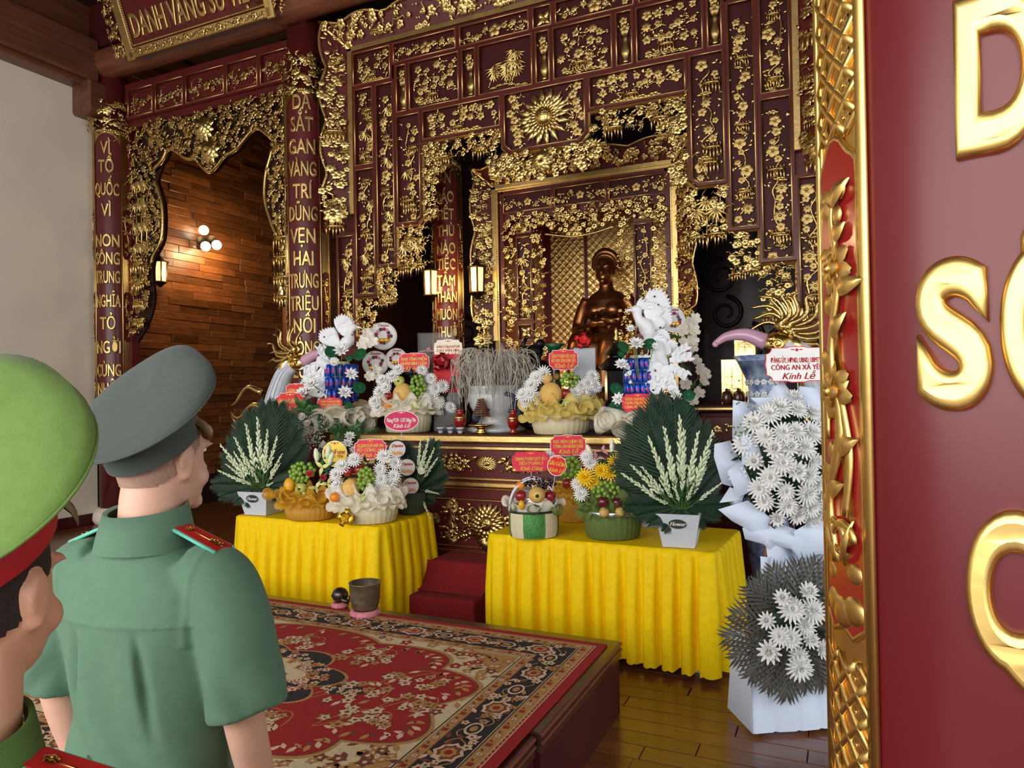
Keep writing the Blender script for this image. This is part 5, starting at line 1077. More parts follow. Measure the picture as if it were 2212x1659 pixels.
def tin(w, R_, h, label, face=0):
    t = thing('biscuit_tin', label, 'biscuit tin', tuple(w), RZ); t.rotation_euler = (0, 0, RZ + .25)
    g = lathe([(0, -h), (R_ * .98, -h), (R_, -h * .9), (R_, 0), (R_ * .96, .004), (0, .004)], 32, False).t((0, 0, 0), (pi / 2, 0, 0)); obj('can_body', g, 'tin_navy' if not face else 'tin_white', t, 'auto')
    obj('lid_print', lathe([(0, .0065), (R_ * .86, .0065), (R_ * .88, .004)], 32, False).t((0, 0, 0), (pi / 2, 0, 0)), 'tin_white' if not face else 'card_white', t, 'auto')
    if not face:
        obj('lettering', join([text('Danisa', R_ * .34, 0, 0, .9, .3, 2, .06).t((0, -.008, R_ * .22))]), 'ink_red', t, False)
        obj('cookie_print', join([lathe([(R_ * .08, 0), (R_ * .17, 0)], 12, False).t((R_ * (-.4 + .27 * k), -.008, -R_ * (.38 + .08 * (k % 2))), (pi / 2, 0, 0)) for k in range(4)]), 'orange_peel', t, False)
    else:
        r = random.Random(int(R_ * 1e4)); obj('flower_print', join([GF.t((R_ * .55 * cos(a) * r.uniform(.7, 1.1), -.008, R_ * .5 * sin(a)), (0, a, 0), (R_ * .15, R_ * .02, R_ * .15)).m(k % 3) for k, a in enumerate(np.linspace(0, 6.28, 14))] + [join([text('Danisa', R_ * .2, 0, 0, 1, .3, 2, .05).t((0, -.008, R_ * .68))])]), ['red_petal', 'tin_navy', 'pink_petal'], t, False)
        obj('cookie_print', join([ball(R_ * .2, 10, 4, (1, .1, .7)).t((R_ * (-.3 + .3 * k), -.008, -R_ * .3)) for k in range(3)]), 'ribbon_gold', t)
for px, py, lb in ((864, 968, 'navy biscuit tin, topmost of the three beside the cream basket'), (884, 1007, 'navy biscuit tin, middle one of the three beside the cream basket'), (891, 1047, 'navy biscuit tin, lowest of the three by the dark green tub')): tin(A.w(px, py, -.09), A.m(20), .055, lb)
# arrangement standing behind the left table
A = Arr(690, 985, Y=5.17, Z=.6); t = thing('flower_arrangement', 'tall arrangement of white roses, lotus buds and baby breath behind the left table', 'flower arrangement', (A.p[0], A.p[1], 0), RZ)
class A2_(Arr): pass
zz = A.p[2]; A.p = np.array([A.p[0], A.p[1], 0.]); A.by += zz * A.s
obj('vase', lathe([(0, 0), (.08, 0), (.09, .03), (.07, .3), (.085, .62), (.1, .7), (.09, .7), (0, .66)], 24, False), 'fabric_dark', t)
flowers(A, t, 'rose_white', 'white_rose', [(660, 900), (662, 935), (672, 915), (658, 955), (700, 962), (640, 915), (690, 985)], 11, -.03, .4, 7); flowers(A, t, 'lotus', 'lotus_bud', [(762, 945), (757, 960), (770, 975)], 12, -.05, .9, 8)
r = random.Random(3); obj('baby_breath', join([ball(A.m(1.7), 5, 3).t(A.l(680 + r.gauss(0, 14), 940 + r.gauss(0, 18), r.uniform(-.06, .02))) for _ in range(170)]), 'white_petal', t, kind='stuff')
leaves(A, t, 'foliage', [(640, 905), (655, 880), (690, 930), (700, 975), (720, 985), (650, 965), (740, 960), (760, 930), (670, 890), (780, 935), (730, 935), (710, 1000), (690, 1010)], 26, 'leaf_green', 7, 4)
obj('pine_needles', join([rod(A.l(770 + r.uniform(-30, 30), 950 + r.uniform(-4, 12), r.uniform(-.03, .04)), A.l(770 + r.uniform(-52, 55), 928 + r.uniform(-8, 14), r.uniform(-.05, .05)), .0022, 3) for _ in range(110)]), 'leaf_green', t, kind='stuff')
# ---------------------------------------------------------------- offerings on the right table
A = Arr(1153, 1156, Z=.745); t = A.thing('fruit_basket', 'clear-domed fruit basket wrapped in cream and glittering green on the right table', 'fruit basket'); R_ = A.m(54); h = A.m(56)
for k, (a0, a1, m) in enumerate(((-2.75, -2.02, 'fabric_cream'), (-2.02, -1.12, 'glitter_green'), (-1.12, -.4, 'fabric_cream'), (-.4, .2, 'fabric_green'), (.2, 3.53, 'fabric_green'))):
    obj('fabric_panel', sheet([[(R_ * q * (1 + .012 * sin(60 * a)) * cos(a), R_ * q * .85 * (1 + .012 * sin(60 * a)) * sin(a), z) for q, z in ((.93, 0), (1.0, h * .3), (1.0, h * .7), (.99, h * .98))] for a in np.linspace(a0, a1, 24)]), m, t)
obj('ribbon_band', lathe([(R_ * 1.01, h * .93), (R_ * 1.02, h * .97), (R_ * 1.01, h * 1.02)], 40, False, sy=.85), 'ribbon_black', t)
obj('tulle_ruffle', join([ruffle(R_ * .9, R_ * 1.2, h, h * 1.3, 10, R_ * .22, 6).t(sc=(1, .85, 1))]), 'tulle_cream', t); obj('green_ruffle', puffs(R_ * .62, h * 1.02, 6, R_ * .5, 8).t(sc=(1, .85, 1)), 'tulle_green', t)
obj('fruit_bed', ball(R_ * .85, 16, 8, (1, .8, .5)).t((0, 0, h)), 'leaf_dark', t)
obj('handle', join([tube([(A.m(52) * cos(a), y, h + A.m(68) * sin(a)) for a in np.linspace(0, pi, 25)], .006, 6) for y in (-.07, .03)]), 'ribbon_white', t)
obj('clear_dome', ball(A.m(51), 24, 14, (1, .85, 1.3)).t((0, 0, h)), 'clear_film', t)
obj('paper_petal', join([petal(A.m(22), A.m(7), .2, .3).t(A.l(1160, 1072, -.12), (0, a, 0)) for a in (-2.2, -1.9, -1.6, 1.6, 1.9, 2.2, 2.6, -2.6, 3.1)]), 'white_petal', t)
fruit(A, 'pear', 1160, 1063, 18, -.13, 'large golden pear with a dark round sticker under the clear dome', sticker=True); fruit(A, 'apple', 1126, 1066, 12, -.09, 'red apple left of the golden pear under the clear dome'); fruit(A, 'apple', 1188, 1068, 12, -.09, 'red apple right of the golden pear under the clear dome'); fruit(A, 'orange', 1127, 1046, 10, -.05, 'orange at the top left under the clear dome'); fruit(A, 'mango', 1127, 1083, 8, -.14, 'small yellow mango at the rim of the domed basket')
grapes(A, 1164, 1043, 36, 12, -.05, 'bunch of black grapes across the back of the clear dome', 'grape_black', 4.2, 3)
A = Arr(1238, 1122, Y=4.98, Z=.745); t = basket(A, 'tall yellow wrapped basket with limes and an apple behind the domed basket', 62, 62, 'fabric_yellow', 0, 1.3, 'tulle_yellow', .5, 1)
bow(A.m(14), 'ribbon_gold', t, tuple(A.l(1240, 1072, -.13)), (pi / 2, 0, 0)); grapes(A, 1232, 1012, 20, 26, -.04, 'bunch of lime-green grapes above the yellow wrapped basket', gr=5.6, seed=4); fruit(A, 'apple', 1226, 1040, 11, -.09, 'red apple above the yellow wrapped basket')
flowers(A, t, 'mum_white', 'chrysanthemum', [(1190, 985, .05), (1245, 1042), (1254, 1062), (1262, 1050)], 15)
A = Arr(1324, 1160, Z=.745); t = basket(A, 'moss green fruit basket with yellow chrysanthemums on the right table', 122, 62, 'fabric_green', 0, 1.2, 'tulle_green', .36)
obj('silver_band', lathe([(A.m(62), A.m(52)), (A.m(63), A.m(56)), (A.m(62), A.m(59))], 40, False, sy=.8), 'can_silver', t)
flowers(A, t, 'mum_yellow', 'yellow_chrysanthemum', [(1264, 1028), (1298, 1014), (1332, 1000), (1318, 1018), (1280, 1040)], 19, -.06, .4, 3); flowers(A, t, 'mum_white', 'chrysanthemum', [(1247, 1042), (1256, 1065), (1268, 985), (1278, 1000)], 15, -.04, .3, 4); flowers(A, t, 'lily_pink', 'pink_lily', [(1292, 990), (1306, 975), (1286, 1004), (1345, 985)], 17, 0, .6, 5)
leaves(A, t, 'foliage', [(1280, 1005), (1330, 980), (1300, 1030), (1255, 1030), (1345, 1000), (1310, 990)], 18, 'leaf_green', 5, 5, .02)
obj('lily_bud', join([ball(A.m(6), 8, 6, (1, 1, 2.8)).t(A.l(px, py, .02), (0, a, 0)) for px, py, a in ((1327, 965, 0), (1278, 975, -.4), (1355, 975, .4))]), 'cream_petal', t, kind='stuff')
obj('clear_dome', ball(A.m(50), 24, 12, (1, .8, 1.25)).t(A.l(1324, 1090, 0)), 'clear_film', t)
grapes(A, 1312, 1056, 34, 18, -.09, 'bunch of pale green grapes in the moss green basket', gr=5, seed=5); fruit(A, 'plum', 1299, 1077, 13, -.13, 'dark red apple at the left of the moss green basket'); fruit(A, 'plum', 1327, 1079, 12, -.13, 'dark red apple at the middle of the moss green basket')
for px, lb in ((1300, 'left'), (1333, 'middle'), (1364, 'right')): fruit(A, 'pear', px, 1098, 11, -.15, f'tan pear at the {lb} of the front row in the moss green basket')
A = Arr(1470, 1176, Z=.745)
palm_tub(A, 'palm leaves and tuberoses in a grey tub on the right end of the right table', 92, [(1352, 1060), (1350, 1015), (1362, 975), (1385, 935), (1412, 905), (1440, 880), (1470, 888), (1500, 908), (1530, 935), (1552, 975), (1560, 1020), (1558, 1060)],
         [(1400, 945), (1412, 985), (1432, 925), (1436, 955), (1467, 902), (1476, 930), (1500, 935), (1498, 970), (1532, 935), (1528, 975), (1520, 1010), (1548, 1040), (1362, 1000), (1345, 1020), (1385, 1005), (1440, 1000), (1470, 985), (1420, 1030), (1400, 1065), (1455, 1050), (1490, 1040)], 72,
         [(1355, 1085), (1375, 1105), (1400, 1120), (1430, 1135), (1470, 1140), (1510, 1130), (1540, 1110), (1560, 1080)], 6)
bx_ = tag(obj('gift_box', join([box(-.09, .09, -.06, .06, 0, .13, .004)]), 'ribbon_white', loc=(-1.22, 4.98, .745), rot=(0, 0, .4)), 'pale lilac gift box behind the grey tub on the right table', 'box')
# ---------------------------------------------------------------- offerings on the altar
Z1 = 1.347
A = Arr(882, 930, Y=5.5, Z=Z1); t = basket(A, 'fruit basket with melon and white chrysanthemums on the left half of the altar', 100, 48, 'fabric_cream', 0, 1.45, 'tulle_cream', .5)
flowers(A, t, 'mum_white', 'chrysanthemum', [(832, 822), (826, 846), (816, 866), (840, 838), (852, 814), (822, 880), (866, 800), (930, 846), (945, 840), (960, 836), (926, 866), (950, 872), (975, 882), (938, 858), (915, 802), (935, 820)], 14, -.08, .3, 9); leaves(A, t, 'foliage', [(840, 850), (935, 880), (955, 860), (830, 860), (890, 810)], 14, 'leaf_dark', 5, 6)
grapes(A, 908, 838, 15, 26, -.1, 'bunch of green grapes in the left altar basket', gr=4.6, seed=6); fruit(A, 'melon', 875, 852, 22, -.08, 'round orange melon in the left altar basket'); fruit(A, 'gapple', 866, 823, 12, -.06, 'pale green apple with a black sticker atop the left altar melon', sticker=True); fruit(A, 'apple', 843, 855, 10, -.1, 'dark red apple at the left of the left altar basket'); fruit(A, 'orange', 845, 873, 10.5, -.13, 'orange below the red apple in the left altar basket'); fruit(A, 'gpear', 905, 874, 11, -.15, 'green pear with sticker below the grapes in the left altar basket', sticker=True)
A = Arr(1212, 930, Y=5.48, Z=Z1); t = basket(A, 'fruit basket with melon and white chrysanthemums on the right half of the altar', 124, 40, 'fabric_cream', 0, 1.35, 'tulle_gold', .42)
flowers(A, t, 'mum_white', 'chrysanthemum', [(1160, 816), (1150, 832), (1145, 850), (1162, 860), (1132, 852), (1176, 806), (1138, 868), (1256, 836), (1270, 830), (1242, 850), (1260, 850), (1284, 836), (1280, 816), (1246, 872), (1268, 872), (1230, 862)], 16, -.08, .3, 10); leaves(A, t, 'foliage', [(1150, 860), (1270, 860), (1250, 820), (1165, 840), (1210, 830)], 15, 'leaf_dark', 5, 7)
grapes(A, 1231, 822, 19, 14, -.07, 'bunch of green grapes in the right altar basket', gr=5, seed=7); fruit(A, 'melon', 1190, 852, 24, -.1, 'round orange melon in the right altar basket'); fruit(A, 'pear', 1182, 818, 13, -.06, 'tan pear tied on top of the right altar melon'); fruit(A, 'kiwi', 1204, 814, 9, -.05, 'brown kiwi beside the tan pear in the right altar basket'); fruit(A, 'apple', 1221, 850, 11, -.1, 'red apple below the grapes in the right altar basket'); fruit(A, 'gpear', 1223, 872, 11, -.16, 'green pear with dark sticker at the front of the right altar basket', sticker=True)
# phoenix arrangements
def feather(L, W, curl, n=7):
    P = []
    for i in range(n + 1):
        u = i / n; w = W * (.35 + .65 * sin(pi * min(1, u * .9 + .05))) * (1 if u < .97 else .3); a = curl * u * u; x = L * (u if abs(curl) < 1e-3 else sin(a) / max(abs(curl), .3) * 1.0) if False else 0
        P.append([(s * w / 2 + L * .35 * curl * u * u, -.012 * (1 - s * s) - .01 * u, L * u * (1 - .12 * abs(curl) * u)) for s in (-1, -.4, .4, 1)])
    return sheet(P)
def phoenix(A, t, body, wing1, wing2, tail, sg, s):
    """white foam phoenix: body path in pixels, two fanned wings and a sweeping tail"""
    pth = spline([A.l(x, y, -.05) for x, y in body], 24); rr_ = np.interp(np.linspace(0, 1, 24), [0, .25, .5, .75, .92, 1], [.02, .05, .055, .028, .03, .012]) * s
    gs = [tube(pth, rr_, 10)]; hd = pth[-1]; e = np.array([sg, 0, 0])
    gs.append(ball(.034 * s, 12, 8, (1.15, .9, .9)).t(hd)); gs.append(tube([hd + e * .02 * s, hd + e * .06 * s + (0, 0, -.004), hd + e * .085 * s + (0, 0, -.02)], [.014 * s, .009 * s, .002], 6))
    gs += [feather(.10 * s, .022 * s, sg * -.9).t(hd, (0, -sg * (.1 + .28 * k), 0)) for k in range(5)]
    for (x, y, a0, a1, L0, n) in (wing1, wing2):
        c = A.l(x, y, -.03); gs += [feather(L0 * s * (1 - .35 * abs(k / (n - 1) - .35)), .05 * s, .55 * (1 if a1 > a0 else -1)).t(c + np.array([0, .003 * k, 0]), (0, a0 + (a1 - a0) * k / (n - 1), 0)) for k in range(n)]
        gs += [feather(L0 * s * .5, .05 * s, .3).t(c + np.array([0, -.012, 0]), (0, a0 + (a1 - a0) * k / 6, 0)) for k in range(7)]
    for (x, y, x2, y2, cu, W_) in tail:
        a, b = A.l(x, y, -.06), A.l(x2, y2, -.07); d = b - a; L = np.linalg.norm(d); an = atan2(d[0], d[2])
        gs.append(feather(L, W_ * s, cu, 10).t(a, (0, an, 0))); gs += [feather(L * .3, W_ * .5 * s, cu * 2).t(a + d * u + np.array([0, -.008, 0]), (0, an + q * .6, 0)) for u in (.25, .5, .72) for q in (-1, 1)]
    return join(gs)
def phoenix_set(A, label, cans, lotus, lvs, ph, skirt, card_args, seed):
    t = A.thing('phoenix_arrangement', label, 'phoenix arrangement'); w, hz = skirt; R_ = A.m(w) / 2
    obj('base_drum', cyl(R_ * .62, 0, A.m(hz) * 1.2, 24), 'fabric_cream', t)
    obj('organza_loops', join([puffs(R_ * .5, A.m(hz) * q, 15, R_ * .62, k, -.05 - .1 * k) for k, q in enumerate((.5, .78, 1.05))]), 'tulle_cream', t)
    x0, x1, y0, y1 = cans; rc = A.m(6); hc = A.m(27); n = 0; cx = A.l((x0 + x1) / 2, y1); RR = A.m(x1 - x0) / 2
    mc = meshof(join([lathe([(0, 0), (rc * .8, 0), (rc, .008), (rc, hc * .88), (rc * .75, hc * .97)], 12, False), lathe([(rc * .75, hc * .97), (rc * .7, hc * .98), (0, hc * .96)], 12, False).m(1), lathe([(rc * 1.012, hc * .3), (rc * 1.012, hc * .62)], 4, False, -1.9, -1.3).m(2)]), ['can_blue', 'can_silver', 'card_magenta'], 'can')
    for lv in range(3):
        for k in range(14): a = 2 * pi * k / 14 + lv * .2; obj('can', mc, None, t, loc=(cx[0] + (RR - rc) * cos(a), (RR - rc) * sin(a), cx[2] + lv * hc))
    obj('inner_post', cyl(RR * .5, 0, cx[2] + 3.2 * hc, 12).t((cx[0], 0, 0)), 'fabric_cream', t)
    for nm, g in ph:
        po = obj(nm, g, 'foam_white', t); rb = random.Random(len(g.V)); obj('dark_bead', join([ball(.008, 6, 4).t(g.V[rb.randrange(len(g.V))] + np.array([0, -.012, 0])) for _ in range(9)]), 'sticker_black', po, kind='stuff')
    flowers(A, t, 'lotus', 'lotus', lotus, 17, -RR - .04, .5, seed)
    for i, (px, py, s_) in enumerate(lvs):
        R2 = A.m(s_); g = lathe([(0, -.012), (R2 * .5, 0), (R2, -.004 * (i % 3))], 20, False); o = obj('lotus_leaf', g, 'leaf_lotus', t, loc=tuple(A.l(px, py, -RR - .01))); orient(o, (.3 * (-1) ** i, -.9, .5))
    obj('stem', join([tube([A.l((x0 + x1) / 2, y1, -.05), (A.l(px, py, -RR) + A.l((x0 + x1) / 2, y1, -RR)) / 2 + [0, -.02, 0], A.l(px, py, -RR - .03)], .004, 4) for px, py, *_ in lotus]), 'stem_green', t, kind='stuff')
    return t
A = Arr(730, 930, Y=5.52, Z=Z1)
ph1 = phoenix(A, None, [(735, 768), (745, 752), (758, 735), (762, 718), (768, 708)], (738, 745, -1.5, -.55, .22, 9), (750, 725, -.75, .35, .20, 9), [], 1, 1.1)
ph2 = phoenix(A, None, [(722, 800), (712, 790), (700, 780), (702, 768), (712, 762)], (705, 775, -.6, .5, .14, 7), (715, 790, .4, 1.4, .12, 6), [(705, 790, 672, 850, .6, .06), (708, 795, 690, 870, .7, .07), (715, 800, 705, 868, .5, .06), (700, 780, 655, 800, -.6, .055), (720, 800, 745, 835, -.7, .06), (725, 790, 765, 815, -.5, .05), (695, 785, 660, 835, .4, .05), (700, 800, 668, 862, .9, .05), (715, 780, 690, 745, .5, .05)], 1, 1.0)
phoenix_set(A, 'white foam phoenix arrangement with blue cans and lotus at the left end of the altar', (702, 776, 780, 868), [(752, 762), (772, 812), (756, 850), (690, 832), (668, 850), (735, 788, -.2, 9)], [(728, 762, 14), (788, 768, 15), (675, 876, 16), (757, 884, 18), (786, 838, 14), (765, 775, 8)], [('phoenix', ph1), ('phoenix', ph2)], (134, 46), None, 3)
flowers(A, bpy.data.objects['phoenix_arrangement'], 'orchid', 'cream_orchid', [(790, 735, .0), (800, 745, .0), (785, 748, .0), (808, 738, .02), (795, 722, .02), (815, 800, 0), (822, 820, 0), (800, 815, 0)], 15, .0, .2, 4)
A = Arr(1385, 934, Y=5.5, Z=Z1)
ph1 = phoenix(A, None, [(1400, 738), (1402, 722), (1396, 705), (1382, 690), (1378, 670)], (1402, 690, -.1, 1.0, .24, 10), (1412, 710, .2, 1.1, .19, 8), [], -1, 1.15)
ph2 = phoenix(A, None, [(1440, 790), (1425, 770), (1420, 752), (1410, 742), (1402, 740)], (1425, 745, -.2, .9, .12, 7), (1430, 760, .6, 1.6, .13, 7), [(1425, 780, 1345, 805, .4, .07), (1430, 785, 1360, 835, -.3, .07), (1440, 790, 1420, 862, .5, .075), (1445, 780, 1498, 775, -.5, .06), (1445, 790, 1490, 812, .8, .06), (1440, 790, 1458, 850, .6, .06), (1430, 790, 1395, 855, .4, .06), (1450, 770, 1490, 750, -.4, .05), (1430, 775, 1375, 780, .3, .05)], -1, 1.15)
t = phoenix_set(A, 'white foam phoenix arrangement with blue cans and lotus at the right end of the altar', (1348, 1412, 768, 854), [(1370, 748), (1340, 790), (1450, 856), (1332, 862), (1360, 715, -.15, 10), (1408, 752, -.2, 9)], [(1345, 750, 13), (1400, 745, 14), (1330, 838, 15), (1328, 876, 16), (1468, 880, 18), (1480, 855, 14), (1340, 765, 9)], [('phoenix', ph1), ('phoenix', ph2)], (150, 48), None, 5)
# white flower spray with a tin behind the right phoenix
A = Arr(1470, 920, Y=5.95, Z=Z1); t = A.thing('flower_arrangement', 'spray of cream roses and orchids rising behind the right phoenix arrangement', 'flower arrangement')
obj('vase', lathe([(0, 0), (.09, 0), (.1, .02), (.06, .12), (.09, .2), (0, .19)], 20, False), 'tub_grey', t)
flowers(A, t, 'orchid', 'cream_orchid', [(1490, 700), (1505, 690), (1500, 715), (1480, 740), (1498, 750), (1515, 800), (1505, 780), (1520, 825), (1510, 850), (1495, 865), (1525, 810), (1480, 830), (1440, 690), (1500, 735), (1475, 715)], 17, -.02, .2, 6); flowers(A, t, 'orchid_red', 'red_orchid', [(1478, 762), (1485, 775), (1445, 745)], 13, -.04)
leaves(A, t, 'foliage', [(1500, 770), (1490, 800), (1470, 730), (1505, 840), (1490, 860)], 22, 'leaf_green', 5, 8); obj('stem', join([tube([(0, 0, .15), (A.l(px, py) * .5 + [0, .02, .1]), A.l(px, py, 0)], .005, 4) for px, py in ((1490, 700), (1515, 810), (1440, 690), (1495, 865), (1480, 740))]), 'stem_green', t, kind='stuff')
tin(A.w(1456, 692, -.06), A.m(28), .05, 'round printed biscuit tin behind the head of the right phoenix', 1)
A = Arr(820, 925, Y=5.95, Z=Z1)
for px, py, r_, lb in ((831, 726, 30, 'round printed biscuit tin, the highest one behind the left phoenix'), (812, 785, 28, 'round printed biscuit tin behind the left phoenix, below the highest'), (858, 776, 24, 'round printed biscuit tin between the left phoenix and the red sign')): tin(A.w(px, py, 0 if py < 740 else .03), A.m(r_), .05, lb, 1)
t = A.thing('tin_rack', 'dark easel rack holding the printed tins behind the left phoenix', 'rack'); obj('rack_post', join([rod((.02, .09, 0), A.l(831, 700, .09), .012), rod((-.1, .1, .0), A.l(812, 770, .1), .012), rod((.18, .1, 0), A.l(858, 760, .1), .012)]), 'dark_metal', t, kind='stuff')
# ---------------------------------------------------------------- message cards
KL = lambda dz=-.28, h=.22: ('Kính Lễ', h, dz, .9, 'i')
card(627, 873, 62, 52, 5.1, [('CÔNG AN XÃ LƯƠNG BẰNG', .17, .12, .8, ''), ('Kính Lễ!', .24, -.22, .9, 'i')], 'bright red card with white rim standing in front of the left crane', 'card_crimson', stick=.3)
card(640, 843, 44, 30, 5.35, [('CÔNG AN XÃ', .2, .0, .8, '')], 'small red card half hidden above the bright red card by the left crane', 'card_crimson', stick=.35)
card(713, 874, 52, 30, 5.36, [('THƯỢNG TÁ BÙI NGỌC HƯNG', .15, .22, .8, ''), ('P.TRƯỞNG CÔNG AN CỬA KHẨU', .15, 0, .8, ''), ('CẢNG VIỆT NỘI BÀI', .15, -.22, .8, '')], 'pink card at the foot of the left phoenix arrangement', 'card_red', 'card_red', stick=0)
card(894, 783, 66, 42, 5.6, [('BAN TỈNH MIỀN', .17, .18, .8, ''), ('NHÂN BÌNH DÂN', .17, -.05, .8, ''), KL(-.3)], 'red card with white rim above the left altar fruit basket', stick=.12)
card(968, 753, 60, 40, 5.85, [('GIA ĐÌNH CỐ TỔNG BÍ THƯ ĐỖ MƯỜI', .13, .1, .8, ''), ('CAO VĂN SƠN', .14, -.1, .9, ''), ('Kính Lễ', .2, -.3, .9, 'i')], 'cream card with red lettering above the dark red bow', 'card_cream', 'card_white', 'ink_red', stick=.2)
card(1217, 777, 62, 45, 5.62, [('TỈNH ĐOÀN-HỘI LHTN', .17, .18, .8, ''), ('VIỆT NAM TỈNH HƯNG YÊN', .17, -.04, .8, ''), KL(-.28)], 'red card with white rim above the right altar fruit basket', stick=.14)
card(1378, 870, 68, 40, 5.3, [('THƯỢNG TÁ BÙI NGỌC HƯNG', .15, .2, .8, ''), ('P.TRƯỞNG CÔNG AN CỬA KHẨU', .15, 0, .8, ''), ('CẢNG VIỆT NỘI BÀI', .15, -.22, .8, '')], 'pink card at the foot of the right phoenix arrangement', 'card_red', 'card_red', stick=0)
card(1410, 920, 58, 44, 4.95, [('PHÒNG AN NINH ĐỐI', .16, .1, .8, ''), ('CÔNG AN TỈNH', .16, -.1, .8, ''), KL(-.3, .18)], 'crimson card half hidden behind the right palm leaves', 'card_magenta', stick=.52)
card(867, 909, 74, 44, 4.9, [('Phòng PC09 - CAT Hưng Yên', .2, .04, .75, ''), KL(-.24, .2)], 'magenta oval card on a stick below the left altar basket', 'card_magenta', 'card_white', 'ink_white', 'oval', .22)
card(723, 980, 54, 56, 4.72, [('MobiFone', .19, .08, .8, ''), ('HƯNG YÊN', .11, -.1, .8, '')], 'round yellow card on the left table behind the lilies', 'card_yellow', 'card_white', 'ink_red', 'oval', .2)
card(800, 970, 68, 44, 4.74, [('CỤC QUẢN LÝ XUẤT NHẬP CẢNH', .15, .17, .75, ''), ('BỘ CÔNG AN', .17, -.04, .9, ''), KL(-.29)], 'red card above the cream fruit basket on the left table', stick=.15)
card(1227, 962, 76, 46, 4.95, [('HỌC VIỆN CHÍNH TRỊ', .16, .18, .8, ''), ('CÔNG AN NHÂN DÂN', .17, -.04, .9, ''), KL(-.28)], 'red card with white rim above the yellow wrapped basket', stick=.2)
card(1147, 997, 80, 44, 4.6, [('TRUNG ĐOÀN CSCĐ SỐ 1', .16, .14, .8, ''), ('TIỂU ĐOÀN 3', .15, -.08, .9, ''), ('Kính Dâng', .2, -.32, .9, 'i')], 'pinkish red card above the clear-domed basket', 'card_red', 'card_red', stick=.16)
card(1203, 1006, 42, 44, 4.4, [('SÀI GÒN', .2, .1, .75, ''), KL(-.22, .2)], 'small red oval card on a white stick right of the domed basket', 'card_crimson', 'card_white', 'ink_yellow', 'oval', .26, roll=.2)
card(1722, 787, 136, 78, 3.92, [('ĐẢNG ỦY, HĐND, UBND, UBMTTQ', .14, .12, .78, ''), ('CÔNG AN XÃ YÊN', .14, -.08, .95, ''), ('Kính Lễ', .18, -.32, 1.1, 'i')], 'large white card with pink rim above the standing flower spray', 'card_white', 'card_red', 'ink_red', stick=.25)
# ---------------------------------------------------------------- things in the middle of the altar
mat('ceramic', S(196, 200, 202), .25, 0, .1, 30, coat=.3); mat('ceramic_blue', S(62, 74, 96), .25, 0, .2, 20, coat=.3); mat('ash', S(200, 194, 182), .9, 0, .2, 40); mat('amber_glass', S(196, 40, 16), .08, trans=.6, coat=.3); mat('glass', (.95, .97, .98), .04, alpha=.07); mat('incense', S(120, 74, 44), .8); mat('black_bronze', S(30, 28, 26), .35, .6, .3, 20); mat('brown_gloss', S(70, 34, 24), .25, 0, .2, 12, coat=.4)
A = Arr(1072, 922, Y=5.75, Z=Z1); t = A.thing('incense_urn', 'white ceramic incense urn with a dragon, bristling with burnt incense', 'incense urn'); k = A.m(1)
obj('urn_body', lathe([(r_ * k, z * k) for r_, z in ((0, 0), (62, 0), (64, 6), (46, 14), (36, 22), (44, 34), (56, 55), (60, 75), (56, 92), (60, 98), (54, 98), (50, 88), (0, 84))], 40, False), 'ceramic', t)
dr = [( 40 * cos(a) * k * (1 + .15 * sin(3 * a)), -48 * k - 4 * k * sin(2 * a), (55 + 24 * sin(1.7 * a)) * k) for a in np.linspace(-.2, 3.4, 40)]
obj('dragon_relief', join([tube(dr, np.linspace(3, 9, 40) * k, 8), ball(11 * k, 12, 8).t(dr[-1]), tube([(45 * k, -40 * k, 20 * k), (52 * k, -46 * k, 45 * k), (38 * k, -52 * k, 60 * k), (30 * k, -52 * k, 40 * k)], 6 * k, 8)] + [petal(10 * k, 6 * k, .3, .1).t(p, (.4, i * .4 - 2, 0)) for i, p in enumerate(dr[::3])]), 'ceramic_blue', t)
r = random.Random(9); gs = []
for i in range(330):
    a = r.uniform(0, 6.28); q = 46 * sqrt(r.random()); x, y = q * cos(a), q * sin(a); h = r.uniform(40, 95); out = r.uniform(.1, 1.0); ca, sa = cos(a + r.uniform(-.6, .6)), sin(a + r.uniform(-.6, .6)); cu = r.uniform(8, 22); d = r.uniform(-20, 70)
    q1 = np.array([x + out * 10 * ca, y + out * 10 * sa, 84 + h * .6]); q2 = np.array([x + out * 34 * ca, y + out * 34 * sa, 84 + h]); J = lambda m_: np.array([r.uniform(-m_, m_) for _ in range(3)])
    q3 = q2 + np.array([cu * ca, cu * sa, -h * .12]) + J(9); q4 = q3 + np.array([.5 * cu * ca, .5 * cu * sa, -24]) + J(10); q5 = q4 + np.array([-.2 * cu * ca, -.2 * cu * sa, -max(0, d)]) + J(12)
    gs.append(tube(spline([(x, y, 84), q1, q2, q3, q4, q5], 14) * k, .8 * k, 3, False))
for i in range(40): a = r.uniform(0, 6.28); gs.append(rod((20 * k * cos(a), 20 * k * sin(a), 80 * k), (r.uniform(10, 70) * k * cos(a), 40 * k * sin(a), r.uniform(150, 205) * k), .6 * k, 3))
obj('burnt_incense', join(gs), 'ash', t, kind='stuff')
A = Arr(1040, 930, Y=5.45, Z=Z1); k = A.m(1); t = A.thing('incense_coil', 'brown spiral incense coil over a brass footed dish', 'incense coil')
obj('dish', lathe([(r_ * k, z * k) for r_, z in ((0, 0), (15, 0), (12, 4), (8, 8), (12, 12), (27, 16), (28, 19), (24, 18), (0, 15))], 28, False), 'gold_bright', t); obj('pin', rod((0, 0, 14 * k), (0, 0, 74 * k), 1 * k, 5), 'can_silver', t)
obj('coil', tube([((6 + 13 * (1 - u)) * k * cos(u * 50), (6 + 13 * (1 - u)) * k * sin(u * 50), (36 + 38 * u) * k) for u in np.linspace(0, 1, 160)], 1.6 * k, 5), 'incense', t)
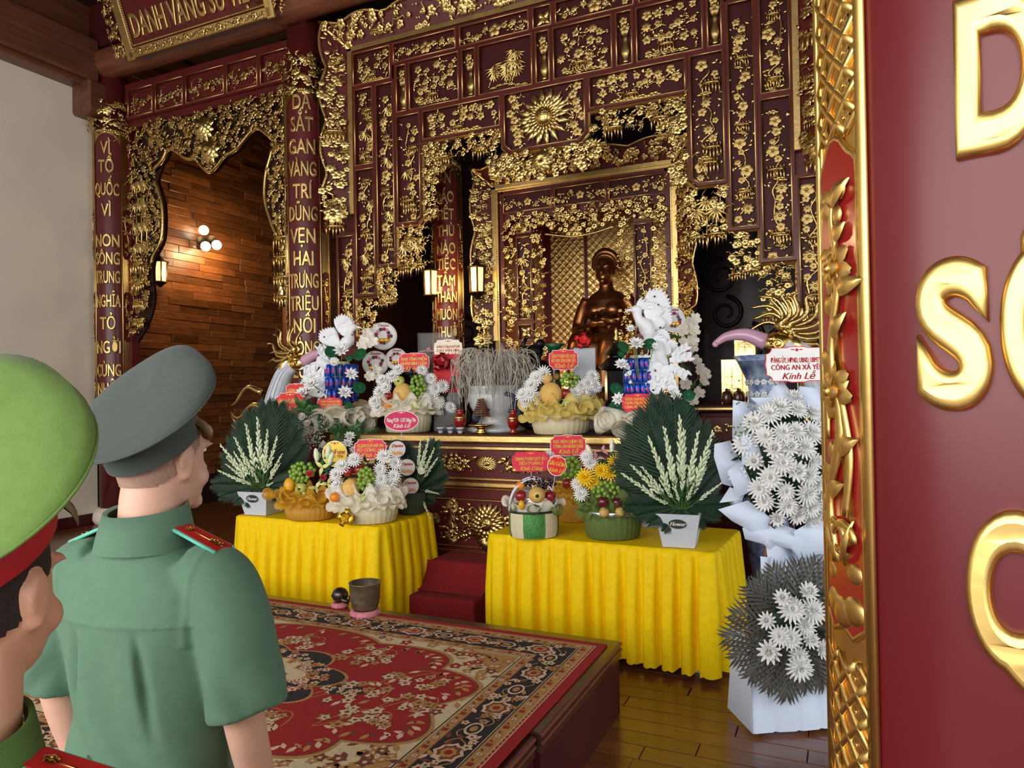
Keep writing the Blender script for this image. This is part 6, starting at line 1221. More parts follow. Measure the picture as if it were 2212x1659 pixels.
for px, lb in ((994, 'left'), (1109, 'right')):
    A = Arr(px, 926, Y=5.47, Z=Z1); k = A.m(1); t = A.thing('oil_lamp', f'small glass oil lamp with red oil, {lb} of the incense coil', 'oil lamp')
    obj('glass_cup', lathe([(r_ * k, z * k) for r_, z in ((0, 0), (9, 0), (10, 3), (5, 8), (9, 12), (13, 22), (13, 32), (8, 40), (6, 46), (9, 50), (0, 52))], 22, False), 'amber_glass', t); obj('brass_rim', lathe([(13.4 * k, 31 * k), (14 * k, 33 * k), (13 * k, 35 * k)], 22, False), 'gold', t); obj('oil', cyl(10.5 * k, 14 * k, 28 * k, 16), 'ribbon_red', t)
for i, lb in enumerate(('left', 'middle', 'right')):
    A = Arr(952 + 21 * i, 932, Y=5.40, Z=Z1); k = A.m(1); t = A.thing('tea_cup', f'small patterned porcelain tea cup on the altar edge, {lb} of three', 'cup')
    obj('cup_wall', lathe([(r_ * k, z * k) for r_, z in ((0, 0), (5, 0), (5, 2), (8, 7), (9.4, 13), (8.6, 13), (7, 7), (0, 4))], 22, False), 'ceramic', t); obj('pattern', bend(join([stamp(GF, (j - 4) * 5 * k, 8 * k, 2.6 * k, j) for j in range(9)]).t((0, 0, 0)), 8.6 * k), 'ceramic_blue', t)
# gift box with bow, clear case, back row
def boxg(A, x0, x1, y0, y1, d, m, name, label, cat):
    t = A.thing(name, label, cat); a, b = A.l(x0, y1), A.l(x1, y0); obj('carton', box(a[0], b[0], -d / 2, d / 2, max(a[2], 0), b[2], .004), m, t, 'auto'); return t
A = Arr(970, 925, Y=5.8, Z=Z1); t = boxg(A, 940, 996, 766, 848, .12, 'card_crimson', 'gift_box', 'red biscuit gift box with a dark red bow behind the tea cups', 'gift box')
a = A.l(974, 790, -.065); obj('lettering', text('CoPie', A.m(13), 0, 0, .9, 0, 2, .05).t(a), 'ink_white', t, False); a = A.l(978, 822, -.063); obj('label_print', box(a[0] - .06, a[0] + .06, -.064, -.06, a[2] - .08, a[2] + .05), 'card_red', t, False); obj('cookie_print', join([ball(.025, 10, 5, (1, .2, 1)).t((a[0] - .03 + .03 * q, -.066, a[2] - .05)) for q in range(3)]), 'incense', t); obj('badge_print', box(a[0] + .0, a[0] + .04, -.068, -.064, a[2] - .02, a[2] + .04), 'ribbon_black', t, False)
obj('pedestal', box(-.13, .11, -.07, .07, 0, A.l(0, 848)[2]), 'dark_wood', t, False)
bow(A.m(26), 'ribbon_red', t, tuple(A.l(958, 785, -.10)), (pi / 2.3, 0, 0))
A = Arr(945, 922, Y=6.05, Z=Z1); t = A.thing('display_case', 'clear acrylic case with a pink lotus behind the cream card', 'display case'); a, b = A.l(908, 780), A.l(985, 720); obj('case_panes', box(a[0], b[0], -.1, .1, a[2], b[2]), 'glass', t, False); obj('case_base', box(a[0], b[0], -.1, .1, 0, a[2]), 'dark_wood', t, False); orient(obj('pink_lotus', ME['lily_pink'], None, t, loc=tuple(A.l(928, 762, -.0))), (0, -.4, 1), A.m(22))
A = Arr(1262, 925, Y=6.05, Z=Z1); t = boxg(A, 1242, 1288, 752, 925, .1, 'tub_grey', 'gift_box', 'tall silver-grey gift box with a bright red bow behind the right basket', 'gift box'); bow(A.m(24), 'card_crimson', t, tuple(A.l(1260, 738, -.06)), (pi / 2.2, 0, 0))
for px, y0, lb in ((1157, 700, 'left'), (1335, 700, 'right')):
    A = Arr(px, 925, Y=6.2, Z=Z1); k = A.m(1); t = A.thing('bronze_burner', f'black bronze tiered burner standing {"left of the red sign" if lb == "left" else "in front of the statue, beside the right phoenix"}', 'incense burner')
    if lb == 'left': 
        obj('body', lathe([(r_ * k, z * k) for r_, z in ((0, 0), (40, 0), (42, 10), (30, 22), (26, 45), (38, 60), (42, 80), (34, 96), (40, 104), (40, 116), (32, 122), (36, 132), (26, 146), (0, 150))], 28, False), 'black_bronze', t); obj('lion_knob', join([ball(17 * k, 12, 8, (1.2, .8, 1)).t((0, 0, 165 * k)), ball(11 * k, 12, 8).t((13 * k, -4 * k, 182 * k))] + [tube([(-14 * k, 0, 165 * k), (-24 * k, 0, 180 * k), (-18 * k, 0, 196 * k)], 5 * k, 6)] + [rod((q * k, -6 * k, 148 * k), (q * k, -6 * k, 166 * k), 5 * k) for q in (-10, 10)]), 'black_bronze', t)
    else:
        obj('body', join([box(-30 * k, 30 * k, -30 * k, 30 * k, 0, 60 * k, 3 * k), box(-24 * k, 24 * k, -24 * k, 24 * k, 60 * k, 128 * k, 3 * k)]), 'black_bronze', t, 'auto'); obj('tiered_roof', join([lathe([(44 * k, 128 * k), (40 * k, 134 * k), (22 * k, 152 * k), (18 * k, 154 * k)], 6, False), lathe([(26 * k, 160 * k), (22 * k, 166 * k), (6 * k, 184 * k), (0, 186 * k)], 6, False), cyl(16 * k, 150 * k, 162 * k, 6)] + [tube([(38 * k * cos(a), 38 * k * sin(a), 130 * k), (48 * k * cos(a), 48 * k * sin(a), 134 * k), (50 * k * cos(a), 50 * k * sin(a), 142 * k)], 2.4 * k, 5) for a in np.arange(6) * pi / 3]), 'black_bronze', t); obj('gilt_finial', lathe([(0, 184 * k), (5 * k, 188 * k), (7 * k, 196 * k), (3 * k, 204 * k), (5 * k, 210 * k), (0, 222 * k)], 12, False), 'gold', t)
A = Arr(1200, 925, Y=6.25, Z=Z1); k = A.m(1); t = A.thing('offering_bottle', 'slim jade-green topped bottle behind the red sign', 'bottle'); obj('bottle_body', lathe([(r_ * k, z * k) for r_, z in ((0, 0), (16, 0), (18, 60), (12, 120), (8, 160))], 18, False), 'brown_gloss', t); obj('green_cap', lathe([(8 * k, 160 * k), (12 * k, 172 * k), (24 * k, 182 * k), (0, 184 * k)], 18, False), 'leaf_lotus', t)
# ---------------------------------------------------------------- cranes
mat('beak_pink', S(204, 158, 184), .3, 0, .06, 8, coat=.4); mat('crane_white', S(206, 214, 226), .45, 0, .08, 30, .1, 60)
def crane(head, base, sg, label, s=1.0):
    hx, hy, hz = head; t = thing('crane_statue', label, 'crane statue', (hx - sg * .12, hy + .0, 0))
    q = lambda x, y, z: (sg * x + sg * .12, y, z); H = hz
    neck = spline([q(-.35, .05, H - 1.05), q(-.36, .04, H - .75), q(-.30, .02, H - .42), q(-.16, 0, H - .12), q(-.02, 0, H - .01)], 26); obj('neck', tube(neck, np.interp(np.linspace(0, 1, 26), [0, .4, .8, 1], [.15, .115, .085, .07]), 18), 'crane_white', t)
    obj('feather_lines', join([tube(neck[2:-1] + np.array([sg * .108 * cos(a), -.108 * sin(a) - .004, 0]) * np.interp(np.linspace(0, 1, 23), [0, .4, 1], [1.3, 1.05, .68])[:, None], .004, 4) for a in np.linspace(.3, 2.8, 7)]), 'tub_grey', t, kind='stuff')
    obj('head', join([ball(.10, 18, 12, (1.3, .8, .85)).t(q(.02, 0, H)), ball(.03, 10, 6).t(q(.06, -.075, H + .03))] + [tube([q(.02 + .05 * cos(a) * (1 - a / 12), -.085, H - .01 + .045 * sin(a) * (1 - a / 12)) for a in np.linspace(0, 8, 20)], .009, 5)] + [petal(.14, .06, .3, .1).t(q(-.08, -.05, H - .06 + .03 * k), (0, -sg * (1.9 + .2 * k), 0)) for k in range(4)]), 'gold_bright', t)
    obj('beak', join([tube(spline([q(.10, 0, H + .01), q(.24, 0, H + .075), q(.38, 0, H + .07), q(.47, 0, H + .02)], 14), np.linspace(.062, .022, 14), 12), ball(.024, 8, 6).t(q(.47, 0, H + .015))]), 'beak_pink', t)
    fl = []
    for k in range(9):
        a = -.2 + .27 * k; L = .34 - .02 * abs(k - 4); P = [q(-.02 - (.05 + L * u) * sin(a) + .03 * sin(9 * u), .02 * (-1) ** k, H + .06 + (.03 + L * u) * cos(a) + .02 * cos(8 * u)) for u in np.linspace(0, 1, 12)]; fl.append(tube(P, np.linspace(.03, .006, 12), 6))
    obj('flame_crest', join(fl), 'gold', t)
    fw = []
    for k in range(7): P = [q(-.45 - .42 * u - .02 * k, .0 + .02 * k, H - .28 - .16 * k + .14 * sin(5 * u + k) * u) for u in np.linspace(0, 1, 12)]; fw.append(tube(P, np.linspace(.035, .008, 12), 6))
    obj('flame_wing', join(fw), 'gold', t)
    obj('body', ball(.3, 20, 12, (1.25, .7, .8)).t(q(-.52, .05, H - 1.12)), 'crane_white', t)
    for yy in (-.08, .12): obj('leg', tube([q(-.5, yy, H - 1.25), q(-.52, yy, .5), q(-.5, yy, .12)], .028, 8), 'gold_flat', t)
    obj('base', lathe([(0, 0), (.34, 0), (.36, .05), (.28, .12), (0, .14)], 24, False).t(q(-.5, .02, 0)), 'gold_flat', t)
p = at(640, 784, Y=5.6); crane(tuple(p), 0, 1, 'white-necked crane with gold flame crest and pink beak left of the altar')
p = at(1688, 742, Y=5.62); crane(tuple(p), 0, -1, 'white-necked crane with gold crest and pink beak right of the altar')
# long gilt leaves of a gilded stand behind the right crane
t = thing('gilt_grass_stand', 'gilded sheaf of long arching leaves behind the right crane', 'gilt ornament', (-.3, 6.35, 0)); gs = []
b0 = np.array([-.3, 6.35, 2.0]) - np.array([-.3, 6.35, 0])
for px, py in ((1625, 690), (1620, 665), (1605, 722), (1660, 650), (1640, 640), (1690, 648), (1715, 655), (1730, 670), (1745, 690), (1700, 640), (1670, 668)):
    e = at(px, py, Y=6.35) - np.array([-.3, 6.35, 0]); md = (b0 + e) / 2 + np.array([.0, 0, .16]); gs.append(tube(spline([b0, md, e], 12), np.linspace(.035, .008, 12), 6))
obj('arching_leaf', join(gs), 'gold_bright', t, kind='stuff'); obj('stand_post', lathe([(0, 0), (.18, 0), (.2, .05), (.05, .15), (.04, 1.8), (.09, 1.95), (.03, 2.03), (0, 2.03)], 20, False), 'gold_flat', t)
# ---------------------------------------------------------------- right side: cabinet, boxes, jars, vase
mat('mirror_gold', S(214, 186, 130), .18, .85, .25, 20, .2, 30)
cb = thing('side_cabinet', 'dark carved cabinet with gilt lines right of the altar', 'cabinet', (-.62, 6.25, 0)); obj('carcass', join([box(-.46, .08, -.22, .25, 0, 1.5, .01), box(-.49, .11, -.26, .28, 1.5, 1.56, .01), box(-.47, .09, -.25, .27, 1.18, 1.22, .006)]), 'lacquer_dark', cb, 'auto')
obj('gilt_line', join([box(-.49, .11, -.268, -.26, 1.52, 1.535), box(-.47, .09, -.258, -.25, 1.19, 1.2), box(-.44, .06, -.228, -.22, .95, .96), box(-.44, .06, -.228, -.22, 1.1, 1.11)]), 'gold_flat', cb, False)
for k in range(2): d = obj('drawer', box(-.44 + .26 * k, -.2 + .26 * k, -.235, -.21, 1.26, 1.46, .005), 'lacquer', cb, 'auto'); obj('gilt_carving', join([stamp(GL, -.32 + .26 * k + .09 * cos(i), 1.36 + .04 * sin(i * 2.2), .05, i * 1.3, -.238) for i in range(9)] + [stamp(GF, -.32 + .26 * k, 1.36, .035, 0, -.24)]), 'gold', d)
obj('foot_panel', box(-.43, .05, -.232, -.21, .2, .85, .005), 'lacquer', cb, 'auto')
for (x0, x1, y0, y1, lb) in ((1560, 1606, 775, 826, 'left one of the lower two gold foil lamp boxes right of the altar'), (1606, 1640, 775, 826, 'right one of the lower two gold foil lamp boxes right of the altar'), (1588, 1634, 716, 775, 'upper gold foil lamp box stacked behind the pink beak')):
    a, b = at(x0, y1, Y=6.2), at(x1, y0, Y=6.2); z0 = 1.56 if y1 > 800 else a[2]; w = b[0] - a[0]; t = thing('foil_box', lb, 'box', ((a[0] + b[0]) / 2, 6.2, z0)); h = b[2] - z0; obj('box_body', box(-w / 2, w / 2, -.07, .07, 0, h, .006), 'mirror_gold', t, 'auto'); obj('front_frame', ring(rect(-w * .3, w * .3, h * .22, h * .8), w * .14, -.082, -.07), 'gold_bright', t, False); obj('window_bar', join([box(-w * .3, w * .3, -.08, -.074, h * q, h * q + .008) for q in (.4, .6)] + [box(-.004, .004, -.08, -.074, h * .22, h * .8)]), 'gold_flat', t, False)
for px, lb in ((1570, 'left'), (1595, 'middle'), (1622, 'right')):
    p = at(px, 850, Y=6.06); k = 1 / 270; t = thing('lidded_jar', f'small brown lidded jar on the cabinet, {lb} of three', 'jar', (p[0], 6.06, 1.56)); obj('jar_body', lathe([(r_ * k, z * k) for r_, z in ((0, 0), (8, 0), (11, 6), (12, 14), (10, 22))], 18, False), 'brown_gloss', t); obj('lid', lathe([(11 * k, 22 * k), (9 * k, 27 * k), (3 * k, 30 * k), (4 * k, 33 * k), (0, 36 * k)], 18, False), 'brown_gloss', t)
mat('porcelain_blue', S(48, 82, 150), .2, 0, .1, 10, coat=.4, ramp=(S(28, 58, 128), S(180, 200, 226))); p = at(1655, 860, Y=5.75); t = thing('porcelain_vase', 'tall flared blue and white porcelain vase beside the white flower stand', 'vase', (p[0], 5.75, 0)); k = 1 / 285; zb = 1.02
zr = at(1655, 768, Y=5.75)[2]
obj('vase_body', lathe([(0, 0), (.13, 0), (.15, .04), (.12, .25), (.2, .75), (.22, 1.0), (.15, zr - .42), (.125, zr - .26), (.15, zr - .12), (.235, zr), (.225, zr), (.11, zr - .25), (0, zr - .27)], 36, False), 'porcelain_blue', t)
obj('painted_motif', join([bend(join([stamp(GF, .05 * j, zr - .2 - .09 * i, .025, j + i) for j in range(-8, 9)]), .142) for i in range(4)]), 'ceramic', t, kind='stuff')
# ---------------------------------------------------------------- white standing flower spray
FY = 3.92; A = Arr(1690, 1560, Y=FY, Z=0); A.rz = .55; t = thing('flower_stand', 'tall white paper flower stand of chrysanthemums beside the right table', 'flower stand', tuple(A.p), A.rz)
A.by = A.by; s = A.s
def SL(px, py, y=0): return A.l(px, py, y)
a, b = SL(1592, 1525), SL(1795, 1595)
# paper skirt with creases
P = []
for i, u in enumerate(np.linspace(0, 1, 30)):
    row = []
    for v in np.linspace(0, 1, 8):
        px0, px1 = 1592 + (1615 - 1592) * v ** 1.5, 1800 - 6 * v; x = SL(px0 + (px1 - px0) * u, 0)[0]; z = .02 + .43 * v; y = -.16 + .10 * v + .012 * sin(u * 9 + 3 * v) * (.3 + v) + (.01 if int(u * 30) % 7 == 0 else 0); row.append((x, y, z))
    P.append(row)
g = sheet(P); x0, x1 = P[0][0][0], P[-1][0][0]; obj('paper_skirt', join([g, sheet([[(x0, -.16 + .3 * w, .02), (x0 + .03, -.08 + .2 * w, .45)] for w in (0, .5, 1)]), sheet([[(x1, -.16 + .3 * w, .02), (x1, -.08 + .2 * w, .45)] for w in (0, .5, 1)])]), 'white_paper', t)
obj('easel_leg', join([rod((x0 + .1, -.02, 0), (x0 + .2, .03, 1.25), .012), rod((x1 - .1, -.02, 0), (x1 - .2, .03, 1.25), .012), rod(((x0 + x1) / 2, .3, 0), ((x0 + x1) / 2, .03, 1.25), .014)]), 'beam_wood', t, kind='stuff')
gs = []
for px0, py0, wd, ht, sk in ((1715, 1170, 130, 150, 6), (1665, 1195, 55, 110, -10)):
    P = [[SL(px0 + (u - .5) * wd + sk * v, py0 + v * ht, -.05 - .03 * sin(u * 7 + v * 2)) for v in np.linspace(0, 1, 6)] for u in np.linspace(0, 1, 14)]; gs.append(sheet(P))
obj('paper_column', join(gs), 'white_paper', t)
def fold(pts, y0=0., dy=.05): 
    n = len(pts); c = np.mean(np.array(pts), 0); V = [SL(*p, y0 + dy * (1 if i % 2 else -1) * .5) for i, p in enumerate(pts)] + [SL(c[0], c[1], y0 - dy)]
    return gpd(V, [(i, (i + 1) % n, n) for i in range(n)])
wraps = [[(1588, 862), (1640, 870), (1620, 960), (1600, 960), (1585, 940)], [(1625, 858), (1670, 860), (1680, 835), (1712, 825), (1735, 870), (1690, 900)], [(1735, 835), (1790, 840), (1790, 905), (1740, 900)], [(1545, 955), (1590, 950), (1610, 1010), (1590, 1050), (1560, 1040), (1552, 985)], [(1552, 1080), (1585, 1050), (1610, 1060), (1600, 1110), (1570, 1075)], [(1535, 1088), (1610, 1075), (1650, 1110), (1640, 1160), (1605, 1135), (1575, 1118)], [(1590, 1130), (1640, 1115), (1680, 1150), (1668, 1190), (1635, 1165), (1605, 1158)], [(1625, 1150), (1690, 1130), (1740, 1150), (1735, 1215), (1695, 1178), (1650, 1168)], [(1700, 1140), (1760, 1120), (1800, 1130), (1800, 1200), (1755, 1190), (1720, 1210)], [(1560, 1010), (1600, 990), (1620, 1050), (1590, 1070)], [(1590, 940), (1630, 930), (1640, 1000), (1600, 1000)]]
for i, w in enumerate(wraps): obj('paper_fold', fold(w, (.0 if i < 5 else -.07) - .008 * (i % 3), .05), 'white_paper', t)
r = random.Random(21); pts = []
for _ in range(4000):
    px, py = r.uniform(1588, 1812), r.uniform(868, 1128)
    if ((px - 1702) / 112) ** 2 + ((py - 1002) / 128) ** 2 < 1 and all((px - q[0]) ** 2 + (py - q[1]) ** 2 > 29 ** 2 for q in pts): pts.append((px, py))
pts += [(1680, 880), (1722, 868)]
cz = SL(1702, 1000); obj('foam_core', ball(.235, 20, 12, (1.0, .45, 1.15)).t((cz[0], .02, cz[2])), 'leaf_dark', t)
for px, py in pts:
    q = ((px - 1702) / 112) ** 2 + ((py - 1002) / 128) ** 2; l = SL(px, py, -.02 - .16 * sqrt(max(0, 1 - min(q, 1)))); d = np.array([(px - 1702) / 112 * .8, -1.0, -(py - 1002) / 128 * .6 + .25]); orient(obj('chrysanthemum', ME['mum_white' if r.random() < .7 else 'ballmum'], None, t, loc=tuple(l)), d, A.m(23) * r.uniform(.85, 1.15), r.uniform(0, 6))
leaves(A, t, 'foliage', [(1702 + 100 * cos(q), 1002 + 115 * sin(q)) for q in np.linspace(0, 6.28, 30)] + [(p[0] + 12, p[1] + 14) for p in pts], 16, 'leaf_dark', 4, 31, -.02)
obj('wax_bud', join([ball(.0055, 5, 4).t(SL(1600 + r.gauss(8, 14), 930 + r.gauss(0, 35), -.06 + r.uniform(-.03, .03))) for _ in range(70)]), 'stem_green', t, kind='stuff')
def gfan(lst, c, ymul, m, t):
    for i, (px, py) in enumerate(lst):
        a = SL(px, py, -.10); b0_ = SL(*c, -.04); d = a - b0_; L = np.linalg.norm(d); x = np.cross((0, -1, 0), d); x /= np.linalg.norm(x); o = obj('palm_frond', ME[m][i % 2], None, t, loc=tuple(b0_)); o.rotation_euler = Matrix([[float(v) for v in q] for q in np.stack([x, np.cross(d / L, x), d / L], 1)]).to_euler(); o.scale = (L * 1.05, L, L)
t2 = thing('flower_spray', 'lower cluster of white chrysanthemums and grey palm on the white stand', 'flower arrangement', tuple(A.p + R3(0, 0, A.rz) @ np.array([0, -.12, 0])), A.rz)
gfan([(1590, 1250), (1560, 1300), (1545, 1345), (1560, 1385), (1590, 1420), (1625, 1445), (1665, 1465), (1705, 1450), (1740, 1445), (1775, 1440), (1800, 1400), (1640, 1215), (1690, 1210), (1730, 1208), (1770, 1225), (1800, 1270), (1610, 1235)], (1680, 1330), 1, 'frond_grey', t2)
c = SL(1680, 1325); obj('foam_core', ball(.13, 16, 10, (1.1, .6, .9)).t((c[0], -.02, c[2])), 'leaf_dark', t2)
for px, py in ((1640, 1262), (1690, 1252), (1660, 1285), (1705, 1290), (1748, 1275), (1610, 1305), (1632, 1335), (1655, 1340), (1690, 1320), (1750, 1325), (1615, 1365), (1718, 1365), (1672, 1400), (1693, 1345), (1675, 1380), (1785, 1300), (1780, 1350)):
    l = SL(px, py, -.12 - r.uniform(0, .03)); orient(obj('chrysanthemum', ME['ballmum' if r.random() < .5 else 'mum_white'], None, t2, loc=tuple(l)), ((px - 1690) / 110, -1, .4 - (py - 1320) / 200), A.m(25) * r.uniform(.8, 1.1), r.uniform(0, 6))
leaves(A, t2, 'foliage', [(1650 + 90 * r.random(), 1260 + 130 * r.random()) for _ in range(26)], 18, 'leaf_dark', 4, 33, -.06)
# ---------------------------------------------------------------- figures
mat('bronze_statue', S(146, 98, 60), .3, .9, .2, 5, .08, 20)
def remesh(g, vox, smooth=2, it=6):
    me = bpy.data.meshes.new('tmp'); n = len(g.S); me.vertices.add(len(g.V)); me.vertices.foreach_set('co', g.V.ravel()); me.loops.add(len(g.L)); me.loops.foreach_set('vertex_index', g.L); me.polygons.add(n); me.polygons.foreach_set('loop_start', np.concatenate([[0], np.cumsum(g.S)[:-1]]).astype(np.int32)); me.update(calc_edges=True)
    o = bpy.data.objects.new('tmp', me); COL.objects.link(o)
    m = o.modifiers.new('r', 'REMESH'); m.mode = 'VOXEL'; m.voxel_size = vox; s = o.modifiers.new('s', 'SMOOTH'); s.factor = .5; s.iterations = it
    dg = bpy.context.evaluated_depsgraph_get(); out = bpy.data.meshes.new_from_object(o.evaluated_get(dg))
    bpy.data.objects.remove(o); bpy.data.meshes.remove(me)
    V = np.zeros(len(out.vertices) * 3); out.vertices.foreach_get('co', V); L = np.zeros(len(out.loops), np.int32); out.loops.foreach_get('vertex_index', L); Sz = np.zeros(len(out.polygons), np.int32); out.polygons.foreach_get('loop_total', Sz); bpy.data.meshes.remove(out)
    return G(V.reshape(-1, 3), L, Sz)
def loft(secs, k=28, cap=True):
    """closed cross-sections: (cx,cy,cz,rx,ry[,power]) stacked"""
    R_ = []
    for s in secs:
        cx, cy, cz, rx, ry = s[:5]; p = s[5] if len(s) > 5 else 1; a = np.linspace(0, 2 * pi, k, endpoint=False); R_.append(np.stack([cx + rx * np.sign(np.cos(a)) * np.abs(np.cos(a)) ** p, cy + ry * np.sign(np.sin(a)) * np.abs(np.sin(a)) ** p, np.full(k, cz)], 1))
    g = sheet(np.array(R_), closev=True); n = len(secs)
    if cap: g = G(g.V, np.concatenate([g.L, np.arange(k)[::-1], np.arange((n - 1) * k, n * k)]), np.concatenate([g.S, [k, k]]))
    return g
def limb(pts, rads, k=18, n=24): P = spline(pts, n); return tube(P, np.interp(np.linspace(0, 1, n), np.linspace(0, 1, len(rads)), rads), k)
def head_g(s=1.0, feat=1.0):
    """head facing +Y, centred on the ears; about .23 tall"""
    gs = [loft([(0, .012, -.118, .02, .02), (0, .03, -.112, .042, .048), (0, .022, -.085, .058, .075), (0, .012, -.05, .068, .088), (0, .004, -.01, .073, .093), (0, -.004, .03, .076, .097), (0, -.008, .07, .072, .092), (0, -.01, .1, .055, .072), (0, -.01, .118, .025, .035)], 32)]
    gs.append(loft([(0, .11, -.045, .017, .012), (0, .112, -.033, .019, .02), (0, .104, -.01, .010, .016), (0, .094, .02, .007, .012)], 12))     # nose
    gs += [ball(.012, 10, 6, (1.7, .6, .5)).t((0, .094, -.068)), ball(.012, 10, 6, (1.5, .6, .6)).t((0, .09, -.078)), ball(.03, 10, 6, (1, .8, .7)).t((0, .085, -.105))]
    gs += [ball(.03, 10, 6, (1.2, .5, .35)).t((s_ * .032, .082, .026)) for s_ in (-1, 1)] + [ball(.033, 10, 6, (1, .8, .9)).t((s_ * .042, .055, -.045)) for s_ in (-1, 1)]
    for s_ in (-1, 1):   # ears
        e = loft([(0, 0, -.034, .006, .009), (0, .001, -.026, .010, .014), (0, -.003, -.008, .010, .017), (0, -.006, .012, .011, .021), (0, -.006, .026, .009, .017), (0, -.004, .033, .004, .008)], 14).t((s_ * .079, -.012, -.012), (0, s_ * .12, -s_ * .35)); gs.append(e)
        gs.append(tube([(s_ * .088, -.012 + .019 * cos(a) - .004, .0 + .028 * sin(a)) for a in np.linspace(-1.0, 3.9, 16)], .0042, 6))
    return [g.t(sc=s) for g in gs]
def eyes(t, parent, hz, hs, y0=0):
    for s_ in (-1, 1): obj('eye', ball(.011, 12, 8, (1.25, .8, .6)).t((s_ * .031 * hs, y0 + .085 * hs, hz + .012 * hs)), 'ink_white', parent); obj('pupil', ball(.006, 10, 6, (1, .6, 1)).t((s_ * .031 * hs, y0 + .0905 * hs, hz + .012 * hs)), 'ink_black', parent)
# seated bronze statue of a woman (faces -Y)
st = thing('statue', 'seated bronze statue of a woman in turban and long tunic holding a lotus', 'statue', (-2.69, 8.75, 0)); K = 1.42
B = []
hz = 3.19
B += [g.t((0, 0, 0), (0, 0, pi)).t((0, -.03, hz)) for g in head_g(K * 1.02)]
B.append(loft([(0, 0, 2.88, .12, .10), (0, 0, 2.98, .09, .085), (0, 0, 3.08, .085, .085)], 24))
B.append(loft([(0, .02, 2.30, .25, .2), (0, .02, 2.45, .235, .17), (0, .02, 2.58, .225, .15), (0, -.0, 2.70, .255, .18), (0, .01, 2.82, .27, .16), (0, .02, 2.9, .2, .12), (0, .01, 2.95, .10, .09)], 36))
for s_ in (-1, 1):
    B.append(limb([(s_ * .24, .02, 2.84), (s_ * .34, .04, 2.66), (s_ * .385, .0, 2.45), (s_ * .28, -.22, 2.42), (s_ * .1, -.34, 2.47)], [.095, .09, .085, .075, .045])); B.append(ball(.055, 12, 8, (1.3, 1, .7)).t((s_ * .06, -.37, 2.48)))
    B += [limb([(s_ * .08, -.38, 2.48), (s_ * (.02 + .02 * f), -.42, 2.49 + .012 * f), (-s_ * .03, -.40, 2.5 + .015 * f)], [.016, .015, .012], 8, 8) for f in range(4)]
    B.append(ball(.11, 16, 10, (1, .7, .9)).t((s_ * .11, -.12, 2.68)))
B.append(loft([(0, -.12, 1.45, .52, .44), (0, -.16, 1.75, .47, .42), (0, -.2, 2.05, .42, .40), (0, -.18, 2.25, .38, .38), (0, -.1, 2.38, .32, .28)], 40))
for s_ in (-1, 1): B.append(limb([(s_ * .14, .02, 2.3), (s_ * .2, -.3, 2.3), (s_ * .2, -.52, 2.2), (s_ * .2, -.54, 1.7)], [.16, .15, .14, .15]))
g = remesh(join(B), .016, it=4)
V = g.V.copy(); m = V[:, 2] < 2.3; V[m, 1] += .018 * np.sin(V[m, 0] * 34 + 4 * V[m, 2]) * np.clip((2.3 - V[m, 2]) * 2, 0, 1); g = G(V, g.L, g.S)
obj('figure', g, 'bronze_statue', st)
tb = [tube([(.15 * cos(a) * (1 + .0), .035 - .05 * sin(a) * 1.0 - .02, hz + .075 + .155 * sin(a)) for a in np.linspace(-.35, pi + .35, 40)], np.interp(np.linspace(0, 1, 40), [0, .5, 1], [.035, .055, .035]), 12), tube([(.125 * cos(a), -.0 - .06 * sin(a), hz + .07 + .115 * sin(a)) for a in np.linspace(-.2, pi + .2, 40)], .03, 10)]
obj('turban', join(tb), 'bronze_statue', st)
lo = join(ringf([(9, .12, .06, .35, .2, .2, .02, 0, .2), (8, .11, .055, .4, .2, .7, .02, .01, .2), (6, .09, .05, .4, .2, 1.1, .01, .02, .2)], 4) + [ball(.035, 10, 6).t((0, 0, .05))]).t((0, -.42, 2.53), (.35, 0, 0)); obj('lotus', lo, 'bronze_statue', st)
obj('plinth', join([box(-.62, .62, -.72, .4, 0, 1.35, .02), box(-.56, .56, -.66, .36, 1.35, 1.5, .02), box(-.34, .34, -.1, .3, 1.5, 2.28, .02)]), 'lacquer', st, 'auto')
# ---------------------------------------------------------------- officers
OBJ = obj
mat('skin', S(216, 170, 148), .5, 0, .06, 14, .05, 200, sss=.15); mat('skin_warm', S(222, 168, 140), .5, 0, .06, 14, .05, 200, sss=.15); mat('hair_short', S(44, 32, 28), .8, 0, .2, 120, .4, 600); mat('stubble', S(168, 134, 118), .8, 0, .12, 160, .3, 700)
mat('shirt_green', S(84, 120, 97), .8, 0, .05, 40, .12, 700, sheen=.1); mat('cap_grey', S(70, 80, 76), .85, 0, .06, 60, .15, 700, sheen=.1); mat('cap_green', S(104, 136, 62), .85, 0, .06, 60, .15, 700, sheen=.1); mat('band_red', S(176, 16, 30), .6, 0, .06, 20); mat('visor_black', S(30, 20, 18), .4, spec=.3); mat('shoulder_red', S(190, 30, 30), .5); mat('piping_teal', S(96, 196, 172), .5); mat('trouser', S(52, 70, 52), .85, 0, .06, 40); mat('shoe_black', S(20, 18, 18), .3, coat=.4)
mat('jacket_green', S(74, 104, 46), .85, 0, .06, 40, .12, 700)
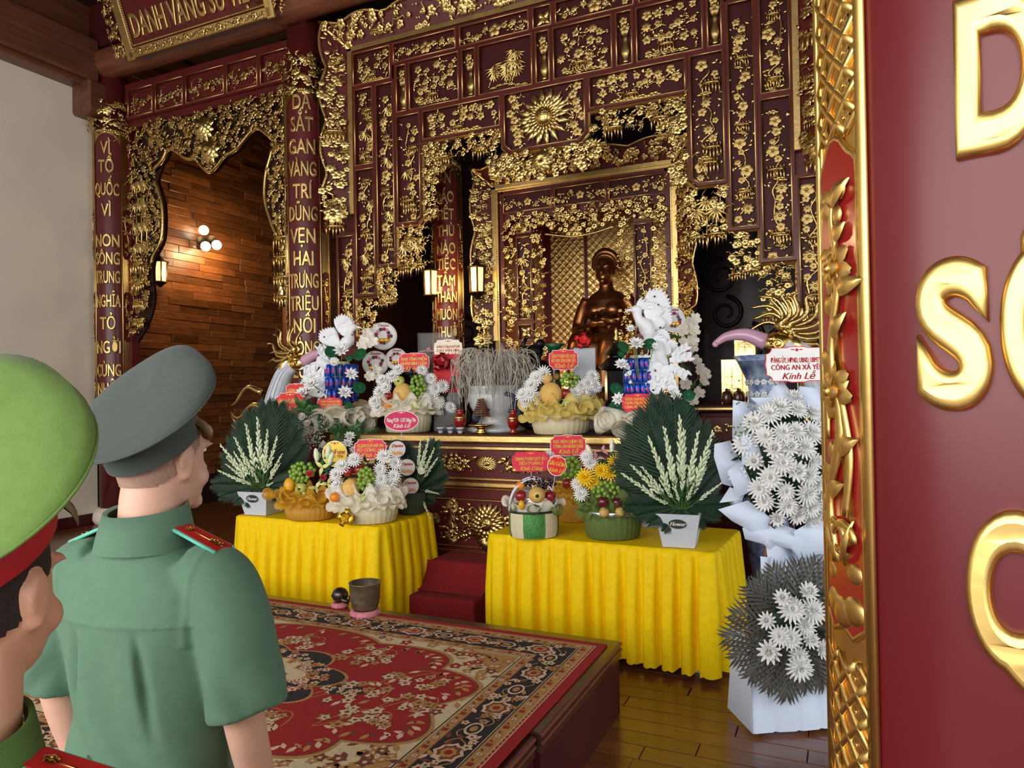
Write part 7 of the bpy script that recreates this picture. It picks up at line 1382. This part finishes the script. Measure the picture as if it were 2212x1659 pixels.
def cap(par, hz, s, cm, bm, tilt_=.5, badge=True, pitch=.38, yo=.016):
    """peaked service cap: sloping crown rising to the front, band, visor, badge"""
    def obj(n_, g_, m_, p_): return OBJ(n_, g_.t((0, 0, -hz - .03 * s)).t((0, yo, hz + .03 * s), (pitch, 0, 0)), m_, p_)
    parent = par
    N = 48; rows = []
    for u, rr_, zz in ((0, .0, .048), (0, .06, .05), (0, .105, .047), (0, .14, .036), (0, .152, .02), (0, .153, .008), (0, .142, -.004), (0, .118, -.022), (0, .1, -.04), (0, .094, -.05)):
        row = []
        for a in np.linspace(0, 2 * pi, N, endpoint=False):
            x, y = rr_ * cos(a), rr_ * 1.06 * sin(a); k = max(0, (zz + .05) / .098); z = zz * .72 + y * tilt_ * k + .016 * k * max(0, sin(a)) ** 6 * min(1, rr_ / .12); row.append((x, y + .012 * k, z + .06))
        rows.append(row)
    g = sheet(np.array(rows), closev=True); g = G(g.V, g.L.reshape(-1, 4)[:, ::-1].ravel(), g.S).t((0, 0, 0), (0, 0, 0), s).t((0, -.004, hz + .052 * s)); obj('cap_crown', g, cm, parent)
    obj('crown_piping', tube([(.1535 * cos(a) * s, (.1535 * 1.06 * sin(a) + .007) * s - .004, (.011 * .72 + .1535 * 1.06 * sin(a) * tilt_ * .62 + .06 + .052) * s + hz) for a in np.linspace(0, 2 * pi, 49)], .0022 * s, 5, False), cm, parent)
    bd = lathe([(.094 * s, -.008 * s), (.096 * s, .012 * s), (.095 * s, .048 * s), (.092 * s, .055 * s)], 40, False, sy=1.12).f(lambda v: (v[0], v[1], v[2] + v[1] * .16)).t((0, -.004, hz + .038 * s)); obj('cap_band', bd, bm, parent)
    P = []
    for a in np.linspace(.45, pi - .45, 16): P.append([(.095 * s * cos(a), .106 * s * sin(a) - .004, hz + .052 * s + .016 * s), ((.108 + .0) * s * cos(a), (.106 + .016 * sin(a)) * s * sin(a), hz + .045 * s), (.112 * s * cos(a), (.106 + .034 * sin(a)) * s * sin(a), hz + .024 * s)])
    g = sheet(P); obj('visor', join([g, g.t((0, 0, -.003))]), 'visor_black', parent)
    if badge: obj('cap_badge', join([ball(.022 * s, 14, 8, (1, .35, 1.15)).t((0, .112 * s, hz + .115 * s))] + [petal(.045 * s, .018 * s, .3, .1).t((0, .0, 0), (0, q, 0)).x(R3(0, 0, pi), (0, .112 * s, hz + .10 * s)) for q in (-1.3, -.9, .9, 1.3, -.5, .5)] + [rod((q * .05 * s, .102 * s, hz + .072 * s), (q * .02 * s, .112 * s, hz + .072 * s), .004 * s) for q in (-1, 1)]), 'gold_bright', parent)
def officer(loc, rz, label, s, shirt, cm, bm, skin, hair, full=True, turn=0.0, tilt_=.5, capk=1.0, hh=1.60, capz=.018):
    """standing, facing +Y; body one mesh, clothes its children"""
    t = thing('person', label, 'person', loc, rz); hz = hh * s; Bd = []
    Hd = [g.t((0, 0, 0), (0, 0, turn)).t((0, .035, hz)) for g in head_g(s * 1.06)]; Bd += Hd
    Bd.append(loft([(0, -.012, 1.33, .085, .075), (0, -.008, 1.38, .072, .073), (0, .0, 1.44, .067, .07), (0, .006, 1.50, .065, .071), (0, .014, hh - .04, .062, .071)], 28).t(sc=s))
    for s_ in (-1, 1):
        Bd.append(limb(np.array([(s_ * .19, 0, 1.33), (s_ * .245, -.01, 1.2), (s_ * .265, -.02, 1.06), (s_ * .262, .03, .88), (s_ * .25, .06, .80)]) * s, np.array([.045, .048, .044, .038, .028]) * s)); Bd.append(ball(.04 * s, 12, 8, (.55, .9, 1.25)).t(np.array([s_ * .25, .066, .755]) * s))
        for f in range(4): Bd.append(limb(np.array([(s_ * .25, .04 + .018 * f, .73), (s_ * .248, .045 + .018 * f, .685), (s_ * .238, .05 + .018 * f, .65 + .006 * abs(f - 1.5))]) * s, np.array([.0105, .0095, .008]) * s, 8, 8))
        Bd.append(limb(np.array([(s_ * .25, .1, .765), (s_ * .243, .118, .73), (s_ * .238, .118, .70)]) * s, np.array([.012, .011, .009]) * s, 8, 8))
    Bd.append(loft([(0, 0, .9, .15, .1), (0, 0, 1.15, .15, .1), (0, 0, 1.3, .14, .08), (0, 0, 1.37, .075, .065)], 28).t(sc=s))
    obj('body', remesh(join(Bd), .0075 * s, it=3), skin, t)
    # cropped hair: a close shell round the back and sides of the skull
    zz = np.linspace(-.06, .122, 30); kz = [-.06, -.03, 0, .03, .07, .1, .122]
    g = loft([(0, -.009, z, np.interp(z, kz, [.063, .0722, .0757, .0785, .0747, .058, .02]), np.interp(z, kz, [.084, .0925, .0965, .099, .0945, .075, .03])) for z in zz], 72, False).t(sc=s * 1.06); V = g.V
    L4 = g.L.reshape(-1, 4); cy = V[L4][:, :, 1].mean(1) / s / 1.06; czz = V[L4][:, :, 2].mean(1) / s / 1.06; L4 = L4[czz > np.interp(cy, [-.1, -.06, -.02, .0, .02, .04, .055, .075], [-.055, -.05, -.02, .022, .0, .03, .06, .08])]
    obj('hair', G(V, L4.ravel(), np.full(len(L4), 4)).t((0, 0, 0), (0, 0, turn)).t((0, .035, hz)), hair, t)
    eyes(t, t, hz, s * 1.06, .035)
    # short sleeved shirt
    sh = [loft([(0, 0, .86, .195, .125, .85), (0, 0, 1.0, .19, .12, .85), (0, -.005, 1.15, .205, .125, .82), (0, -.01, 1.25, .215, .125, .8), (0, -.01, 1.32, .205, .11, .8), (0, -.012, 1.365, .15, .092, .9), (0, -.01, 1.405, .092, .082)], 44).t(sc=s)]
    for s_ in (-1, 1): sh.append(limb(np.array([(s_ * .13, -.005, 1.335), (s_ * .195, -.008, 1.315), (s_ * .235, -.012, 1.24), (s_ * .262, -.016, 1.14), (s_ * .285, -.02, 1.055)]) * s, np.array([.075, .082, .083, .082, .086]) * s, 24, 26))
    g = remesh(join(sh), .006 * s, it=16); V = g.V.copy() / s; n_ = np.zeros_like(V)
    ang = np.arctan2(V[:, 1], V[:, 0]); back = np.clip(-V[:, 1] * 9, 0, 1); tors = (np.abs(V[:, 0]) < .2)
    d = .008 * np.sin(V[:, 0] * 38 + 5 * np.sin(V[:, 2] * 7)) * np.clip((1.24 - V[:, 2]) * 5, 0, 1) * back + .008 * np.sin(V[:, 2] * 34 + V[:, 0] * 30) * np.clip((1.08 - V[:, 2]) * 5, 0, 1)
    d -= .020 * np.exp(-((V[:, 0] - .085 - (1.24 - V[:, 2]) * .10) / .012) ** 2) * np.clip((1.245 - V[:, 2]) * 14, 0, 1) * np.clip((V[:, 2] - .98) * 8, 0, 1) * back + .020 * np.exp(-((V[:, 0] + .085 + (1.24 - V[:, 2]) * .10) / .012) ** 2) * np.clip((1.245 - V[:, 2]) * 14, 0, 1) * np.clip((V[:, 2] - .98) * 8, 0, 1) * back
    d += .005 * np.exp(-((V[:, 2] - 1.247 - .02 * np.abs(V[:, 0])) / .004) ** 2) * back * tors
    d += .004 * np.exp(-((np.abs(V[:, 0]) - .185 + (1.33 - V[:, 2]) * .06) / .008) ** 2) * (V[:, 2] > 1.2) * (V[:, 1] < 0) + .005 * np.sin(V[:, 2] * 55 + np.abs(V[:, 0]) * 60) * np.clip((np.abs(V[:, 0]) - .19) * 20, 0, 1) * np.clip((1.2 - V[:, 2]) * 12, 0, 1)
    bl = np.clip((np.abs(V[:, 0]) - .13) / .1, 0, 1); bl = bl * bl * (3 - 2 * bl)
    cen = np.stack([np.sign(V[:, 0]) * .25 * bl, np.zeros(len(V)), V[:, 2]], 1); dr_ = V - cen; dr_ /= np.linalg.norm(dr_, axis=1)[:, None] + 1e-6; V = (V + dr_ * d[:, None]) * s
    so = obj('shirt', G(V, g.L, g.S), shirt, t)
    P = []
    for a in np.linspace(-pi * 1.38, pi * .38, 44):
        r0 = .072; P.append([(r0 * 1.0 * cos(a), r0 * 1.0 * sin(a) - .008, 1.432 - .018 * sin(a) * -1 * .6), (r0 * 1.10 * cos(a), r0 * 1.12 * sin(a) - .010, 1.437 - .018 * sin(a) * -.6), (r0 * 1.3 * cos(a), r0 * 1.25 * sin(a) - .012, 1.380 - .012 * sin(a) * -.6), (r0 * 1.42 * cos(a), r0 * 1.3 * sin(a) - .012, 1.345 - .03 * max(0, sin(a)))])
    obj('collar', sheet(P).t((0, 0, .042), (0, 0, 0), (1.1, 1.1, 1.0)).t(sc=s), shirt, so)
    for s_ in (-1, 1):
        b = obj('shoulder_board', None, None, t) if False else None
        w0 = box(-.062, .068, -.026, .024, -.004, .004, .002); tr_ = lambda g_: g_.t((0, 0, 0), (0, s_ * .36, 0)).t((s_ * .152, -.006, 1.408)).t(sc=s)
        bo = obj('shoulder_board', tr_(prism([(-.06, -.024), (.06, -.027), (.06, .027), (-.06, .024), (-.075, 0)] if s_ > 0 else [(.06, .024), (-.06, .027), (-.06, -.027), (.06, -.024), (.075, 0)], .004, .01)), 'shoulder_red', t, 'auto')
        obj('teal_piping', tr_(join([tube([(-.06, -.026, .005), (.062, -.029, .005)], .0045, 6), tube([(-.06, .026, .005), (.062, .029, .005)], .0045, 6)])), 'piping_teal', bo)
        obj('gold_pip', tr_(join([GF.t((0, 0, 0), (-pi / 2, 0, 0), .011).t((s_ * x_, 0, .012)) for x_ in (-.04, .03, .045)] + [tube([(-.05, 0, .0105), (.055, 0, .0105)], .0016, 4)])), 'gold_bright', bo)
    cap(t, hz + capz * s, s * capk, cm, bm, tilt_)
    # trousers and shoes
    tr = [loft([(0, 0, .78, .175, .12), (0, 0, .9, .18, .12), (0, 0, .97, .175, .115)], 30).t(sc=s)]
    for s_ in (-1, 1): tr.append(limb(np.array([(s_ * .085, 0, .82), (s_ * .095, .01, .5), (s_ * .1, -.005, .09)]) * s, np.array([.1, .078, .062]) * s, 20))
    obj('trousers', remesh(join(tr), .014 * s), 'trouser', t)
    for s_ in (-1, 1): obj('shoe', remesh(join([loft([(s_ * .1, .06, .0, .046, .14), (s_ * .1, .06, .03, .046, .138), (s_ * .1, .03, .07, .04, .10), (s_ * .1, -.01, .1, .04, .055)], 22).t(sc=s)]), .008 * s), 'shoe_black', t)
    return t
officer((-1.425, 1.14, 0), .10, 'officer in pale green short-sleeved shirt and grey peaked cap, back turned', .984, 'shirt_green', 'cap_grey', 'cap_grey', 'skin', 'stubble', tilt_=.48, hh=1.585, capk=1.05, capz=-.004)
officer((-.945, .498, 0), .48, 'officer at the left edge in green peaked cap with red band', .893, 'jacket_green', 'cap_green', 'band_red', 'skin_warm', 'hair_short', tilt_=.52, capk=1.12, hh=1.64, capz=.035)

# ---------------------------------------------------------------- groups of look-alikes; fine carving too small to pick apart
GROUPS = dict(lantern='lit lanterns', column='round columns', couplet_board='couplet boards on the columns', message_card='message cards on the offerings', fruit_basket='fruit baskets', grape_bunch='bunches of grapes', apple='apples in the baskets', plum='dark red apples in the moss green basket', pear='pears in the baskets', orange='oranges in the baskets', melon='melons in the baskets', mango='mangoes in the baskets', tea_cup='tea cups on the altar edge', oil_lamp='oil lamps on the altar', biscuit_tin='round biscuit tins', lidded_jar='lidded jars on the cabinet', foil_box='gold foil boxes', offering_table='yellow clothed offering tables', phoenix_arrangement='phoenix arrangements', crane_statue='crane statues beside the altar', person='officers facing the altar', niche_uplight='niche uplights', flower_arrangement='flower arrangements', gift_box='gift boxes', bronze_burner='black bronze burners')
for o in SC.objects:
    k = o.name.split('.')[0]
    if o.parent is None and k in GROUPS: o['group'] = GROUPS[k]
    if o.parent is not None and k in ('gilt_fringe', 'gilt_carving', 'border_carving', 'gilt_scroll', 'gilt_line', 'gilt_bead', 'gilt_valance', 'gilt_side', 'gilt_crest', 'vine_border', 'gilt_wing', 'tulle_ruffle', 'organza_loops', 'lettering', 'flower_print', 'cookie_print', 'gilt_moulding', 'edge_line'): o['kind'] = 'stuff'
